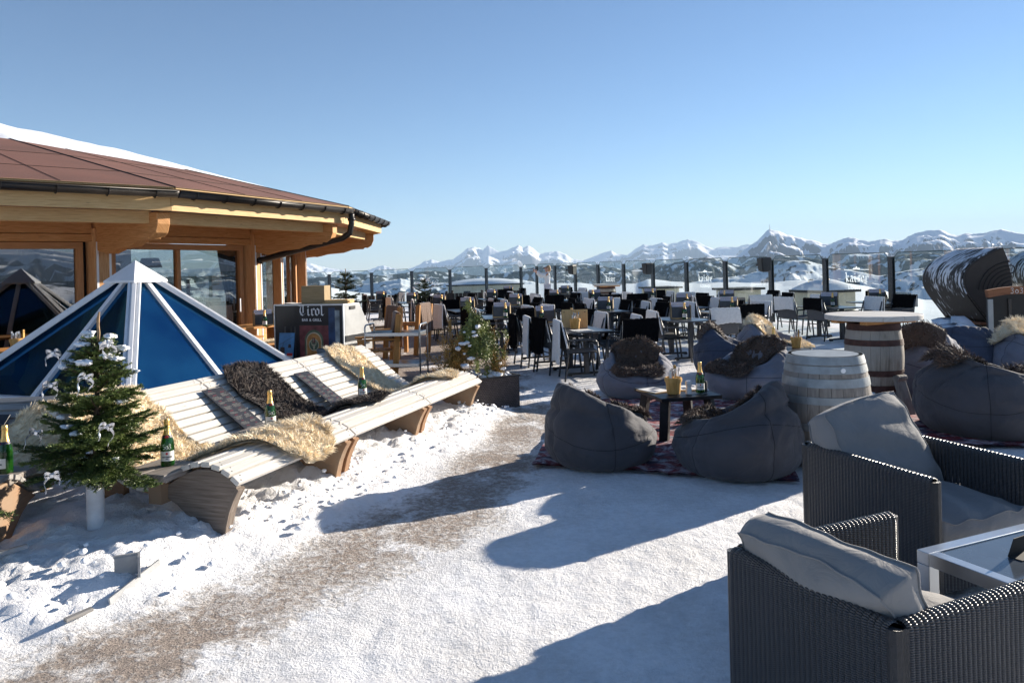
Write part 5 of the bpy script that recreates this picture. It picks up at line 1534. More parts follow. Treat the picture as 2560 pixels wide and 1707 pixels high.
for _ in range(70):
    a = rg.random() * 6.28; f = rg.random(); z0_ = 0.42 + 0.42 * f; r = (0.30 * (1 - f) ** 0.7 + 0.05) * rg.uniform(.5, 1.1)
    spr.append(((0, 0, z0_), (math.cos(a) * r, math.sin(a) * r, z0_ - 0.03 - 0.16 * rg.random() * (1 - f * .6)), 0.06, 40))
spr += [((0, 0, 0.8), (-0.10, 0, 1.02), 0.03, 40), ((0.05, 0, 0.6), (0.36, 0, 0.62), 0.03, 24), ((0.1, -.05, .4), (0.13, -0.06, 0.12), 0.03, 40), ((0, 0, .45), (0.36, 0, 0.36), .03, 20)]
leafy('weeping_conifer', 'weeping green conifer on a thin bare trunk in the middle of the planter', pp(-0.03, 0.02), spr, M_WEEP, 0.030, 35, cat='tree', trunk=[(0, 0, 0), (0.006, 0, 0.25), (-0.004, 0, 0.5), (0, 0, 0.86)], hang=True, snowpts=[(-0.02, -0.16, 0.60), (-0.08, -0.17, 0.54), (0.03, -0.15, 0.66), (-0.13, -0.14, 0.60), (-0.10, -0.2, 0.48), (0.0, -0.2, 0.56)])

# ------------------------------------------------------------ drinks cabinet and what stands on it
CX, CY, CR = -3.40, 12.66, R(-20)
cab = thing('drinks_cabinet', 'black drinks cabinet with white Gothic lettering and poster front, grey sloping end', 'cabinet', (CX, CY, 0), CR)
M_PANEL = simple('black_print', (0.012, 0.013, 0.018), rough=0.3, var=0.4, scale=3)
M_GREYM = simple('light_grey_steel', (0.29, 0.30, 0.31), rough=0.42, metal=0.35, var=0.12, scale=5)
M_TRIM = simple('aluminium_trim', (0.55, 0.58, 0.62), rough=0.35, metal=0.7, var=0.08)
Wc, Hc, Dc = 1.36, 1.17, 0.86
side = [(0, 0), (Dc, 0), (Dc, 0.62), (0.46, Hc), (0, Hc)]
Ms = Matrix(((0, 0, 1, 0), (1, 0, 0, 0), (0, 1, 0, 0), (0, 0, 0, 1)))
b = MB(); b.prism(side, Matrix.Translation((-Wc / 2, 0.01, 0)) @ Ms, Wc); b.build('housing', M_GREYM, cab, bevel=0.012)
b = MB(); b.box((0, -0.008, Hc / 2), (Wc - 0.03, 0.022, Hc - 0.04)); fp = b.build('front_panel', M_PANEL, cab)
b = MB()
for c, s in (((0, -0.012, Hc - 0.008), (Wc, 0.04, 0.024)), ((-Wc / 2 + 0.008, -0.012, Hc / 2 - .012), (0.02, 0.04, Hc - 0.026)), ((Wc / 2 - 0.008, -0.012, Hc / 2 - .012), (0.02, 0.04, Hc - 0.026))): b.box(c, s)
b.build('edge_trim', M_TRIM, cab)
Mf = Matrix(((1, 0, 0, 0), (0, 0, -1, -0.0215), (0, 1, 0, 0), (0, 0, 0, 1)))
b = MB(); b.box((0.06, -0.021, 0.985), (0.66, 0.004, 0.31)); sg = b.build('sign_panel', simple('sign_black', (0.008, 0.009, 0.013), rough=0.4), cab)
b = MB(); gothic(b, 'Tirol', Matrix.Translation((0.06, -0.002, 0.985)) @ Mf, 0.155, w=0.17); text_mesh(b, 'BAR & GRILL', Matrix.Translation((0.065, -0.003, 0.91)) @ Mf, 0.062, bold=0.0012, space=1.12)
b.build('lettering', simple('white_print', (0.72, 0.76, 0.80), rough=0.6, var=0.03), cab)
M_GLOW = simple('poster_amber', (0.42, 0.20, 0.06), rough=0.35, var=0.5, scale=9); M_WINE = simple('poster_wine', (0.16, 0.045, 0.05), rough=0.35, var=0.6, scale=6); M_ORG = simple('poster_orange', (0.42, 0.06, 0.012), rough=0.35, var=0.25, scale=20)
M_OLIVE = simple('poster_green', (0.10, 0.14, 0.09), rough=0.35, var=0.3, scale=10); M_CREAM = simple('poster_cream', (0.50, 0.46, 0.34), rough=0.35, var=0.25, scale=15); M_BLUP = simple('poster_blue', (0.02, 0.05, 0.13), rough=0.35, var=0.7, scale=4); M_MIST = simple('poster_mist', (0.20, 0.25, 0.29), rough=0.35, var=0.6, scale=5)
b = MB(); b.box((0.10, -0.020, 0.42), (0.56, 0.003, 0.80)); b.build('poster', M_WINE, cab)
def arch(w, h, r_n=14):
    return [(-w / 2, 0), (w / 2, 0), (w / 2, h - w / 2)] + [(w / 2 * math.cos(t), h - w / 2 + w / 2 * math.sin(t)) for t in np.linspace(0, math.pi, r_n)][1:-1] + [(-w / 2, h - w / 2)]
for i, (w, h, mt, nm, dz_) in enumerate(((0.36, 0.60, M_OLIVE, 'poster_border', 0), (0.30, 0.56, M_CREAM, 'poster_border', 0), (0.27, 0.54, M_GLOW, 'poster_label', 0))):
    b = MB(); b.prism(arch(w, h), Matrix.Translation((0.10, -0.001 - 0.0015 * i, 0.15)) @ Mf, 0.0015); b.build(nm, mt, cab)
b = MB()
def ring(r0, r1, cx, cz, dy, mi):
    n = 26; vs = []
    for k in range(n):
        t = 2 * math.pi * k / n; vs += [(cx + r0 * math.cos(t), dy, cz + r0 * math.sin(t)), (cx + r1 * math.cos(t), dy, cz + r1 * math.sin(t))]
    b.add(vs, [(2 * k, 2 * k + 1, (2 * k + 3) % (2 * n), (2 * k + 2) % (2 * n)) for k in range(n)], mi)
ring(0.0001, 0.10, 0.10, 0.50, -0.0285, 0); ring(0.085, 0.10, 0.10, 0.50, -0.0295, 1)
# stag head with antlers and a cross
b.prism([(-0.026, 0.035), (0.026, 0.035), (0.014, -0.03), (0.0, -0.05), (-0.014, -0.03)], Matrix.Translation((0.10, -0.009, 0.47)) @ Mf, 0.002, mi=1)
for s in (-1, 1):
    b.tube([(0.10 + s * .012, -0.031, 0.50), (0.10 + s * .05, -0.031, 0.525), (0.10 + s * .062, -0.031, 0.575)], 0.004, 4, mi=1)
    b.tube([(0.10 + s * .04, -0.031, 0.52), (0.10 + s * .035, -0.031, 0.56)], 0.003, 4, mi=1)
    b.prism([(s * .02, 0.03), (s * .055, 0.045), (s * .03, 0.015)], Matrix.Translation((0.10, -0.009, 0.47)) @ Mf, 0.002, mi=1)
b.box((0.10, -0.030, 0.575), (0.05, 0.003, 0.085), mi=2); b.box((0.10, -0.033, 0.578), (0.008, 0.003, 0.06), mi=1); b.box((0.10, -0.0331, 0.590), (0.03, 0.003, 0.007), mi=1)
b.build('stag_emblem', [M_OLIVE, M_CREAM, M_WINE], cab)
b = MB(); b.box((0.10, -0.030, 0.255), (0.34, 0.003, 0.14)); b.build('poster_band', M_ORG, cab)
b = MB(); text_mesh(b, 'Jägermeister', Matrix.Translation((0.10, -0.011, 0.255)) @ Mf, 0.058, bold=0.001); b.build('band_lettering', M_INK, cab)
b = MB(); b.box((0.10, -0.030, 0.14), (0.30, 0.003, 0.045)); b.build('white_strip', M_LABEL, cab)
b = MB(); b.box((0.45, -0.020, 0.62), (0.13, 0.003, 0.98)); b.build('poster', M_BLUP, cab)
b = MB(); b.box((0.555, -0.020, 0.62), (0.09, 0.003, 0.90)); b.build('poster', M_MIST, cab)
for x in (-0.35, -0.27, -0.47):
    b = MB(); b.box((x, -0.020, 0.45), (0.03, 0.003, 0.7)); b.build('poster', simple('poster_forest' + str(x), (0.05, 0.05, 0.055), rough=0.35, var=0.8, scale=7), cab)
b = MB(); b.box((Wc / 2 + 0.012, 0.43, 0.60), (0.006, 0.84, 0.10)); b.box((Wc / 2 + 0.012, 0.40, 0.48), (0.006, 0.7, 0.05)); b.build('dark_band', M_PANEL, cab)
b = MB(); b.box((Wc / 2 + 0.012, 0.24, Hc - 0.07), (0.006, 0.16, 0.055)); b.build('grip', M_INK, cab, bevel=0.002)
M_BOX = wood('plywood_box', (0.20, 0.14, 0.07), (0.30, 0.22, 0.12), (0.34, 0.25, 0.14), scale=(2, 6, 6), knots=False, bump=0.1, uv=22)
cM = Matrix.Translation((CX, CY, 0)) @ Matrix.Rotation(CR, 4, 'Z')
def oncab(x, y, z): v = cM @ Vector((x, y, z)); return tuple(v)
b = MB(); b.box((0, 0, 0.15), (0.40, 0.30, 0.30)); o = b.build('wooden_box', M_BOX, None, bevel=0.004, loc=oncab(-0.02, 0.24, Hc + 0.003)); o.rotation_euler = (0, 0, CR + 0.25); tag(o, 'square plywood box standing on the black drinks cabinet', 'box')
for i, (x, y, w, d, rz, lb) in enumerate(((0.42, 0.24, 0.44, 0.30, 0.2, 'lowest thin wooden board of a stack on the drinks cabinet'), (0.44, 0.25, 0.42, 0.29, 0.28, 'middle thin wooden board of a stack on the drinks cabinet'), (0.42, 0.26, 0.42, 0.28, 0.16, 'top thin wooden board of a stack on the drinks cabinet'))):
    b = MB(); b.box((0, 0, 0), (w, d, 0.018)); o = b.build('serving_board', M_PALE, None, bevel=0.003, loc=oncab(x, y, Hc + 0.013 + 0.021 * i)); o.rotation_euler = (0, 0, CR + rz); tag(o, lb, 'board')
b = MB(); b.grid(lambda u, v: ((u - .5) * .34, (v - .5) * .36, 0.006 * math.sin(u * 5 + v * 3) + 0.008), 8, 8); o = b.build('paper_sheet', M_LABEL, None, loc=oncab(-0.46, 0.26, Hc + 0.004)); o.rotation_euler = (0, 0, CR); sd_ = o.modifiers.new('S', 'SOLIDIFY'); sd_.thickness = 0.003; tag(o, 'pale printed paper sheets lying on the left of the drinks cabinet', 'paper')
# snow poster and grey bucket in front of it
b = MB(); b.box((0, 0, 0.21), (0.30, 0.012, 0.42)); o = b.build('lift_poster', simple('poster_sky', (0.06, 0.24, 0.50), rough=0.35, var=0.5, scale=3), None, loc=oncab(-0.42, -0.09, 0.28)); o.rotation_euler = (R(-8), 0, CR); tag(o, 'blue gondola poster leaning on the left front of the drinks cabinet', 'poster')
b = MB()
for x, z, s in ((-0.07, 0.13, 1.0), (0.07, 0.20, 0.6)):
    b.box((x, -0.009, z), (0.10 * s, 0.004, 0.10 * s), taper=0.8); b.tube([(x, -0.009, z + .04 * s), (x + .01, -0.009, z + .13 * s)], 0.004 * s, 4)
b.tube([(-0.14, -0.009, 0.22), (0.14, -0.009, 0.36)], 0.0025, 4)
b.build('gondola', M_LAMPBLK, o)
b = MB(); b.box((0.08, -0.009, 0.06), (0.11, 0.005, 0.045)); b.build('red_tag', M_RED, o)
b = MB(); b.box((0, -0.008, 0.025), (0.28, 0.003, 0.05)); b.build('snow_band', M_LABEL, o)
b = MB(); b.box((0, 0, 0.14), (0.36, 0.22, 0.28)); o2 = b.build('crate', M_LAMPBLK, None, bevel=0.008, loc=oncab(-0.42, -0.17, 0)); o2.rotation_euler = (0, 0, CR); tag(o2, 'dark low crate under the gondola poster', 'crate')
b = MB(); b.lathe([(0.12, 0), (0.14, 0.42), (0.15, 0.42), (0.15, 0.46), (0.135, 0.46), (0.125, 0.06), (0, 0.05)], 24); o = b.build('grey_bucket', simple('grey_plastic', (0.10, 0.14, 0.18), rough=0.5), None, smooth=True, ang=40, loc=oncab(0.46, -0.22, 0.0)); tag(o, 'grey plastic bucket at the right front of the drinks cabinet', 'bucket')
b = MB(); b.lathe([(0.04, 0), (0.05, 0.012), (0.035, 0.012), (0.03, 0.0)], 16); 

# ------------------------------------------------------------ steel trolley
M_STEEL = simple('brushed_steel', (0.38, 0.40, 0.42), rough=0.28, metal=0.9, var=0.08, scale=10)
tro = thing('serving_trolley', 'two-shelf stainless steel serving trolley behind the far lounger', 'trolley', (-1.86, 12.05, 0), R(-8))
for z in (0.68, 0.20):
    b = MB(); b.box((0, 0, z), (0.84, 0.50, 0.012))
    for c, s in (((0, -.25, z + .025), (.86, .012, .05)), ((0, .25, z + .025), (.86, .012, .05)), ((-.425, 0, z + .025), (.012, .49, .05)), ((.425, 0, z + .025), (.012, .49, .05))): b.box(c, s)
    b.build('tray_shelf', M_STEEL, tro, bevel=0.003)
for x in (-0.44, 0.44):
    pts = [(x, -0.23, 0.06), (x, -0.23, 0.78)] + [(x, -0.23 + 0.07 * (1 - math.cos(t)), 0.78 + 0.07 * math.sin(t)) for t in np.linspace(0, math.pi / 2, 6)][1:] + [(x, 0.23 - 0.07 * (1 - math.cos(t)), 0.78 + 0.07 * math.sin(t)) for t in np.linspace(math.pi / 2, 0, 6)] + [(x, 0.23, 0.06)]
    b = MB(); b.tube(pts, 0.013, 8); b.build('end_frame', M_STEEL, tro, smooth=True)
    for y in (-.23, .23):
        b = MB(); b.tube([(x - .012, y, 0.035), (x + .012, y, 0.035)], 0.035, 14); b.build('wheel', M_LAMPBLK, tro)

# ------------------------------------------------------------ larch chairs with brown blankets, picnic table by the wall
M_HONEY = wood('honey_larch', (0.30, 0.13, 0.035), (0.44, 0.21, 0.065), (0.52, 0.27, 0.10), scale=(8, 8, 1.2), bump=0.15, uv=22)
M_BLKT = simple('brown_blanket', (0.125, 0.070, 0.045), rough=0.95, var=0.2, scale=40, bump=0.4, bscale=220, sheen=0.3)
def larch_chair(label, loc, rz):
    r_ = thing('larch_armchair', label, 'chair', loc, rz, 'larch chairs with brown blankets')
    for y in (-0.27, 0.27):
        b = MB(); b.beam((-0.26, y, 0), (-0.34, y, 1.0), 0.06, 0.09, up=(1, 0, 0.1)); b.build('rear_post', M_HONEY, r_, bevel=0.006)
        b = MB(); b.box((0.24, y, 0.30), (0.08, 0.06, 0.60)); b.build('leg', M_HONEY, r_, bevel=0.006)
        b = MB(); b.box((0.0, y, 0.61), (0.64, 0.08, 0.03)); b.build('armrest', M_HONEY, r_, bevel=0.006)
    b = MB()
    for j in range(5): b.box((-0.20 + 0.11 * j, 0, 0.42), (0.10, 0.50, 0.025))
    b.build('seat', M_HONEY, r_, bevel=0.004)
    b = MB()
    for j in range(5): b.beam((-0.272, -0.2 + 0.1 * j, 0.46), (-0.325, -0.2 + 0.1 * j, 0.98), 0.085, 0.022, up=(1, 0, 0.1))
    b.build('backrest', M_HONEY, r_, bevel=0.004)
    return r_
def drape(name, label, cat, loc, rz, top, thick, front, back, width, mats, seed, group=None, flare=0.06, gather=0.012, slope=0.10, skew=0.0, rows=9):
    """cloth hung over a backrest: local x forward, top = (x, z) of the rail"""
    rr = random.Random(seed)
    root_v = []
    tx_, tz_ = top
    path = []
    nb_ = 14
    for j in range(nb_ + 1):
        t = j / nb_; path.append((tx_ - thick / 2 - 0.008 - slope * 0.15 * back * (1 - t) * 0, tz_ - back * (1 - t)))
    for t in np.linspace(0, math.pi, 6)[1:-1]: path.append((tx_ - (thick / 2 + 0.008) * math.cos(t), tz_ + (thick / 2 + 0.008) * math.sin(t)))
    for j in range(nb_ + 1):
        t = j / nb_; path.append((tx_ + thick / 2 + 0.010 + slope * front * t, tz_ - front * t))
    nv = 24; n = len(path)
    ph = [rr.uniform(0, 6.3) for _ in range(5)]
    vs = []; 
    for i, (x, z) in enumerate(path):
        hang = max(0, (tz_ - z))
        for k in range(nv + 1):
            v = k / nv - 0.5
            w = width * (1 + flare * math.sin(ph[0] + v * 4) * hang)
            sgn = -1 if i < n / 2 else 1
            fold = gather * (hang * 2.6) * (math.sin(v * 17 + ph[1]) + 0.5 * math.sin(v * 31 + ph[2]))
            y = v * w + skew * hang * sgn + 0.012 * math.sin(hang * 9 + ph[3])
            zz_ = z + 0.02 * math.sin(v * 5 + ph[4]) * min(1, hang * 3) + (0.004 * math.sin(v * 40 + ph[2]))
            vs.append((x + sgn * abs(fold) * 0.9 + sgn * 0.004, y, zz_))
    fs = [(i * (nv + 1) + k, i * (nv + 1) + k + 1, (i + 1) * (nv + 1) + k + 1, (i + 1) * (nv + 1) + k) for i in range(n - 1) for k in range(nv)]
    b = MB(); b.add(vs, fs)
    o = b.build(name, mats, None, smooth=True, loc=loc)
    o.rotation_euler = (0, 0, rz)
    s = o.modifiers.new('Solid', 'SOLIDIFY'); s.thickness = 0.024; s.offset = 1; s.use_rim = True
    if isinstance(mats, (list, tuple)) and len(mats) > 1: s.material_offset = 1; s.material_offset_rim = 1
    if label: tag(o, label, cat, group)
    return o
LCH = [((-2.22, 12.25, 0), R(195), 'nearest larch armchair with a brown blanket, right of the sloping cabinet end'), ((-2.55, 14.3, 0), R(215), 'larch armchair with a brown blanket beyond the cabinet, middle of three'), ((-2.1, 15.4, 0), R(160), 'farthest larch armchair with a brown blanket beyond the cabinet')]
for i, (l, rz, lb) in enumerate(LCH):
    larch_chair(lb, l, rz)
    drape('blanket', ['brown blanket on the nearest larch armchair beside the steel trolley', 'brown blanket on the middle larch armchair', 'brown blanket on the farthest larch armchair'][i], 'blanket', l, rz, (-0.335, 1.0), 0.05, 0.45, 0.55, 0.46, M_BLKT, 40 + i, 'brown blankets', gather=0.022)
pt = thing('picnic_table', 'larch picnic table standing against the restaurant windows behind the pyramid', 'table', (-4.95, 14.6, 0), R(62))
b = MB()
for j in range(5): b.box((0, -0.32 + 0.16 * j, 0.70), (1.5, 0.15, 0.04))
b.build('tabletop', M_HONEY, pt, bevel=0.005)
for x in (-0.6, 0.6):
    b = MB(); b.box((x, 0, 0.34), (0.07, 0.6, 0.68)); b.build('leg', M_HONEY, pt)
for y in (-0.72, 0.72):
    b = MB(); b.box((0, y, 0.42), (1.5, 0.28, 0.04)); b.box((-0.55, y, 0.2), (0.06, 0.24, 0.4)); b.box((0.55, y, 0.2), (0.06, 0.24, 0.4)); b.build('bench_seat', M_HONEY, pt, bevel=0.005)
# ------------------------------------------------------------ bean bags
def mat_cloth(name, col, var=0.18):
    m = simple(name, col, rough=0.85, var=var, scale=3.0, bump=0.15, bscale=700, spec=0.25, sheen=0.15)
    nt = m.node_tree; b = nt.nodes['Principled BSDF']
    tc = N(nt, 'ShaderNodeTexCoord'); n = N(nt, 'ShaderNodeTexNoise', i_Scale=5.5, i_Detail=4, i_Distortion=1.6)
    nt.links.new(tc.outputs['Object'], n.inputs['Vector'])
    old = b.inputs['Normal'].links[0].from_node
    bp = N(nt, 'ShaderNodeBump', i_Strength=0.30, i_Distance=0.05); nt.links.new(n.outputs['Fac'], bp.inputs['Height']); nt.links.new(old.outputs[0], bp.inputs['Normal'])
    nt.links.new(bp.outputs[0], b.inputs['Normal'])
    return m
M_BAGD = mat_cloth('canvas_shade_tone', (0.058, 0.058, 0.068)); M_BAGG = mat_cloth('canvas_skylight_tone', (0.165, 0.17, 0.205)); M_BAGN = mat_cloth('navy_canvas', (0.048, 0.060, 0.095))  # first two: one canvas, with shade and skylight put into its colour
M_SEAMK = simple('dark_thread', (0.012, 0.012, 0.015), rough=0.9)
class Bag:
    def __init__(s, size, hb, hf, zc, sharp=1.5, cx=0.03, rb=0.30, rf=0.40, seed=0, spow=1.5):
        s.k = size; s.hb = hb; s.hf = hf; s.zc = zc; s.cx = cx; s.rb = rb; s.rf = rf; s.pw = spow; s.seed = seed
    def prof(s, ph):
        f = ((1 - math.cos(ph)) / 2) ** s.pw
        H = s.hf + (s.hb - s.hf) * f
        rr = s.rf + (s.rb - s.rf) * f
        mid = 0.24
        return [(0, 0.0), (.34, 0.0), (.455, 0.05), (.515, .15), (.525, mid), (.50, mid + (H - mid) * .38), (.5 * (rr + .47), mid + (H - mid) * .72), (rr, H - .02), (rr - .05, H + .004), (rr - .12, H - .05), (rr * .45, s.zc + (H - s.zc) * .22), (0, s.zc)]
    def curve(s, ph, n=40):
        P = s.prof(ph); P = [P[0]] + P + [P[-1]]; out = []
        m = len(P) - 3
        for i in range(n + 1):
            t = i / n * m; j = min(int(t), m - 1); u = t - j
            p0, p1, p2, p3 = P[j], P[j + 1], P[j + 2], P[j + 3]
            q = [0.5 * (2 * p1[a] + (p2[a] - p0[a]) * u + (2 * p0[a] - 5 * p1[a] + 4 * p2[a] - p3[a]) * u * u + (3 * p1[a] - p0[a] - 3 * p2[a] + p3[a]) * u ** 3) for a in (0, 1)]
            out.append(q)
        return out
    def place(s, ph, r, z):
        c = s.cx * min(1, z / .3)
        lean = -0.05 * max(0, z - .3) / .4
        return Vector((s.k * (r * math.cos(ph) + c * max(0, 1 - r / .5) + lean), s.k * r * math.sin(ph), s.k * z))
    def build(s, label, loc, rz, mat, group='bean bags'):
        root = thing('bean_bag', label, 'bean bag', loc, rz, group)
        nph, n = 132, 44
        V = []; cur = []
        sd = s.seed * 7.3
        for i in range(nph):
            ph = 2 * math.pi * i / nph; c = s.curve(ph, n)
            for j, (r, z) in enumerate(c):
                cur.append((ph, r, z, j))
        ph = np.array([q[0] for q in cur]); r = np.array([q[1] for q in cur]); z = np.array([q[2] for q in cur]); jj = np.array([q[3] for q in cur])
        x = r * np.cos(ph); y = r * np.sin(ph)
        amp = sstep(0.03, .2, z) * sstep(0.02, .15, r)
        wr = 0.030 * fbm(x * 3 + sd, y * 3 + z * 4, 3) + 0.009 * np.sin(ph * 7 + 5 * fbm(x * 2 + sd, z * 5 + y, 3)) * sstep(.30, .65, z) + 0.030 * (np.abs(perlin(x * 4 + sd + z * 3, y * 4 - z * 6)) - .25)
        seam = np.min(np.abs((ph[:, None] - (np.arange(-1, 6) * 2 * math.pi / 5 + .3 + s.seed * .4)[None, :])), axis=1) * np.maximum(r, .05)
        wr = wr - 0.014 * np.exp(-(seam / .018) ** 2) * (z > .05)
        cp_ = perlin(x * 2.6 + sd, y * 2.6 + z * 3.4 + sd * .3); cm_ = sstep(-.05, .2, perlin(x * 2 + 9 + sd, z * 3 + y * 2))
        wr = wr - 0.026 * np.exp(-(cp_ / .045) ** 2) * cm_ * sstep(.22, .40, z)
        bw = ((1 - np.cos(ph)) / 2) ** 1.2
        wr = wr - 0.045 * bw * np.exp(-((z - .50 - .05 * np.sin(2 * ph + sd)) / .028) ** 2) - 0.030 * (1 - bw) * np.exp(-((z - .33 - .04 * np.sin(3 * ph + sd)) / .022) ** 2) + 0.007 * sstep(.5, .8, z) * np.sin(ph * 17 + 3 * np.sin(z * 14 + sd))
        hz = 0.34 + 0.09 * np.cos(ph - .4 - s.seed) + 0.03 * np.cos(2 * ph + s.seed)
        wr = wr - 0.012 * np.exp(-((z - hz) / .016) ** 2) * (r > .42)
        r2 = r + wr * amp; z2 = z + wr * .4 * amp * (jj > n * .62)
        for a, b_, c in zip(ph, r2, z2): V.append(s.place(a, b_, c))
        F = []
        w = n + 1
        for i in range(nph):
            for j in range(n):
                a = i * w + j; b_ = ((i + 1) % nph) * w + j
                F.append((a, b_, b_ + 1, a + 1))
        o = np_mesh('cover', np.array([tuple(p) for p in V]), np.array(F), mat, root)
        for k in range(5):
            p0 = 0.3 + s.seed * .4 + k * 2 * math.pi / 5; i = int(round(p0 / (2 * math.pi) * nph)) % nph
            b = MB(); b.tube([V[i * w + j] * 1.0 for j in range(3, int(n * .74))], 0.0028, 4, cap=False); b.build('seam', M_SEAMK, root)
        b = MB(); pts = []
        for i in range(nph + 1):
            ii = i % nph; hh = 0.34 + 0.09 * math.cos(2 * math.pi * ii / nph - .4 - s.seed) + 0.03 * math.cos(4 * math.pi * ii / nph + s.seed)
            js = [j for j in range(n) if cur[ii * w + j][1] > .42]; j = min(js, key=lambda q: abs(cur[ii * w + q][2] - hh)); j2 = j + (1 if cur[ii * w + j][2] < hh else -1)
            z0, z1 = cur[ii * w + j][2], cur[ii * w + j2][2]; t = (hh - z0) / (z1 - z0 + 1e-9); pts.append(V[ii * w + j].lerp(V[ii * w + j2], max(0, min(1, t))))
        b.tube(pts, 0.0028, 4, cap=False); b.build('seam', M_SEAMK, root)
        return root
    def top(s, x, y):
        """point of the seat/back surface over x, y (unit bag) and its normal"""
        ph = math.atan2(y, x); r = math.hypot(x, y)
        P = s.prof(ph); rr = P[8][0]
        rs = [P[11][0], P[10][0], P[9][0], P[8][0], P[7][0], P[6][0], P[5][0]]; zs = [P[11][1], P[10][1], P[9][1], P[8][1], P[7][1], P[6][1], P[5][1]]
        return s.place(ph, min(r, 0.5), float(np.interp(r, rs, zs)))
    def skin(s, label, loc, rz, x0, x1, hw, mat, n, L, seed, y0=0.0):
        M = Matrix.Translation(loc) @ Matrix.Rotation(rz, 4, 'Z')
        def P(u, v):
            return M @ s.top(x0 + (x1 - x0) * u, y0 + v * hw)
        def fn(u, v):
            p = P(u, v); a = P(u + .02, v) - P(u - .02, v); c = P(u, v + .03) - P(u, v - .03); nn = a.cross(c)
            if nn.length < 1e-9: nn = Vector((0, 0, 1))
            nn.normalize()
            if nn.z < 0: nn = -nn
            return p + nn * 0.008, nn
        return fleece('sheepskin', label, fn, mat, n=n, L=L, wid=0.0055, seed=seed, nu=26, nv=14, outline=lambda u: float(np.interp(u, [0, .06, .2, .5, .8, .95, 1], [.75, .95, 1, .82, 1, .85, .55])))
bags = [
    # label, loc, rz, size, hb, hf, zc, mat, skin (label, x0, x1, hw, mat, n)
    ('shade-toned grey bean bag turned away, left front of the low black table', (0.735, 6.64), R(22), 0.93, .76, .44, .34, M_BAGD, ('brown sheepskin showing over the edge of the left front bean bag', -.20, .42, .24, FUR_BR, 6000), dict(spow=1.2, rb=.37)),
    ('shade-toned grey bean bag with a peaked back, right front of the low black table', (1.815, 6.26), R(150), 1.00, .74, .42, .30, M_BAGD, ('brown sheepskin in the seat of the right front bean bag', -.16, .42, .24, FUR_BR, 6000), dict(spow=1.5, rb=.31)),
    ('skylight-toned grey bean bag facing the camera with a brown sheepskin, behind the low black table', (1.60, 9.95), R(262), 1.02, .68, .36, .26, M_BAGG, ('brown sheepskin in the bean bag behind the low black table', -.24, .47, .30, FUR_BR, 9000), {}),
    ('skylight-toned grey bean bag with a black brown sheepskin, just left of the grey barrel', (2.98, 9.55), R(208), 1.12, .66, .36, .26, M_BAGG, ('black brown sheepskin in the bean bag left of the grey barrel', -.22, .48, .30, FUR_BR, 9000), {}),
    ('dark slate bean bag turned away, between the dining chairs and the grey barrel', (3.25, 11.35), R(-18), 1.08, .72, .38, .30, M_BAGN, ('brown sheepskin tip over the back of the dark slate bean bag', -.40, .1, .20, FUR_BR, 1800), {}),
    ('skylight-toned grey bean bag with a cream sheepskin, in front of the folded blankets', (4.15, 12.15), R(-40), 1.12, .72, .36, .26, M_BAGG, ('cream sheepskin in the bean bag in front of the folded blankets', -.30, .50, .24, FUR_C, 8000), {}),
    ('big shade-toned grey bean bag turned away at the right edge, above the wicker chairs', (4.58, 7.35), R(-12), 1.28, .60, .42, .32, M_BAGD, ('brown sheepskin along the rim of the big right shade-toned bean bag', -.34, .48, .22, FUR_BR, 7000), dict(spow=1.0, rb=.30)),
    ('skylight-toned grey bean bag seen from behind, brown fleece on its rim, beside the barrel table', (5.02, 9.35), R(60), 1.08, .84, .44, .34, M_BAGG, ('brown sheepskin on the rim of the bean bag right of the barrel table', -.42, .3, .22, FUR_BR, 2400), dict(spow=1.3)),
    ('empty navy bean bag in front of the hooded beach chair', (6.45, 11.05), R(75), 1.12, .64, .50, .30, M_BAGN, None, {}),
    ('skylight-toned grey bean bag with a long haired cream sheepskin at the right edge', (7.20, 10.35), R(-60), 1.15, .66, .42, .30, M_BAGG, ('long haired cream sheepskin in the bean bag at the right edge', -.46, .5, .34, FUR_C, 9000), {}),
]
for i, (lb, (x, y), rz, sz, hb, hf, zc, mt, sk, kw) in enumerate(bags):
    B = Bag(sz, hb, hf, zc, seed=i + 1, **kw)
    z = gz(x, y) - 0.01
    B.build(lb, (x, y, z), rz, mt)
    if sk: B.skin(sk[0], (x, y, z), rz, sk[1], sk[2], sk[3], sk[4], sk[5], 0.055 if 'long' not in sk[0] else 0.10, 60 + i)
# ------------------------------------------------------------ rugs, partly iced over
def mat_rug():
    m, nt, b, out = newmat('red_patterned_rug')
    L = nt.links.new; tc = N(nt, 'ShaderNodeTexCoord')
    v = N(nt, 'ShaderNodeTexVoronoi', i_Scale=9.0); L(tc.outputs['Object'], v.inputs['Vector'])
    r = ramp(nt, [(0.0, (0.30, 0.20, 0.16)), (0.18, (0.22, 0.012, 0.02)), (0.5, (0.14, 0.008, 0.016)), (0.8, (0.03, 0.02, 0.05))]); L(v.outputs['Distance'], r.inputs[0])
    n = N(nt, 'ShaderNodeTexNoise', i_Scale=6.5, i_Detail=9, i_Roughness=0.7, i_Distortion=0.6); L(tc.outputs['Object'], n.inputs['Vector'])
    c = ramp(nt, [(0.48, 0.0), (0.66, 0.75)]); L(n.outputs['Fac'], c.inputs[0])
    mx = N(nt, 'ShaderNodeMixRGB'); L(c.outputs[0], mx.inputs[0]); L(r.outputs[0], mx.inputs[1]); mx.inputs[2].default_value = (0.72, 0.74, 0.80, 1)
    L(mx.outputs[0], b.inputs['Base Color']); b.inputs['Roughness'].default_value = 0.8
    bp = N(nt, 'ShaderNodeBump', i_Strength=0.5, i_Distance=0.02); L(n.outputs['Fac'], bp.inputs['Height']); L(bp.outputs[0], b.inputs['Normal'])
    return m
M_RUG = mat_rug()
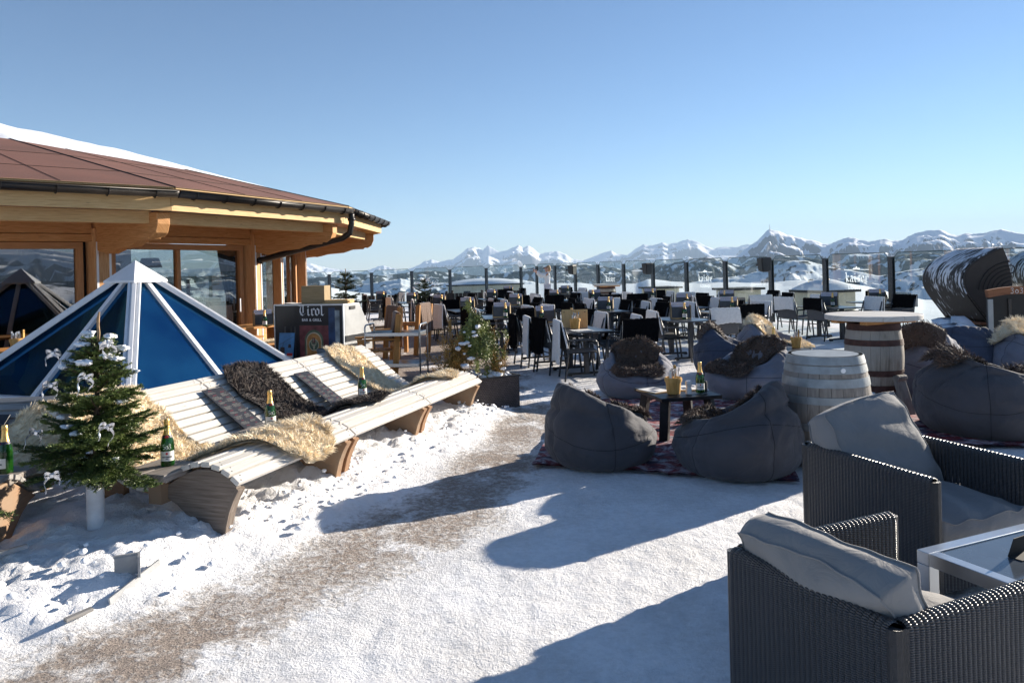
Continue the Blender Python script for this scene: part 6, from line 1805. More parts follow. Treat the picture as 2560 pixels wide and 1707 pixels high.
def rug(label, P, n=26):
    """P: four corners on the ground"""
    P = [Vector((x, y, 0)) for x, y in P]
    c = sum(P, Vector()) / 4
    b = MB()
    def fn(u, v, dz=0.018):
        p = P[0].lerp(P[1], u).lerp(P[3].lerp(P[2], u), v)
        w = 0.010 * math.sin(u * 23 + v * 5) * math.sin(v * 17) + 0.006 * math.sin(u * 41)
        return (p.x - c.x + 0.01 * math.sin(v * 25), p.y - c.y + 0.012 * math.sin(u * 19), gz(p.x, p.y) + dz + abs(w))
    b.grid(fn, n, n); b.grid(lambda u, v: Vector(fn(u, v)) - Vector((0, 0, 0.014)), n, n, flip=True)
    return tag(b.build('rug', M_RUG, None, smooth=True, loc=(c.x, c.y, 0)), label, 'rug')
rug('red patterned rug, partly iced over, under the bean bags round the low black table', [(0.12, 6.50), (2.16, 5.82), (2.75, 9.2), (0.75, 9.6)])
rug('red rug half hidden by snow under the big shade-toned bean bag at the right', [(3.75, 6.75), (6.0, 6.55), (6.0, 8.9), (4.1, 9.1)])
# ------------------------------------------------------------ low black table and what stands on it
M_BLKW = wood('black_stained_wood', (0.010, 0.010, 0.012), (0.018, 0.018, 0.021), scale=(2, 10, 10), knots=False, rough=0.45)
LT = Vector((1.60, 7.55, 0)); LR = R(12)
lt = thing('low_table', 'low black wooden table between the bean bags', 'table', (LT.x, LT.y, gz(1.6, 7.5)), LR)
b = MB(); b.box((0, 0, 0.405), (0.62, 0.72, 0.035)); b.build('tabletop', M_BLKW, lt, bevel=0.004)
for sx, sy in ((-1, -1), (1, -1), (-1, 1), (1, 1)):
    b = MB(); b.beam((sx * .22, sy * .24, 0.388), (sx * .27, sy * .30, 0), 0.085, 0.075); b.build('leg', M_BLKW, lt, bevel=0.004)
def onlt(x, y, z=0.435): v = Matrix.Rotation(LR, 4, 'Z') @ Vector((x, y, z)); return (LT.x + v.x, LT.y + v.y, v.z)
M_PAIL = wood('pail_spruce', (0.42, 0.22, 0.06), (0.58, 0.34, 0.11), (0.66, 0.42, 0.16), scale=(9, 9, 1.2), knots=False, bump=0.1)
M_CUT = simple('cutlery_steel', (0.6, 0.6, 0.62), rough=0.25, metal=0.9); M_NAP = simple('paper_napkin', (0.72, 0.72, 0.70), rough=0.9, var=0.05)
def pail(label, loc, s=1.0, rz=0.0, simple_=False):
    r_ = thing('cutlery_pail', label, 'pail', loc, rz); r_.scale = (s, s, s)
    b = MB(); b.lathe([(0.062, 0), (0.078, 0.155), (0.070, 0.155), (0.060, 0.02), (0, 0.02)], 24); b.build('staves', M_PAIL, r_, smooth=True, ang=35)
    b = MB(); b.lathe([(0.0765, 0.115), (0.0815, 0.115), (0.084, 0.145), (0.079, 0.145)], 24); b.build('hoop', M_PAIL, r_, smooth=True, ang=35)
    b = MB(); b.box((0.055, 0.05, 0.17), (0.014, 0.03, 0.14)); b.tube([(0.048, 0.05, 0.245), (0.062, 0.05, 0.245)], 0.017, 10); b.build('handle_stave', M_PAIL, r_)
    rr = random.Random(4)
    for k in range(10):
        a = rr.uniform(0, 6.28); q = rr.uniform(.01, .045); tx_, ty_ = q * math.cos(a), q * math.sin(a); h = rr.uniform(.19, .225)
        b = MB(); b.beam((tx_ * .8, ty_ * .8, .05), (tx_ * 1.35, ty_ * 1.35, h), 0.011, 0.004); b.box((tx_ * 1.38, ty_ * 1.38, h + .012), (.018, .006, .03)); b.build('cutlery', M_CUT, r_)
    b = MB(); b.box((-0.02, -0.01, 0.16), (0.07, 0.02, 0.09), rot=0.5); b.box((0.01, 0.03, 0.165), (0.05, 0.015, 0.10), rot=-.4); b.build('napkins', M_NAP, r_)
    return r_
pail('wooden pail with cutlery and napkins on the low black table', onlt(-0.10, -0.16), 1.02, 0.4)
p = onlt(0.15, -0.22); bottle('green sparkling wine bottle on the low black table beside the cutlery pail', p, to_cam(p) + 0.1)
b = MB(); b.lathe([(0.030, 0), (0.028, 0.05), (0.022, 0.066), (0.030, 0.085), (0.032, 0.11), (0.026, 0.125), (0.0, 0.13)], 18); o = b.build('salt_mill', simple('white_mill', (0.66, 0.66, 0.66), rough=0.35), None, smooth=True, ang=50, loc=onlt(0.03, -0.22)); tag(o, 'small white salt mill between the pail and the bottle on the low black table', 'salt mill')
b = MB(); b.lathe([(0.018, 0), (0.018, 0.09), (0.012, 0.11), (0, 0.11)], 14); o = b.build('pepper_mill', M_LAMPBLK, None, smooth=True, ang=40, loc=onlt(0.215, -0.20)); tag(o, 'small black pepper mill right of the bottle on the low black table', 'pepper mill')
for i, (x, y, rz, lb) in enumerate(((-0.20, 0.08, 0.3, 'pale menu card lying left on the low black table'), (0.17, 0.10, -0.2, 'clipboard menu lying right on the low black table'))):
    b = MB(); b.box((0, 0, 0.006), (0.22, 0.30, 0.012)); o = b.build('menu_card', M_PALE, None, bevel=0.002, loc=onlt(x, y, 0.424)); o.rotation_euler = (0, 0, LR + rz); tag(o, lb, 'menu')
    b = MB(); b.box((0, 0, 0.0145), (0.20, 0.27, 0.004)); b.box((0.04, 0.05, 0.017), (0.08, 0.08, 0.001), mi=1); b.box((-0.05, -0.05, 0.017), (0.05, 0.11, 0.001), mi=1); b.build('paper', [M_LABEL, M_NAVY], o)
# ------------------------------------------------------------ barrels
M_STAVE = wood('grey_oak_stave', (0.115, 0.098, 0.082), (0.235, 0.205, 0.178), (0.34, 0.305, 0.265), scale=(10, 10, 1.1), bump=0.45, grey=(0.24, 0.22, 0.205))
M_STAVE2 = wood('bleached_oak_stave', (0.17, 0.14, 0.105), (0.33, 0.285, 0.23), (0.42, 0.375, 0.31), scale=(10, 10, 1.1), bump=0.45, grey=(0.34, 0.32, 0.29))
M_HOOP = simple('galvanised_hoop', (0.28, 0.30, 0.31), rough=0.5, metal=0.45, var=0.25, scale=9, bump=0.15, bscale=50)
M_RUST = simple('rusty_hoop', (0.075, 0.035, 0.028), rough=0.75, metal=0.2, var=0.4, scale=14, bump=0.3, bscale=70)
def barrel(root, h, r0, r1, z0, mst, mh, hoops, ns=24):
    def R_(z): t = z / h * 2 - 1; return r1 - (r1 - r0) * abs(t) ** 1.9
    for k in range(ns):
        a0 = 2 * math.pi * k / ns + 0.004; a1 = 2 * math.pi * (k + 1) / ns - 0.004
        b = MB()
        b.grid(lambda u, v: (R_(v * h) * math.cos(a0 + (a1 - a0) * u), R_(v * h) * math.sin(a0 + (a1 - a0) * u), z0 + v * h), 3, 16)
        b.grid(lambda u, v: ((R_(v * h) - .03) * math.cos(a0 + (a1 - a0) * u), (R_(v * h) - .03) * math.sin(a0 + (a1 - a0) * u), z0 + v * h), 3, 16, flip=True)
        n_ = 4 * 17
        # close the thin sides and the ends
        for j in range(16):
            i0 = j * 4; b.f.append((i0, i0 + 4, n_ + i0 + 4, n_ + i0)); b.f.append((i0 + 3, n_ + i0 + 3, n_ + i0 + 7, i0 + 7)); b.m += [0, 0]; b.uv += [None, None]
        for i in range(3):
            b.f.append((64 + i, 64 + i + 1, n_ + 64 + i + 1, n_ + 64 + i)); b.m.append(0); b.uv.append(None)
        b.build('stave', mst, root, smooth=True, ang=40)
    for z, w in hoops:
        b = MB(); b.lathe([(R_(z) - .004, z0 + z), (R_(z) + .006, z0 + z), (R_(z + w) + .006, z0 + z + w), (R_(z + w) - .004, z0 + z + w)], 48); b.build('hoop', mh, root, smooth=True, ang=40)
    b = MB(); b.lathe([(0.0, z0 + h - .045), (R_(h) - .028, z0 + h - .045)], 32); b.build('barrel_head', mst, root)
    b = MB(); b.lathe([(0.0, z0 + .04), (R_(0) - .028, z0 + .04)], 32); b.build('barrel_head', mst, root)
bx_, by_ = 2.62, 6.42
br_ = thing('barrel', 'grey weathered wine barrel with zinc hoops and snow on its head', 'barrel', (bx_, by_, gz(bx_, by_)))
barrel(br_, 0.90, 0.295, 0.358, 0.0, M_STAVE, M_HOOP, [(0.835, .065), (0.765, .06), (0.655, .07), (0.52, .06), (0.30, .06), (0.16, .06), (0.0, .07)])
b = MB(); b.grid(lambda u, v: (0.262 * v * math.cos(6.2832 * u), 0.262 * v * math.sin(6.2832 * u), 0.886 + 0.012 * math.sin(v * 9 + u * 8) - 0.02 * v ** 4 - (0.03 if (v > .8 and 0.95 < u + .08 * v < 1.04) else 0)), 48, 14, closeu=True); b.build('snow', M_SNOWBIT, br_, smooth=True)
b = MB(); a_ = to_cam((bx_, by_)) + 0.42; b.tube([(0.318 * math.cos(a_), 0.318 * math.sin(a_), 0.795), (0.336 * math.cos(a_), 0.336 * math.sin(a_), 0.795)], 0.019, 18); b.build('bung_tag', M_WHITE, br_)
def barrel_table(label, x, y, s=1.0):
    r_ = thing('barrel_table', label, 'standing table', (x, y, gz(x, y)), 0.4, 'barrel standing tables'); r_.scale = (s, s, s)
    barrel(r_, 0.74, 0.265, 0.305, 0.24, M_STAVE2, M_RUST, [(0.665, .075), (0.50, .065), (0.17, .065), (0.0, .07)], ns=20)
    M_DTOP = M_SLAT
    for j in range(5):
        x0 = -0.5 + 0.2 * j; pts = []
        xa, xb = x0 + .003, x0 + .197
        up_ = [(xa + (xb - xa) * t, math.sqrt(max(0.004, .252 - (xa + (xb - xa) * t) ** 2))) for t in np.linspace(0, 1, 8)]
        poly = up_ + [(a, -c) for a, c in up_[::-1]]
        b = MB(); b.prism(poly, Matrix.Translation((0, 0, 1.02)), 0.055); b.build('tabletop', M_DTOP, r_, bevel=0.006)
    for y_ in (-.2, .2):
        b = MB(); b.box((0, y_, 0.998), (0.74, 0.09, 0.04)); b.build('batten', M_LARCH, r_, bevel=0.004)
    for k in range(3):
        a = 0.55 + k * 2.094; c, s_ = math.cos(a), math.sin(a)
        b = MB(); b.beam((c * .30, s_ * .30, .42), (c * .44, s_ * .44, 0), 0.13, 0.055, up=(c, s_, .3)); b.tube([(c * .335 + s_ * .065, s_ * .335 - c * .065, .40), (c * .335 - s_ * .065, s_ * .335 + c * .065, .40)], 0.035, 12); b.build('leg', M_STAVE, r_, bevel=0.006)
    return r_
barrel_table('barrel standing table with a round bleached top, behind the grey barrel', 4.02, 8.5)
barrel_table('far barrel standing table with a round top, among the dining chairs near the fence', 3.20, 25.7, 0.98)
p = (3.62, 10.6, 0.47); bottle('sparkling wine bottle on a low table half hidden behind the two barrels', p, 0.5)
l2 = thing('low_table', 'low black table mostly hidden behind the two barrels', 'table', (3.75, 10.65, gz(3.75, 10.6)), 0.3)
b = MB(); b.box((0, 0, 0.44), (0.62, 0.72, 0.035)); b.build('tabletop', M_BLKW, l2, bevel=0.004)
for sx, sy in ((-1, -1), (1, -1), (-1, 1), (1, 1)):
    b = MB(); b.beam((sx * .22, sy * .24, 0.42), (sx * .27, sy * .30, 0), 0.085, 0.075); b.build('leg', M_BLKW, l2)
pail('wooden cutlery pail half hidden behind the barrel table', (3.98, 10.72, 0.462), 0.95)
# ------------------------------------------------------------ hooded wicker beach chairs
def mat_hood(snowy):
    m, nt, b, out = newmat('dark_beach_wicker' + ('_snowy' if snowy else ''))
    L = nt.links.new; tc = N(nt, 'ShaderNodeTexCoord')
    w = N(nt, 'ShaderNodeTexWave', i_Scale=7.0, i_Distortion=0.3); w.bands_direction = 'Y'; L(tc.outputs['Object'], w.inputs['Vector'])
    w2 = N(nt, 'ShaderNodeTexWave', i_Scale=34.0, i_Distortion=1.2); w2.bands_direction = 'DIAGONAL'; L(tc.outputs['Object'], w2.inputs['Vector'])
    mm = N(nt, 'ShaderNodeMath', operation='MULTIPLY'); L(w.outputs['Fac'], mm.inputs[0]); L(w2.outputs['Fac'], mm.inputs[1])
    r = ramp(nt, [(0.05, (0.016, 0.013, 0.011)), (0.7, (0.14, 0.11, 0.09))]); L(mm.outputs[0], r.inputs[0])
    last = r.outputs[0]
    if snowy:
        mp = N(nt, 'ShaderNodeMapping'); mp.inputs['Scale'].default_value = (1.6, 9.0, 1.6); L(tc.outputs['Object'], mp.inputs[0])
        n = N(nt, 'ShaderNodeTexNoise', i_Scale=2.4, i_Detail=8, i_Roughness=0.65); L(mp.outputs[0], n.inputs['Vector'])
        n2 = N(nt, 'ShaderNodeTexNoise', i_Scale=1.7, i_Detail=3); L(tc.outputs['Object'], n2.inputs['Vector'])
        ad = N(nt, 'ShaderNodeMath', operation='MULTIPLY_ADD'); ad.inputs[1].default_value = 0.55; L(n2.outputs['Fac'], ad.inputs[0]); L(n.outputs['Fac'], ad.inputs[2])
        sx_ = N(nt, 'ShaderNodeSeparateXYZ'); L(tc.outputs['Object'], sx_.inputs[0]); mz_ = N(nt, 'ShaderNodeMapRange'); mz_.inputs[1].default_value = 0.9; mz_.inputs[2].default_value = 1.45; mz_.inputs[3].default_value = -0.10; mz_.inputs[4].default_value = 0.06; L(sx_.outputs[2], mz_.inputs[0]); a2_ = N(nt, 'ShaderNodeMath', operation='ADD'); L(ad.outputs[0], a2_.inputs[0]); L(mz_.outputs[0], a2_.inputs[1])
        c = ramp(nt, [(0.80, 0.0), (0.86, 1.0)]); L(a2_.outputs[0], c.inputs[0])
        mx = N(nt, 'ShaderNodeMixRGB'); L(c.outputs[0], mx.inputs[0]); L(last, mx.inputs[1]); mx.inputs[2].default_value = (0.82, 0.84, 0.88, 1); last = mx.outputs[0]
    L(last, b.inputs['Base Color']); b.inputs['Roughness'].default_value = 0.7
    bp = N(nt, 'ShaderNodeBump', i_Strength=0.7, i_Distance=0.012); L(mm.outputs[0], bp.inputs['Height']); L(bp.outputs[0], b.inputs['Normal'])
    return m
M_HOOD = mat_hood(False); M_HOODS = mat_hood(True); M_RIM = wood('red_brown_rim', (0.16, 0.06, 0.03), (0.26, 0.11, 0.055), scale=(1.5, 9, 9), knots=False)
def smooth_poly(P, n=6):
    out = []
    m = len(P)
    for i in range(m):
        p0, p1, p2, p3 = [Vector(P[(i + k) % m]) for k in (-1, 0, 1, 2)]
        for j in range(n):
            u = j / n; out.append(tuple(0.5 * (2 * p1 + (p2 - p0) * u + (2 * p0 - 5 * p1 + 4 * p2 - p3) * u * u + (3 * p1 - p0 - 3 * p2 + p3) * u ** 3)))
    return out
def beach_chair(label, loc, rz=0.0):
    r_ = thing('beach_chair', label, 'beach chair', loc, rz, 'hooded wicker beach chairs')
    Wd = 1.22
    back = [(0.0, .56), (-.20, .83), (-.375, 1.08), (-.42, 1.28), (-.36, 1.44), (-.20, 1.58), (0.12, 1.73), (.235, 1.765)]
    side = back + [(.30, 1.60), (.375, 1.10), (.20, .80)]
    bk = [tuple(Vector(a).lerp(Vector(c), t)) for a, c in zip(back[:-1], back[1:]) for t in (0, .25, .5, .75)] + [back[-1]]
    bs = np.array(bk); 
    for _ in range(3): bs[1:-1] = bs[1:-1] * .5 + (bs[:-2] + bs[2:]) * .25
    b = MB(); n = len(bs) - 1
    b.grid(lambda u, v: (bs[int(round(v * n))][0], u * Wd, bs[int(round(v * n))][1]), 30, n)
    o = b.build('hood_back', M_HOODS, r_, smooth=True); s = o.modifiers.new('S', 'SOLIDIFY'); s.thickness = 0.03; s.offset = -1
    Mx = Matrix(((1, 0, 0, 0), (0, 0, -1, 0), (0, 1, 0, 0), (0, 0, 0, 1)))
    poly = [tuple(q) for q in bs] + [(.30, 1.60), (.345, 1.35), (.375, 1.10), (.20, .80)]
    for y in (0.0, Wd + 0.03):
        b = MB(); b.prism(poly, Matrix.Translation((0, y, 0)) @ Mx, 0.035); so_ = b.build('hood_side', M_HOOD, r_)
        b = MB(); b.tube([(q[0] * 1.0, y - .018, q[1]) for q in bs], 0.022, 6); b.build('rim', M_HOOD, so_, smooth=True)
    for k in range(7):
        b = MB(); y = -0.042
        rr0 = 0.10 + 0.06 * k
        b.tube([(0.36 - 0.05 * math.sin(t) * 0 - 0.75 * rr0 * 1.6 * math.sin(t), y, 1.06 + 1.25 * rr0 * math.cos(t) * 0.85) for t in np.linspace(0.05, 1.5, 9)], 0.010, 4); b.build('woven_band', M_HOOD, r_)
    b = MB(); b.tube([(0.36 + 0.065 * math.sin(t), -0.02, 1.42 + 0.065 * math.cos(t)) for t in np.linspace(-0.2, 3.4, 10)], 0.011, 6); b.build('grip_ring', M_LAMPBLK, r_)
    b = MB(); b.box((0.30, Wd / 2, 0.27), (0.85, Wd, 0.50)); b.build('seat_box', M_HOOD, r_, bevel=0.02)
    b = MB(); b.box((0.30, Wd / 2, 0.535), (0.92, Wd + .06, 0.035)); b.build('base_rim', M_RIM, r_, bevel=0.006)
    b = MB(); b.box((-0.20, Wd / 2 - 0.1, 0.06), (0.30, Wd + .3, 0.06)); b.build('foot_board', M_RIM, r_, bevel=0.01)
    return r_
beach_chair('big hooded wicker beach chair with snow streaks down its back, tilted left', (7.86, 12.55, 0.03))
beach_chair('hooded wicker beach chair cut off by the right edge, seen as a dark sliver', (11.0, 15.2, 0.03))
b3 = thing('beach_chair', 'wicker beach chair back with an arched wooden rim marked 303', 'beach chair', (7.34, 11.8, 0.12), 0, 'hooded wicker beach chairs')
arch_ = [(x, 0.94 + 0.09 * math.sin(math.pi * (0.12 + 0.80 * x / 1.1)) - 0.05 * (x / 1.1) ** 2) for x in np.linspace(0, 1.1, 14)]
Mx = Matrix(((1, 0, 0, 0), (0, 0, -1, 0), (0, 1, 0, 0), (0, 0, 0, 1)))
b = MB(); b.prism([(0.0, 0), (1.1, 0)] + [(x, z - .06) for x, z in arch_[::-1]], Mx, 0.05); b.build('back_panel', M_HOOD, b3)
b = MB()
for (x0, z0), (x1, z1) in zip(arch_[:-1], arch_[1:]): b.beam((x0, -.025, z0), (x1 + .002, -.025, z1), 0.075, 0.115)
rim3 = b.build('arched_rim', M_RIM, b3)
for x in (0.0, .30, .62, .94):
    b = MB(); b.box((x + .03, -0.062, 0.45), (0.05 if x else 0.075, 0.02, 0.88)); b.build('upright', M_HOOD if x else M_GREYM, b3)
b = MB(); x = 0.34
for ch in '303':
    for st in digits(ch): b.tube([(x + a_ * 0.10, -0.066, 0.972 + c_ * 0.085) for a_, c_ in st], 0.0042, 4)
    x += 0.072
b.build('handwritten_number', M_PEN, rim3)
b = MB(); b.box((0.55, 0.25, 0.22), (1.1, 0.45, 0.40)); b.build('seat_box', M_HOOD, b3)
snow_blobs('snow', b3, [(0.55, -0.10, 0.50), (0.64, -0.10, 0.51), (0.46, -0.10, 0.48), (0.72, -0.10, 0.49)], 0.05, 0.08, 5, flat=.45)
b = MB(); b.box((0.05, -.03, 0.02), (0.24, 0.10, 0.10)); b.build('metal_corner', M_GREYM, b3)
snow_blobs('snow', b3, [(-0.35, 0.15, 0.06), (-0.15, 0.2, .2), (-0.5, 0.3, .02), (-0.25, 0.35, .28), (-0.45, 0.5, .3), (-0.2, .6, .35)], 0.2, 0.30, 9, flat=.6)
# ------------------------------------------------------------ wicker armchairs by the camera
def mat_rib():
    m, nt, b, out = newmat('black_wicker')
    L = nt.links.new; uv = N(nt, 'ShaderNodeUVMap', uv_map='UVMap'); sp = N(nt, 'ShaderNodeSeparateXYZ'); L(uv.outputs[0], sp.inputs[0])
    def mth(op, a, c=None):
        x = N(nt, 'ShaderNodeMath', operation=op)
        for i, q in enumerate((a, c)):
            if q is None: continue
            if isinstance(q, (int, float)): x.inputs[i].default_value = q
            else: L(q, x.inputs[i])
        return x.outputs[0]
    half = mth('MULTIPLY', mth('FLOOR', mth('DIVIDE', sp.outputs[0], 0.0235)), 0.5)
    row = mth('ADD', mth('DIVIDE', sp.outputs[1], 0.0075), half)
    fr = mth('FRACT', row); tri = mth('ABSOLUTE', mth('SUBTRACT', fr, 0.5))
    h = mth('SUBTRACT', 1.0, mth('POWER', mth('MULTIPLY', tri, 2.0), 2.0))
    r = ramp(nt, [(0.0, (0.004, 0.004, 0.005)), (0.6, (0.052, 0.050, 0.052))]); L(h, r.inputs[0]); L(r.outputs[0], b.inputs['Base Color'])
    b.inputs['Roughness'].default_value = 0.30; b.inputs['Specular IOR Level'].default_value = 0.6
    bp = N(nt, 'ShaderNodeBump', i_Strength=0.9, i_Distance=0.0035); L(h, bp.inputs['Height']); L(bp.outputs[0], b.inputs['Normal'])
    # light comes through between the strands here and there
    gx = mth('ABSOLUTE', mth('SUBTRACT', mth('FRACT', mth('DIVIDE', sp.outputs[0], 0.0235)), 0.5))
    n = N(nt, 'ShaderNodeTexNoise', i_Scale=5.0, i_Detail=3); L(uv.outputs[0], n.inputs['Vector'])
    hole = mth('MULTIPLY', mth('MULTIPLY', mth('GREATER_THAN', gx, 0.44), mth('LESS_THAN', h, 0.75)), mth('GREATER_THAN', n.outputs['Fac'], 0.52))
    t = N(nt, 'ShaderNodeBsdfTransparent'); mx = N(nt, 'ShaderNodeMixShader'); L(hole, mx.inputs[0]); L(b.outputs[0], mx.inputs[1]); L(t.outputs[0], mx.inputs[2]); L(mx.outputs[0], out.inputs[0])
    return m
M_RIBW = mat_rib(); M_CUSH = mat_cloth('grey_cushion', (0.25, 0.24, 0.232), var=0.1); M_CUSHD = mat_cloth('dark_grey_cushion', (0.20, 0.20, 0.205), var=0.1)
def rib_panel(parent, p0, p1, h, th=0.055, name='woven_panel', z0=0.02):
    """woven wall from p0 to p1 whose upright staves run over the top"""
    p0 = Vector((*p0, 0)); p1 = Vector((*p1, 0)); d = p1 - p0; Ln = d.length; d.normalize(); nrm = Vector((d.y, -d.x, 0))
    R_ = th / 2; path = [(R_, z0 + (h - R_ - z0) * t) for t in np.linspace(0, 1, 12)] + [(R_ * math.cos(t), h - R_ + R_ * math.sin(t)) for t in np.linspace(0, math.pi, 10)[1:-1]] + [(-R_, h - R_ - (h - R_ - z0) * t) for t in np.linspace(0, 1, 12)]
    nrms = [(1, 0)] * 12 + [(math.cos(t), math.sin(t)) for t in np.linspace(0, math.pi, 10)[1:-1]] + [(-1, 0)] * 12
    pl_ = [0]
    for a, c in zip(path[:-1], path[1:]): pl_.append(pl_[-1] + math.hypot(c[0] - a[0], c[1] - a[1]))
    per = 7; nr = max(4, int(round(Ln / 0.0235))); nu = nr * per
    b = MB(); vs = []; fs = []; uvs = []
    for j, ((x, z), (nx, nz)) in enumerate(zip(path, nrms)):
        for i in range(nu + 1):
            t = (i % per) / per; bulge = 0.0065 * math.sqrt(max(0, math.sin(math.pi * t)))
            q = p0 + d * (Ln * i / nu) + nrm * (x + nx * bulge) + Vector((0, 0, z + nz * bulge)); vs.append(q)
    w = nu + 1
    for j in range(len(path) - 1):
        for i in range(nu):
            fs.append((j * w + i, j * w + i + 1, (j + 1) * w + i + 1, (j + 1) * w + i))
            u0 = i / nu * nr * 0.0235; u1 = (i + 1) / nu * nr * 0.0235 - (1e-5)
            uvs.append([(u0, pl_[j]), (u1, pl_[j]), (u1, pl_[j + 1]), (u0, pl_[j + 1])])
    b.add(vs, fs, 0, uvs)
    o = b.build(name, M_RIBW, parent, smooth=True)
    for s_, q in ((0, p0), (1, p1)):
        e = MB(); e.tube([q + Vector((0, 0, z0)), q + Vector((0, 0, h - .012))], th / 2 + .003, 10); e.build('corner_post', M_RIBC, o)
    return o
M_RIBC = simple('wicker_edge', (0.028, 0.027, 0.029), rough=0.35, var=0.3, scale=60, bump=0.6, bscale=260)
def cushion(parent, name, c, s, M, mat, puff=0.045, seed=1, piping=True):
    """a stuffed box cushion: size s, puffed, with piping round both edges"""
    b = MB(); n = 26
    rs = seed * 3.7
    def sh(u, v, w):
        x = (u - .5) * 2; y = (v - .5) * 2
        e = (1 - abs(x) ** 3.2) * (1 - abs(y) ** 3.2)
        k = 1 - 0.045 * (x * x * y * y)
        bul = puff * e ** 0.6
        nz = 0.006 * math.sin(x * 5 + rs + 2 * math.sin(y * 4)) + 0.007 * math.sin(y * 9 + rs * 2 + 3 * x) + 0.004 * math.sin((x * 13 + rs) * abs(y) ** 3) * abs(y) ** 4 + 0.004 * math.sin((y * 13 + rs) * abs(x) ** 3) * abs(x) ** 4
        return Vector((x * s[0] / 2 * k * (1 + .02 * (1 - y * y)), y * s[1] / 2 * k * (1 + .02 * (1 - x * x)), w * (s[2] / 2 - 0.012 + bul + nz * .9)))
    b.grid(lambda u, v: sh(u, v, 1), n, n); b.grid(lambda u, v: sh(u, v, -1), n, n, flip=True)
    loop = [(t, 0) for t in np.linspace(0, 1, n)[:-1]] + [(1, t) for t in np.linspace(0, 1, n)[:-1]] + [(1 - t, 1) for t in np.linspace(0, 1, n)[:-1]] + [(0, 1 - t) for t in np.linspace(0, 1, n)]
    m = len(loop)
    def sidef(u, v):
        i = int(round(u * (m - 1))); a, c_ = loop[i]; p = sh(a, c_, 1); q = sh(a, c_, -1)
        o = Vector((p.x, p.y, 0)).normalized() * (0.022 * math.sin(math.pi * v)); return q.lerp(p, v) + o
    b.grid(sidef, m - 1, 6)
    o = b.build(name, mat, parent, smooth=True)
    o.matrix_local = Matrix.Translation(c) @ M
    if piping:
        for w in (1, -1):
            e = MB(); e.tube([sh(a, c_, w) + Vector((sh(a, c_, w).x, sh(a, c_, w).y, 0)).normalized() * .003 for a, c_ in loop], 0.0042, 5, cap=False); e.build('piping', mat, o, smooth=True)
    return o
def wicker_chair(label, loc, rz, W_=0.70, D_=0.85, H_=0.60):
    r_ = thing('wicker_armchair', label, 'armchair', loc, rz, 'black wicker armchairs')
    rib_panel(r_, (0, 0), (0, W_), H_)
    rib_panel(r_, (D_, 0.0), (0.03, 0.0), H_); rib_panel(r_, (0.03, W_), (D_, W_), H_)
    rib_panel(r_, (D_ - 0.04, W_ - 0.03), (D_ - 0.04, 0.03), 0.22, name='front_panel')
    b = MB(); b.box((D_ / 2, W_ / 2, 0.205), (D_ - .06, W_ - .05, 0.02)); b.build('seat_base', M_LAMPBLK, r_)
    return r_
I4 = Matrix.Identity(4)
wc1 = wicker_chair('nearest black wicker armchair with a grey back cushion, bottom right corner', (0.82, 2.92, 0.0), R(24.3), W_=0.70)
wc1.rotation_euler = (0, 0, R(24.3)); 
# local x runs from back to front, local y across; the back stands at x = 0
def fix(root, back_l, back_r, arm_dir):
    a = Vector((*arm_dir, 0)).normalized(); y = Vector((back_l[0] - back_r[0], back_l[1] - back_r[1], 0)).normalized()
    root.location = (back_r[0], back_r[1], 0.0); root.rotation_euler = (0, 0, math.atan2(a.y, a.x))
fix(wc1, (0.82, 2.92), (1.12, 2.29), (0.91, 0.415))
cushion(wc1, 'back_cushion', (0.15, 0.355, 0.475), (0.66, 0.48, 0.17), Matrix.Rotation(R(90), 4, 'Z') @ Matrix.Rotation(R(70), 4, 'X'), M_CUSH, puff=0.05, seed=2)
cushion(wc1, 'seat_cushion', (0.47, 0.35, 0.285), (0.70, 0.60, 0.14), I4, M_CUSH, seed=3)
wc2 = wicker_chair('black wicker armchair with a slanted grey back cushion, behind the low metal table', (1.75, 4.58, 0), 0, W_=0.72, D_=0.88)
fix(wc2, (2.43, 4.83), (1.75, 4.58), (0.35, -0.937))
cushion(wc2, 'back_cushion', (0.20, 0.32, 0.555), (0.60, 0.58, 0.20), Matrix.Rotation(R(90), 4, 'Z') @ Matrix.Rotation(R(62), 4, 'X') @ Matrix.Rotation(R(9), 4, 'Z'), M_CUSHD, puff=0.035, seed=5)
cushion(wc2, 'seat_cushion', (0.50, 0.36, 0.30), (0.74, 0.62, 0.15), I4, M_CUSHD, seed=7)
# low metal table
tdx = Vector((0.917, 0.398, 0)); tdy = Vector((-0.398, 0.917, 0))
ct = thing('coffee_table', 'low brushed metal table with a dark glass top and a black card, bottom right', 'table', (1.74, 3.33, 0), math.atan2(tdx.y, tdx.x))
Lx, Ly = 0.75, 0.75
M_ALU = simple('brushed_aluminium', (0.50, 0.53, 0.56), rough=0.30, metal=0.85, var=0.10, scale=6, bump=0.05, bscale=200)
for c, s in (((Lx / 2, -.03, .392), (Lx, .06, .056)), ((Lx / 2, -Ly + .03, .392), (Lx, .06, .056)), ((.03, -Ly / 2, .392), (.06, Ly - .121, .056)), ((Lx - .03, -Ly / 2, .392), (.06, Ly - .121, .056))):
    b = MB(); b.box(c, s); b.build('frame_bar', M_ALU, ct, bevel=0.003)
for x, y in ((.03, -.03), (Lx - .03, -.03), (.03, -Ly + .03), (Lx - .03, -Ly + .03)):
    b = MB(); b.box((x, y, .182), (.06, .06, .363)); b.build('leg', M_ALU, ct, bevel=0.003)
b = MB(); b.box((Lx / 2, -Ly / 2, .408), (Lx - .122, Ly - .122, .012)); b.build('glass_top', simple('grey_table_glass', (0.07, 0.085, 0.105), rough=0.12, var=0.15, scale=5, spec=0.7), ct)
sgc = thing('reserved_card', 'small black card with white handwriting standing on the low metal table', 'card', (2.13, 3.26, 0.4155), R(118))
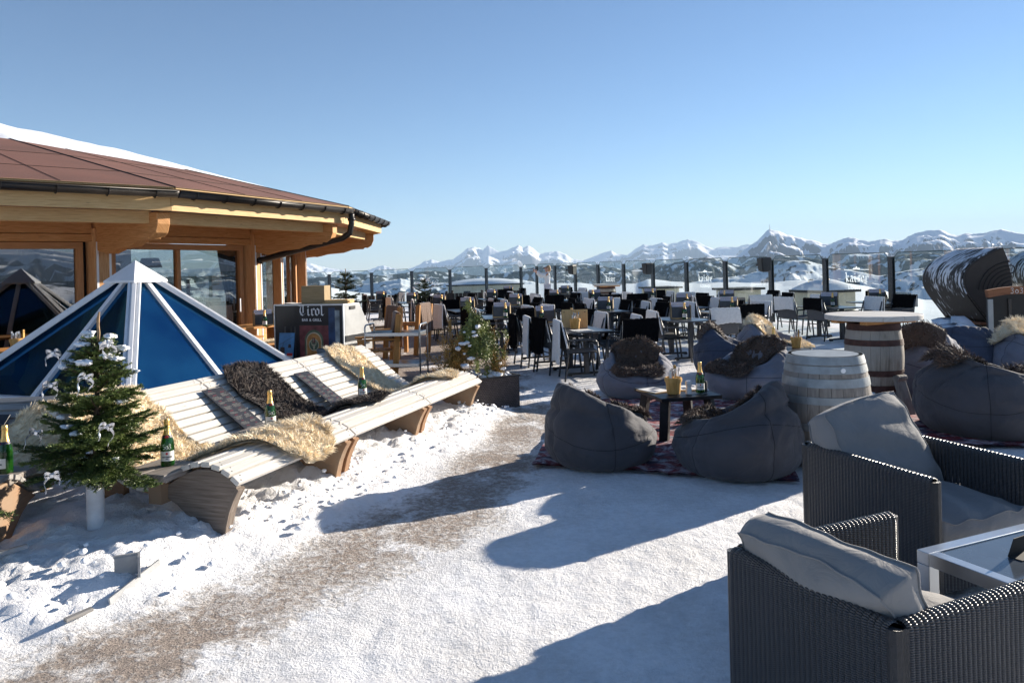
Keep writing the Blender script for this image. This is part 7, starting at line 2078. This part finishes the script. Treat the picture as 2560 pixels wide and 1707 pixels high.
b = MB(); b.beam((0, -0.055, 0.0), (0, -0.055, 0.001), .01, .01)
b = MB(); Mc = Matrix.Rotation(R(-17), 4, 'Y'); b.box((0, 0, 0.045), (0.003, 0.125, 0.088), rot=None); 
for i, v in enumerate(b.v): b.v[i] = tuple(Mc @ Vector(v))
b.build('face', M_INK, sgc)
b = MB(); b.box((-0.03, 0, 0.0015), (0.06, 0.125, 0.003)); b.build('foot', M_INK, sgc)
b = MB()
wr = [[(-.035, .015), (-.034, .002), (-.026, .0), (-.020, .022), (-.019, .0), (-.013, .022), (-.011, .0)], [(-.005, .012), (-.008, .002), (-.002, .0), (.001, .011), (.004, .0), (.010, .011), (.008, .001), (.014, .001)], [(.018, .020), (.019, .0), (.026, .010), (.028, -.006)], [(.040, .045), (.041, .038), (.046, .042), (.050, .037), (.054, .043)]]
for st in wr: b.tube([Mc @ Vector((0.0030, y, 0.030 + z)) for y, z in st], 0.0011, 4)
b.build('handwriting', M_PEN, sgc)
# ------------------------------------------------------------ dining chairs, blankets, tables
M_FRAME = simple('graphite_frame', (0.055, 0.058, 0.065), rough=0.42, metal=0.35, var=0.15)
M_SLING = simple('graphite_sling', (0.085, 0.087, 0.095), rough=0.7, var=0.12, scale=30, bump=0.25, bscale=500)
M_PADK = simple('black_seat_pad', (0.008, 0.008, 0.009), rough=0.9, bump=0.4, bscale=120)
def mat_fleece(name, col, var):
    return simple(name, col, rough=0.95, var=var, scale=30, bump=0.7, bscale=170, spec=0.1, sheen=0.3)
M_WFL = mat_fleece('white_fleece', (0.80, 0.78, 0.76), 0.08); M_KFL = simple('black_fleece', (0.006, 0.006, 0.007), rough=1.0, var=0.3, scale=30, bump=0.5, bscale=170, spec=0.03)
def make_chair():
    r_ = thing('terrace_chair', 'x', 'chair', (0, 0, -50), 0, 'graphite dining chairs on the terrace')
    for y in (-.27, .27):
        b = MB(); b.tube([(0.25, y, 0), (0.215, y, 0.32), (0.19, y, 0.57)], [.015, .017, .016], 6); b.build('leg', M_FRAME, r_, smooth=True)
        b = MB(); b.tube([(-0.30, y, 0), (-0.245, y, 0.40), (-0.235, y, 0.58), (-0.30, y, 0.80)], [.015, .017, .016, .013], 6); b.build('leg', M_FRAME, r_, smooth=True)
        b = MB(); b.tube([(0.19, y, 0.56), (0.16, y, 0.595), (0.10, y, 0.605), (-0.235, y, 0.60)], 0.016, 6); b.build('armrest', M_FRAME, r_, smooth=True)
    b = MB(); b.grid(lambda u, v: (-0.225 + .45 * u, (v - .5) * .52, 0.415 - .02 * math.sin(math.pi * v) * math.sin(math.pi * u) + .02 * u), 8, 8); b.grid(lambda u, v: (-0.225 + .45 * u, (v - .5) * .52, 0.40 - .02 * math.sin(math.pi * v) * math.sin(math.pi * u) + .02 * u), 8, 8, flip=True); b.build('seat', M_SLING, r_, smooth=True)
    b = MB(); b.grid(lambda u, v: (-0.235 - .10 * u - .02 * math.sin(math.pi * v) * 1, (v - .5) * (.53 - .10 * u ** 3), 0.42 + .43 * u), 8, 8); b.grid(lambda u, v: (-0.250 - .10 * u - .02 * math.sin(math.pi * v), (v - .5) * (.53 - .10 * u ** 3), 0.42 + .43 * u), 8, 8, flip=True); b.build('backrest', M_SLING, r_, smooth=True)
    b = MB(); b.tube([(-0.25, -.27, .34), (-0.25, .27, .34)], 0.011, 5); b.tube([(0.215, -.26, .395), (0.215, .26, .395)], 0.012, 5); b.build('crossbar', M_FRAME, r_)
    return r_
def make_pad():
    b = MB(); b.grid(lambda u, v: (-.2 + .42 * u, (v - .5) * .46, .418 + .035 * (math.sin(math.pi * u) * math.sin(math.pi * v)) ** .4), 10, 10); b.grid(lambda u, v: (-.2 + .42 * u, (v - .5) * .46, .416), 2, 2, flip=True)
    return b.mesh('seat_pad', M_PADK, smooth=True)
chair0 = make_chair()
# blanket meshes: long, medium, folded short, over the seat; in both colours
BL = {}
specs = {'long': (0.36, 0.54, .56), 'mid': (0.36, 0.38, .56), 'fold': (0.27, 0.23, .54), 'wide': (0.36, 0.32, .58)}
for nm, (fr_l, bk_l, wd) in specs.items():
    for var in (0, 1):
        for c in 'WK':
            mats = [M_WFL, M_KFL] if c == 'W' else [M_KFL, M_WFL]
            o = drape('blanket', None, None, (0, 0, -50), 0, (-0.348, 0.868), 0.034, fr_l, bk_l * (1 + .12 * var), wd, mats, 100 + len(BL), flare=0.10, gather=0.020 if nm != 'fold' else .012, slope=0.16, skew=(-.05, .06)[var])
            BL[nm, c, var] = o
            COL.objects.unlink(o)
FA = R(16); FD = Vector((math.cos(FA), math.sin(FA), 0)); WD_ = Vector((-math.sin(FA), math.cos(FA), 0))
FACE = {'R': FA, 'L': FA + math.pi, 'A': FA + math.pi / 2, 'T': FA - math.pi / 2}
# tables: centre, orientation offset, words that single it out
TABLES = {
 'A': (1.02, 12.15, 'the nearest dining table'), 'A2': (0.55, 13.75, 'the table behind the plywood board'),
 'B': (3.02, 13.75, 'the table above the slate bean bag'), 'C': (-0.35, 15.7, 'the table above the planter'),
 'E': (2.05, 17.0, 'the middle table behind the plywood board'), 'G': (4.35, 15.35, 'the table behind the folded blankets'),
 'D': (6.75, 16.2, 'the right table above the barrel table'), 'D2': (5.35, 19.0, 'the table below the nearest loudspeaker'),
 'H': (3.95, 17.6, 'the table left of the nearest loudspeaker'), 'I': (-1.15, 18.6, 'the second table behind the planter'),
 'J': (-2.1, 21.3, 'the table right of the larch chairs'), 'K': (-3.2, 23.9, 'the table beyond the larch chairs'),
 'F': (0.05, 20.2, 'the table below the fence corner'), 'M': (1.25, 22.8, 'the table below the woman'),
 'Nn': (2.35, 21.9, 'the table before the far barrel'), 'O': (3.95, 21.9, 'the table right of the far barrel'),
 'P': (-0.7, 24.9, 'the table before the snowy fir'), 'Q': (-4.6, 26.4, 'the farthest left table'),
 'S': (1.9, 27.4, 'the far table right of the woman'), 'T': (-0.2, 29.4, 'the far table before the corner'), 'U': (8.3, 17.3, 'the rightmost table')}
M_HPL = simple('anthracite_tabletop', (0.050, 0.055, 0.065), rough=0.28, var=0.12, scale=4, spec=0.6); M_CASTB = simple('black_cast_base', (0.012, 0.012, 0.013), rough=0.5)
def make_table():
    r_ = thing('terrace_table', 'x', 'table', (0, 0, -50), FA, 'dark dining tables on the terrace')
    b = MB(); b.box((0, 0, 0.672), (0.74, 1.20, 0.022)); b.build('tabletop', M_HPL, r_, bevel=0.003)
    for y in (-.36, .36):
        b = MB(); b.box((0, y, .34), (.07, .07, .64)); b.build('column', M_FRAME, r_)
        b = MB(); b.box((0, y, .025), (.60, .06, .03)); b.box((-.28, y, .01), (.05, .07, .03)); b.box((.28, y, .01), (.05, .07, .03)); b.build('foot_bar', M_CASTB, r_)
    return r_
table0 = make_table()
first = True
for k, (x, y, words_) in TABLES.items():
    lb = 'dark rectangular dining table, ' + words_.replace('the ', '', 1) if k not in 'x' else ''
    loc = (x, y, gz(x, y))
    if first: table0.location = loc; table0['label'] = lb; first = False
    else: copy_tree(table0, lb, loc)
# chairs: x, y of the backrest top, colour, facing, blanket kind, table
CH = """0.02 13.10 W R long A2;0.24 12.55 K R long A;0.42 12.02 W R long A;0.68 11.42 K R long A;1.86 11.25 W A wide A;1.52 13.25 K L long A2;1.88 12.70 W L mid A;1.40 14.05 W L mid A2;1.95 12.15 K L fold A
2.33 13.85 W R wide B;2.42 13.15 K R mid B;3.72 13.40 K A fold B;4.46 14.30 W A fold G;5.02 15.40 K L fold G;4.72 16.00 W L mid G;3.66 15.65 K R mid G;3.10 15.75 W L mid E
5.98 16.75 K R fold D;6.26 15.85 W R fold D;7.48 15.75 K L fold D;8.50 16.50 W L fold U;9.02 17.60 K L fold U;8.80 18.40 W R fold U;7.05 17.60 K L fold D;6.85 18.95 W L fold D2;5.80 17.85 K A mid D2;7.05 20.60 W L mid D2
4.64 18.20 W R mid D2;4.32 18.45 K R mid D2;5.05 20.30 W L mid D2;5.72 20.55 K L mid D2;3.36 16.90 W R mid H;3.38 17.85 K R mid H;3.74 18.55 W L long H;2.85 16.40 K L mid E;4.62 17.30 K L fold H
1.22 16.80 W R long E;1.46 16.25 W R mid E;1.50 18.95 W R mid M;1.82 18.40 K L mid E;2.62 17.60 W L mid E;2.35 18.50 K T mid E;2.90 16.95 W L mid E
-0.98 15.90 W R long C;-0.72 15.15 K R long C;0.32 15.10 W A wide C;0.48 16.90 W L long C;0.72 16.15 K L mid C;0.28 15.95 K L mid C
-1.93 18.25 W R long I;-1.70 17.60 K R long I;-0.46 19.60 W L mid I;-0.24 19.05 K L mid I;-0.52 18.30 W L long I
-2.78 21.10 K R long J;-2.48 20.40 W R long J;-1.55 20.00 W T wide J;-1.30 21.60 K L mid J;-1.55 22.20 W L mid J
-3.95 23.50 W R long K;-3.70 22.85 K R long K;-2.52 22.95 W L wide K;-2.45 24.30 K L mid K;-4.85 25.10 W R long Q;-5.1 26.4 K R long Q;-4.0 26.0 W L mid Q;-3.95 27.0 K L mid Q
-0.56 20.80 W R mid F;-0.55 20.10 K R mid F;0.66 20.00 W L mid F;0.62 20.90 K L mid F;0.22 21.75 W T mid F
0.66 23.10 W R mid M;0.68 22.40 K R mid M;1.86 22.60 W L mid M;1.90 23.40 K L mid M;1.18 21.45 W A mid M
2.95 21.60 K L mid Nn;2.65 20.60 W A wide Nn;1.78 21.80 W R mid Nn;2.95 22.60 W L mid Nn;2.2 23.1 K T mid Nn
3.40 20.85 W A wide O;3.36 22.20 K R mid O;4.55 22.00 K L mid O;4.35 23.00 W T mid O;4.72 20.70 K A fold O
-1.30 24.70 W R mid P;-0.92 25.70 K R mid P;-0.14 24.50 W L mid P;-0.10 25.40 K L mid P;1.3 27.2 W R mid S;2.5 27.2 K L mid S;2.0 28.6 W T mid S;-0.8 29.2 K R mid T;0.4 29.3 W L mid T;-0.3 28.2 W A mid T"""
CL = []
for row in CH.replace('\n', ';').split(';'):
    x, y, c, f, kind, tb = row.split(); CL.append((float(x), float(y), c, f, kind, tb))
ordn = ['first', 'second', 'third', 'fourth', 'fifth', 'sixth', 'seventh', 'eighth', 'ninth', 'tenth']
by_t = {}
for i, c in enumerate(CL): by_t.setdefault((c[5], c[2]), []).append(i)
used = False
pad_me = make_pad()
for i, (x, y, c, f, kind, tb) in enumerate(CL):
    grp = sorted(by_t[tb, c], key=lambda j: CL[j][0] / CL[j][1])
    rank = grp.index(i)
    colw = {'W': 'white', 'K': 'black'}[c]
    tw = TABLES[tb][2]
    pos = 'only ' if len(grp) == 1 else (['left ', 'right '][rank] if len(grp) == 2 else ordn[rank] + ' from left, ')
    jit = (random.random() - .5) * 0.42
    rz = FACE[f] + jit
    loc = (x + 0.33 * math.cos(rz), y + 0.33 * math.sin(rz), gz(x, y))
    t_ = tw.split(',')[0]
    lbc = f"{pos}{colw} draped chair at {t_}"
    lbb = f"{colw} blanket, {pos.strip(', ')}{' one' if len(grp) < 3 else ''}, on a chair at {t_}"
    if not used: ch_ = chair0; ch_.location = loc; ch_.rotation_euler = (0, 0, rz); ch_['label'] = lbc; used = True
    else: ch_ = copy_tree(chair0, lbc, loc, rz)
    if i % 2 == 0 and y < 19 and ch_ is not chair0:
        po = bpy.data.objects.new('seat_pad', pad_me); link(po, ch_)
    o = BL[kind, c, i % 2].copy(); COL.objects.link(o)
    o.location = loc; o.rotation_euler = (0, 0, rz)
    if (i * 7) % 3 == 0: o.scale = (1, -1, 1)
    tag(o, lbb, 'blanket', 'fleece blankets on the chair backs')
# menu boxes and bottles on the tables
M_SLATEM = simple('slate_blue_menu', (0.030, 0.036, 0.050), rough=0.35, var=0.3, scale=12); M_PAPM = simple('pale_menu_paper', (0.62, 0.58, 0.66), rough=0.7, var=0.05)
def make_menu():
    r_ = thing('menu_holder', 'x', 'menu holder', (0, 0, -50), 0, 'menu holders on the tables')
    b = MB(); b.box((0, 0, .008), (.34, .15, .016)); b.build('base', M_PALE, r_)
    b = MB(); b.beam((0, -.045, .01), (0, -.030, .215), .34, .006, up=(0, 1, 0)); b.build('dark_cover', M_SLATEM, r_)
    b = MB(); b.beam((0, 0.0, .01), (0, .02, .30), .33, .004, up=(0, 1, 0)); p_ = b.build('menu_sheet', M_PAPM, r_)
    b = MB()
    rr = random.Random(3)
    for j in range(3):
        x = -.13
        while x < .13: l = rr.uniform(.01, .03); b.box((x, .0105 - .0035 + .0009 * j * 0, .285 - .017 * j), (l, .0015, .004)); x += l + .009
    b.build('print', M_CHALK, p_)
    b = MB(); b.beam((0, .050, .01), (0, .062, .28), .36, .012, up=(0, 1, 0)); b.build('back_board', M_BOX, r_)
    for x in (-.176, .176):
        b = MB(); b.box((x, 0, .12), (.008, .12, .24)); b.build('wooden_side', M_BOX, r_)
    return r_
menu0 = make_menu(); bot0 = None; mused = False
def make_far_bottle():
    return bottle('x', (0, 0, -50), 0)
bot0 = make_far_bottle(); bused = False
for k, (x, y, wds) in TABLES.items():
    if k == 'A': continue
    q = WD_ * (0.08 if k != 'C' else -0.25) + FD * 0.05
    a = to_cam((x, y)) + math.pi / 2 + (random.random() - .5) * .5
    loc = (x + q.x, y + q.y, gz(x, y) + .684)
    wds_ = wds.split(',')[0]
    lb = 'dark menu holder with pale sheets standing on ' + wds_
    if not mused: menu0.location = loc; menu0.rotation_euler = (0, 0, a); menu0['label'] = lb; mused = True
    else: copy_tree(menu0, lb, loc, a)
    fx = to_cam((x, y)); dv = Vector((math.cos(fx), math.sin(fx), 0)) * 0.15
    side_ = Vector((-math.sin(fx), math.cos(fx), 0)) * (0.07 if len(k) % 2 else -0.06)
    loc = (loc[0] + dv.x + side_.x, loc[1] + dv.y + side_.y, loc[2])
    lb = 'gold topped wine bottle before the menu holder on ' + wds_
    if not bused: bot0.location = loc; bot0.rotation_euler = (0, 0, fx); bot0['label'] = lb; bused = True
    else: copy_tree(bot0, lb, loc, fx)
M2x = Vector((TABLES['A'][0], TABLES['A'][1], gz(1, 12) + .684))
b = MB(); b.beam((0, 0, .0), (0, .03, .30), .42, .012, up=(0, 1, 0)); b.tube([(-.05, .03, .30), (-.05, .032, .325)], .02, 8); o = b.build('plywood_board', M_PALE, None, bevel=.002, loc=tuple(M2x + Vector((-0.02, .28, 0)))); o.rotation_euler = (0, 0, R(-8)); tag(o, 'upright plywood board on the nearest dining table, behind the cutlery pail', 'board')
b = MB()
for x in (-.17, .17): b.tube([(x, -.012, .26), (x, .05, .26)], .008, 8)
b.build('screw', M_INK, o)
pail('wooden cutlery pail on the nearest dining table, before the plywood board', tuple(M2x + Vector((-0.03, 0.08, 0))), 1.1, 0.3)
for i, (dx, dy, rz, lb) in enumerate(((0.05, -0.40, .15, 'lower white clipboard menu lying on the nearest dining table'), (0.02, -0.39, -.05, 'upper white clipboard menu lying on the nearest dining table'))):
    b = MB(); b.box((0, 0, .006), (.30, .22, .010)); b.box((-.06, .09, .013), (.05, .02, .008), mi=1); o = b.build('clipboard', [M_LABEL, M_INK], None, bevel=.002, loc=tuple(M2x + Vector((dx, dy, .012 * i)))); o.rotation_euler = (0, 0, FA + rz); tag(o, lb, 'clipboard')
b = MB(); b.box((0, 0, .11), (.30, .05, .20)); 
# dark bench backs with turned finials along the far left fence
M_DARKW = wood('dark_slatted_wood', (0.020, 0.016, 0.014), (0.045, 0.038, 0.034), scale=(10, 10, 2), knots=False)
bench0 = None
def make_bench():
    r_ = thing('high_bench', 'x', 'bench', (0, 0, -50), 0, 'dark high benches by the far fence')
    b = MB()
    for j in range(9): b.box((-.64 + .16 * j, 0, .68), (.14, .03, .60))
    b.build('back_slats', M_DARKW, r_)
    for x in (-.74, .74):
        b = MB(); b.lathe([(.05, 0), (.05, .98), (.025, 1.0), (.055, 1.04), (.06, 1.08), (.03, 1.12), (0, 1.13)], 12, c=(x, 0, 0)); b.build('finial_post', M_DARKW, r_, smooth=True, ang=40)
    b = MB(); b.box((0, -.25, .42), (1.45, .48, .05)); b.box((0, -.45, .2), (1.4, .05, .4)); b.build('seat', M_DARKW, r_)
    return r_
bench0 = make_bench(); bench0.scale = (1, 1, .70)
for i, (x, y, rz, lb) in enumerate(((-5.4, 31.2, .1, 'dark high bench with finials, leftmost by the far fence'), (-3.3, 32.2, .1, 'dark high bench with finials left of the snow dusted fir'), (-2.0, 31.5, .2, 'dark high bench with finials, right behind the snow dusted fir'), (-0.4, 33.0, .2, 'dark high bench with finials, before the fence corner'))):
    if i == 0: bench0.location = (x, y, 0); bench0.rotation_euler = (0, 0, rz); bench0['label'] = lb
    else: copy_tree(bench0, lb, (x, y, 0), rz)

# ------------------------------------------------------------ the woman taking a picture
M_SKIN = simple('skin', (0.50, 0.27, 0.19), rough=0.55, var=0.06); M_JKT = simple('white_jacket', (0.74, 0.73, 0.74), rough=0.75, var=0.05, bump=0.4, bscale=25); M_TRS = simple('pale_trousers', (0.56, 0.54, 0.60), rough=0.8, var=0.06); M_HAIR = simple('blonde_hair', (0.36, 0.22, 0.11), rough=0.6, var=0.3, scale=60, bump=0.5, bscale=120); M_BOOT = simple('dark_boot', (0.03, 0.025, 0.022), rough=0.6)
def skin_mesh(name, V, E, Rr, mat, parent, root_i=0, sub=2):
    me = bpy.data.meshes.new(name); me.from_pydata(V, E, []); o = bpy.data.objects.new(name, me); COL.objects.link(o)
    o.modifiers.new('Skin', 'SKIN'); 
    for i, d in enumerate(me.skin_vertices[0].data):
        r = Rr[i]; d.radius = r if isinstance(r, tuple) else (r, r); d.use_root = (i == root_i)
    s = o.modifiers.new('Sub', 'SUBSURF'); s.levels = sub; s.render_levels = sub
    dg = bpy.context.evaluated_depsgraph_get(); m2 = bpy.data.meshes.new_from_object(o.evaluated_get(dg)); bpy.data.objects.remove(o); bpy.data.meshes.remove(me)
    m2.name = name; m2.materials.clear(); m2.materials.append(mat); m2.polygons.foreach_set('use_smooth', [True] * len(m2.polygons))
    q = bpy.data.objects.new(name, m2); link(q, parent)
    if parent: adopt(q, parent)
    return q
# local frame: facing -x (towards the view), z up
bodyV = [(0, 0, .92), (0, 0, 1.10), (0.01, 0, 1.26), (0.01, 0, 1.40), (0.0, 0, 1.47), (-.01, 0, 1.55), (-.02, 0, 1.62), (-.01, 0, 1.68),
         (0.0, .09, .88), (-.02, .10, .48), (0.02, .10, .08), (-.12, .10, .03), (0.0, -.09, .88), (-.01, -.10, .48), (0.03, -.10, .08), (-.11, -.10, .03),
         (0.0, .17, 1.39), (-.20, .21, 1.28), (-.40, .12, 1.46), (-.46, .09, 1.52), (0.0, -.17, 1.39), (-.22, -.20, 1.34), (-.42, -.10, 1.52), (-.48, -.07, 1.575)]
bodyE = [(0, 1), (1, 2), (2, 3), (3, 4), (4, 5), (5, 6), (6, 7), (0, 8), (8, 9), (9, 10), (10, 11), (0, 12), (12, 13), (13, 14), (14, 15), (3, 16), (16, 17), (17, 18), (18, 19), (3, 20), (20, 21), (21, 22), (22, 23)]
bodyR = [(.10, .15), (.09, .125), (.10, .145), (.09, .13), .050, .075, .092, .07, .085, .058, .042, .035, .085, .058, .042, .035, .055, .044, .032, .030, .055, .044, .032, .030]
wx, wy, _ = at(1368, 700, 30.0)
wo_ = skin_mesh('person', bodyV, bodyE, bodyR, M_SKIN, None)
wo_.location = (wx, wy, 0.0); wo_.rotation_euler = (0, 0, R(8)); 
tag(wo_, 'woman in white jacket and sunglasses, arms raised, taking a picture by the fence', 'person')
grow = lambda R_, k: [tuple(x + k for x in r) if isinstance(r, tuple) else r + k for r in R_]
ji = [0, 1, 2, 3, 4, 16, 17, 18, 20, 21, 22]; mp_ = {a: i for i, a in enumerate(ji)}
jv = [bodyV[i] for i in ji]; jv[0] = (0, 0, .86)
je = [(mp_[a], mp_[c]) for a, c in bodyE if a in mp_ and c in mp_]
skin_mesh('jacket', jv, je, grow([bodyR[i] for i in ji], .022), M_JKT, wo_, root_i=0)
ti = [0, 8, 9, 10, 12, 13, 14]; mp_ = {a: i for i, a in enumerate(ti)}
skin_mesh('trousers', [bodyV[i] for i in ti], [(mp_[a], mp_[c]) for a, c in bodyE if a in mp_ and c in mp_], grow([bodyR[i] for i in ti], .014), M_TRS, wo_)
skin_mesh('hair', [(0.03, 0, 1.74), (0.06, 0, 1.66), (0.075, 0, 1.56), (0.07, 0, 1.47)], [(0, 1), (1, 2), (2, 3)], [(.075, .085), (.075, .10), (.06, .10), (.03, .07)], M_HAIR, wo_)
b = MB(); b.box((-.115, .037, 1.645), (.02, .055, .042)); b.box((-.115, -.037, 1.645), (.02, .055, .042)); b.box((-.05, .095, 1.652), (.13, .008, .02)); b.box((-.05, -.095, 1.652), (.13, .008, .02)); b.build('sunglasses', M_LAMPBLK, wo_, bevel=.006)
b = MB(); b.tube([(-.105, 0, 1.63), (-.128, 0, 1.598), (-.105, 0, 1.59)], [.008, .015, .01], 6); b.build('nose', M_SKIN, wo_, smooth=True)
b = MB(); b.tube([(-.105, -.022, 1.565), (-.112, 0, 1.562), (-.105, .022, 1.565)], .006, 5); b.build('mouth', simple('lips', (0.4, 0.12, 0.11)), wo_)
for s in (-1, 1):
    e0 = Vector(bodyV[19 if s > 0 else 23]); 
    for f in range(4):
        o0 = e0 + Vector((-.025, -s * .01, -.03 + .02 * f)); L = (.06, .072, .068, .052)[f]
        b = MB(); b.tube([o0, o0 + Vector((-L * .5, -s * .005, .012)), o0 + Vector((-L * .8, -s * .03, .014)), o0 + Vector((-L * .75, -s * .05, .012))], [.009, .0085, .008, .006], 6); b.build('finger', M_SKIN, wo_, smooth=True)
    b = MB(); o0 = e0 + Vector((0, -s * .015, -.02)); b.tube([o0, o0 + Vector((-.02, -s * .035, .0)), o0 + Vector((-.025, -s * .055, .015))], [.011, .010, .007], 6); b.build('thumb', M_SKIN, wo_, smooth=True)
for y in (-.1, .1):
    b = MB(); b.lathe([(.06, 0), (.062, .05), (.055, .22), (0, .22)], 12, c=(.02, y, 0)); b.box((-.08, y, .04), (.16, .10, .08)); b.build('boot', M_BOOT, wo_, bevel=.012)
b = MB(); b.box((0, 0, 0), (.010, .15, .075)); o = b.build('phone', M_LAMPBLK, None, bevel=.004); ph_ = Matrix.Translation(wo_.location) @ Matrix.Rotation(R(8), 4, 'Z') @ Vector((-.525, .01, 1.56)); o.location = ph_; o.rotation_euler = (0, 0, R(8)); tag(o, 'dark phone held up in both hands by the woman at the fence', 'phone')
# ------------------------------------------------------------ beyond the fence, and small things
M_HUTW = simple('pale_hut_wall', (0.52, 0.49, 0.38), rough=0.8, var=0.1); M_HUTR = simple('dark_hut_roof', (0.025, 0.028, 0.03), rough=0.7)
def hut(label, loc, rz, w, d, h, dome=True):
    r_ = thing('hut', label, 'hut', loc, rz, 'huts beyond the glass fence')
    b = MB(); b.box((0, 0, h / 2 - 1), (w, d, h + 2)); b.build('wall', M_HUTW, r_)
    b = MB(); b.box((0, 0, h + .05), (w + .3, d + .3, .10)); b.build('roof', M_HUTR, r_)
    b = MB(); b.box((-w * .25, -d / 2 - .01, h * .45), (.5, .03, h * .8)); b.build('door', M_HUTR, r_)
    b = MB(); b.box((w * .22, -d / 2 - .01, h * .55), (.4, .03, .5)); b.build('window', simple('hut_window', (.05, .07, .09), rough=.1), r_)
    if dome: b = MB(); b.grid(lambda u, v: ((u - .5) * (w + .3), (v - .5) * (d + .3), h + .10 + .42 * (math.sin(math.pi * u) * math.sin(math.pi * v)) ** .55), 20, 12); b.build('roof_snow', M_SNOWBIT, r_, smooth=True)
    return r_
def gp(px, y, z): q = at(px, 700, y); return (q[0], q[1], z)
hut('pale hut with a snow capped dark roof beyond the fence, behind the kaiser pane', gp(2060, 30, -1.9), .35, 1.55, 1.6, 2.30)
hut('pale flat roofed hut beyond the fence, second from the right', gp(1845, 36, -1.9), .3, 1.5, 1.4, 2.25, False)
hut('pale flat roofed hut beyond the fence, left of the first loudspeaker', gp(1650, 44, -2.2), .3, 1.6, 1.5, 2.45, False)
hut('dark roofed hut far beyond the corner of the fence', gp(1210, 58, -2.2), .1, 5.5, 3.0, 2.6, True)
# timber edging sticking out of the snow at lower left
M_ALU2 = simple('grey_edging', (0.36, 0.37, 0.38), rough=0.5, metal=0.3, var=0.15)
b = MB()
p0 = Vector((-2.10, 3.88, 0)); p1 = Vector((-2.0, 4.22, 0))
b.beam(p0 + Vector((0, 0, gz(-2.1, 3.88) + .0)), p1 + Vector((0, 0, gz(-1.97, 4.36) - .0)), .010, .035)
o = b.build('edging_strip', M_ALU2); tag(o, 'grey metal edging strip sticking out of the snow at lower left', 'edging')
pm_ = p0.lerp(p1, .62); z_ = gz(pm_.x, pm_.y)
b = MB(); b.box((0, 0, .06), (.012, .08, .11)); b.box((-.06, .04, .11), (.13, .014, .010)); b.box((-.06, .035, .055), (.12, .012, .10)); o = b.build('bracket_box', M_ALU2, None, loc=(pm_.x - .01, pm_.y, z_)); o.rotation_euler = (0, 0, .45); tag(o, 'grey metal box corner half buried in the snow at lower left', 'box')
b = MB(); b.beam((-2.22, 3.70, gz(-2.22, 3.70) + .012), (-2.15, 3.81, gz(-2.15, 3.81) + .0), .03, .016); o = b.build('plank', M_SLATB); tag(o, 'broken plank end lying in the snow at lower left', 'plank')
b = MB(); b.beam((-3.05, 3.95, gz(-3.05, 3.95) + .03), (-2.75, 4.25, gz(-2.75, 4.25) + .015), .03, .02); o = b.build('thin_plank', M_ALU2); tag(o, 'thin grey slat half sunk in the snow at the left edge', 'slat')
# lumps of snow kicked loose, one heap each
rg = np.random.default_rng(12)
V = []
b = MB()
for k in range(180):
    i = rg.integers(1, len(EDGE) - 1); t = rg.random(); x = EDGE[i][0] * (1 - t) + EDGE[i + 1][0] * t if i + 1 < len(EDGE) else EDGE[i][0]; y = EDGE[i][1] * (1 - t) + EDGE[i + 1][1] * t if i + 1 < len(EDGE) else EDGE[i][1]
    off = min(-.02, rg.normal(-.28, .2)); x += off; y += rg.normal(0, .12)
    s = LB.x * (x - LO.x) + LB.y * (y - LO.y)
    if s > .25 and y > 4.7: continue
    r = min(.022, .006 + abs(rg.normal(0, .010))); z = gz(x, y)
    ph = rg.random(4) * 6
    b.grid(lambda u, v: (x + r * (1 + .35 * math.sin(3 * u * 6.28 + ph[0]) * math.sin(v * 3.14) + .2 * math.sin(7 * u * 6.28 + ph[1])) * math.cos(u * 6.2832) * math.sin(v * math.pi), y + r * (1 + .3 * math.sin(2 * u * 6.28 + ph[2])) * math.sin(u * 6.2832) * math.sin(v * math.pi), z + r * .55 - r * .75 * math.cos(v * math.pi)), 9, 6, closeu=True, flip=True)
o = b.build('snow_lumps', M_SNOWBIT, None, smooth=True); tag(o, kind='stuff')
# things by the restaurant windows
p = (-4.72, 14.35, .722); loc_menu = copy_tree(menu0, 'menu holder with pale sheets on the picnic table by the windows', p, to_cam(p) + math.pi / 2 + .3)
p = (-4.62, 14.12, .722); copy_tree(bot0, 'gold topped wine bottle on the picnic table by the windows', p, to_cam(p))
C_ = Matrix.Translation((-4.95, 14.6, 0)) @ Matrix.Rotation(R(62), 4, 'Z')
def seat_fn(u, v): return C_ @ Vector((-.75 + 1.5 * u, -.72 + .16 * v, .45)), Vector((0, 0, 1))
fleece('sheepskin', 'pale sheepskin on the picnic bench by the restaurant windows', seat_fn, FUR_C, n=1800, L=.05, seed=77, outline=lambda u: 1.0)
pt2 = thing('picnic_table', 'larch picnic table at the far left edge behind the pyramid', 'table', (-7.05, 10.95, 0), R(45))
b = MB()
for j in range(5): b.box((0, -0.32 + 0.16 * j, 0.70), (1.5, 0.15, 0.04))
b.build('tabletop', M_HONEY, pt2, bevel=0.005)
for x in (-0.6, 0.6):
    b = MB(); b.box((x, 0, 0.34), (0.07, 0.6, 0.68)); b.build('leg', M_HONEY, pt2)
pail('wooden cutlery pail on the picnic table at the far left edge', (-6.90, 10.55, .722), 1.1)
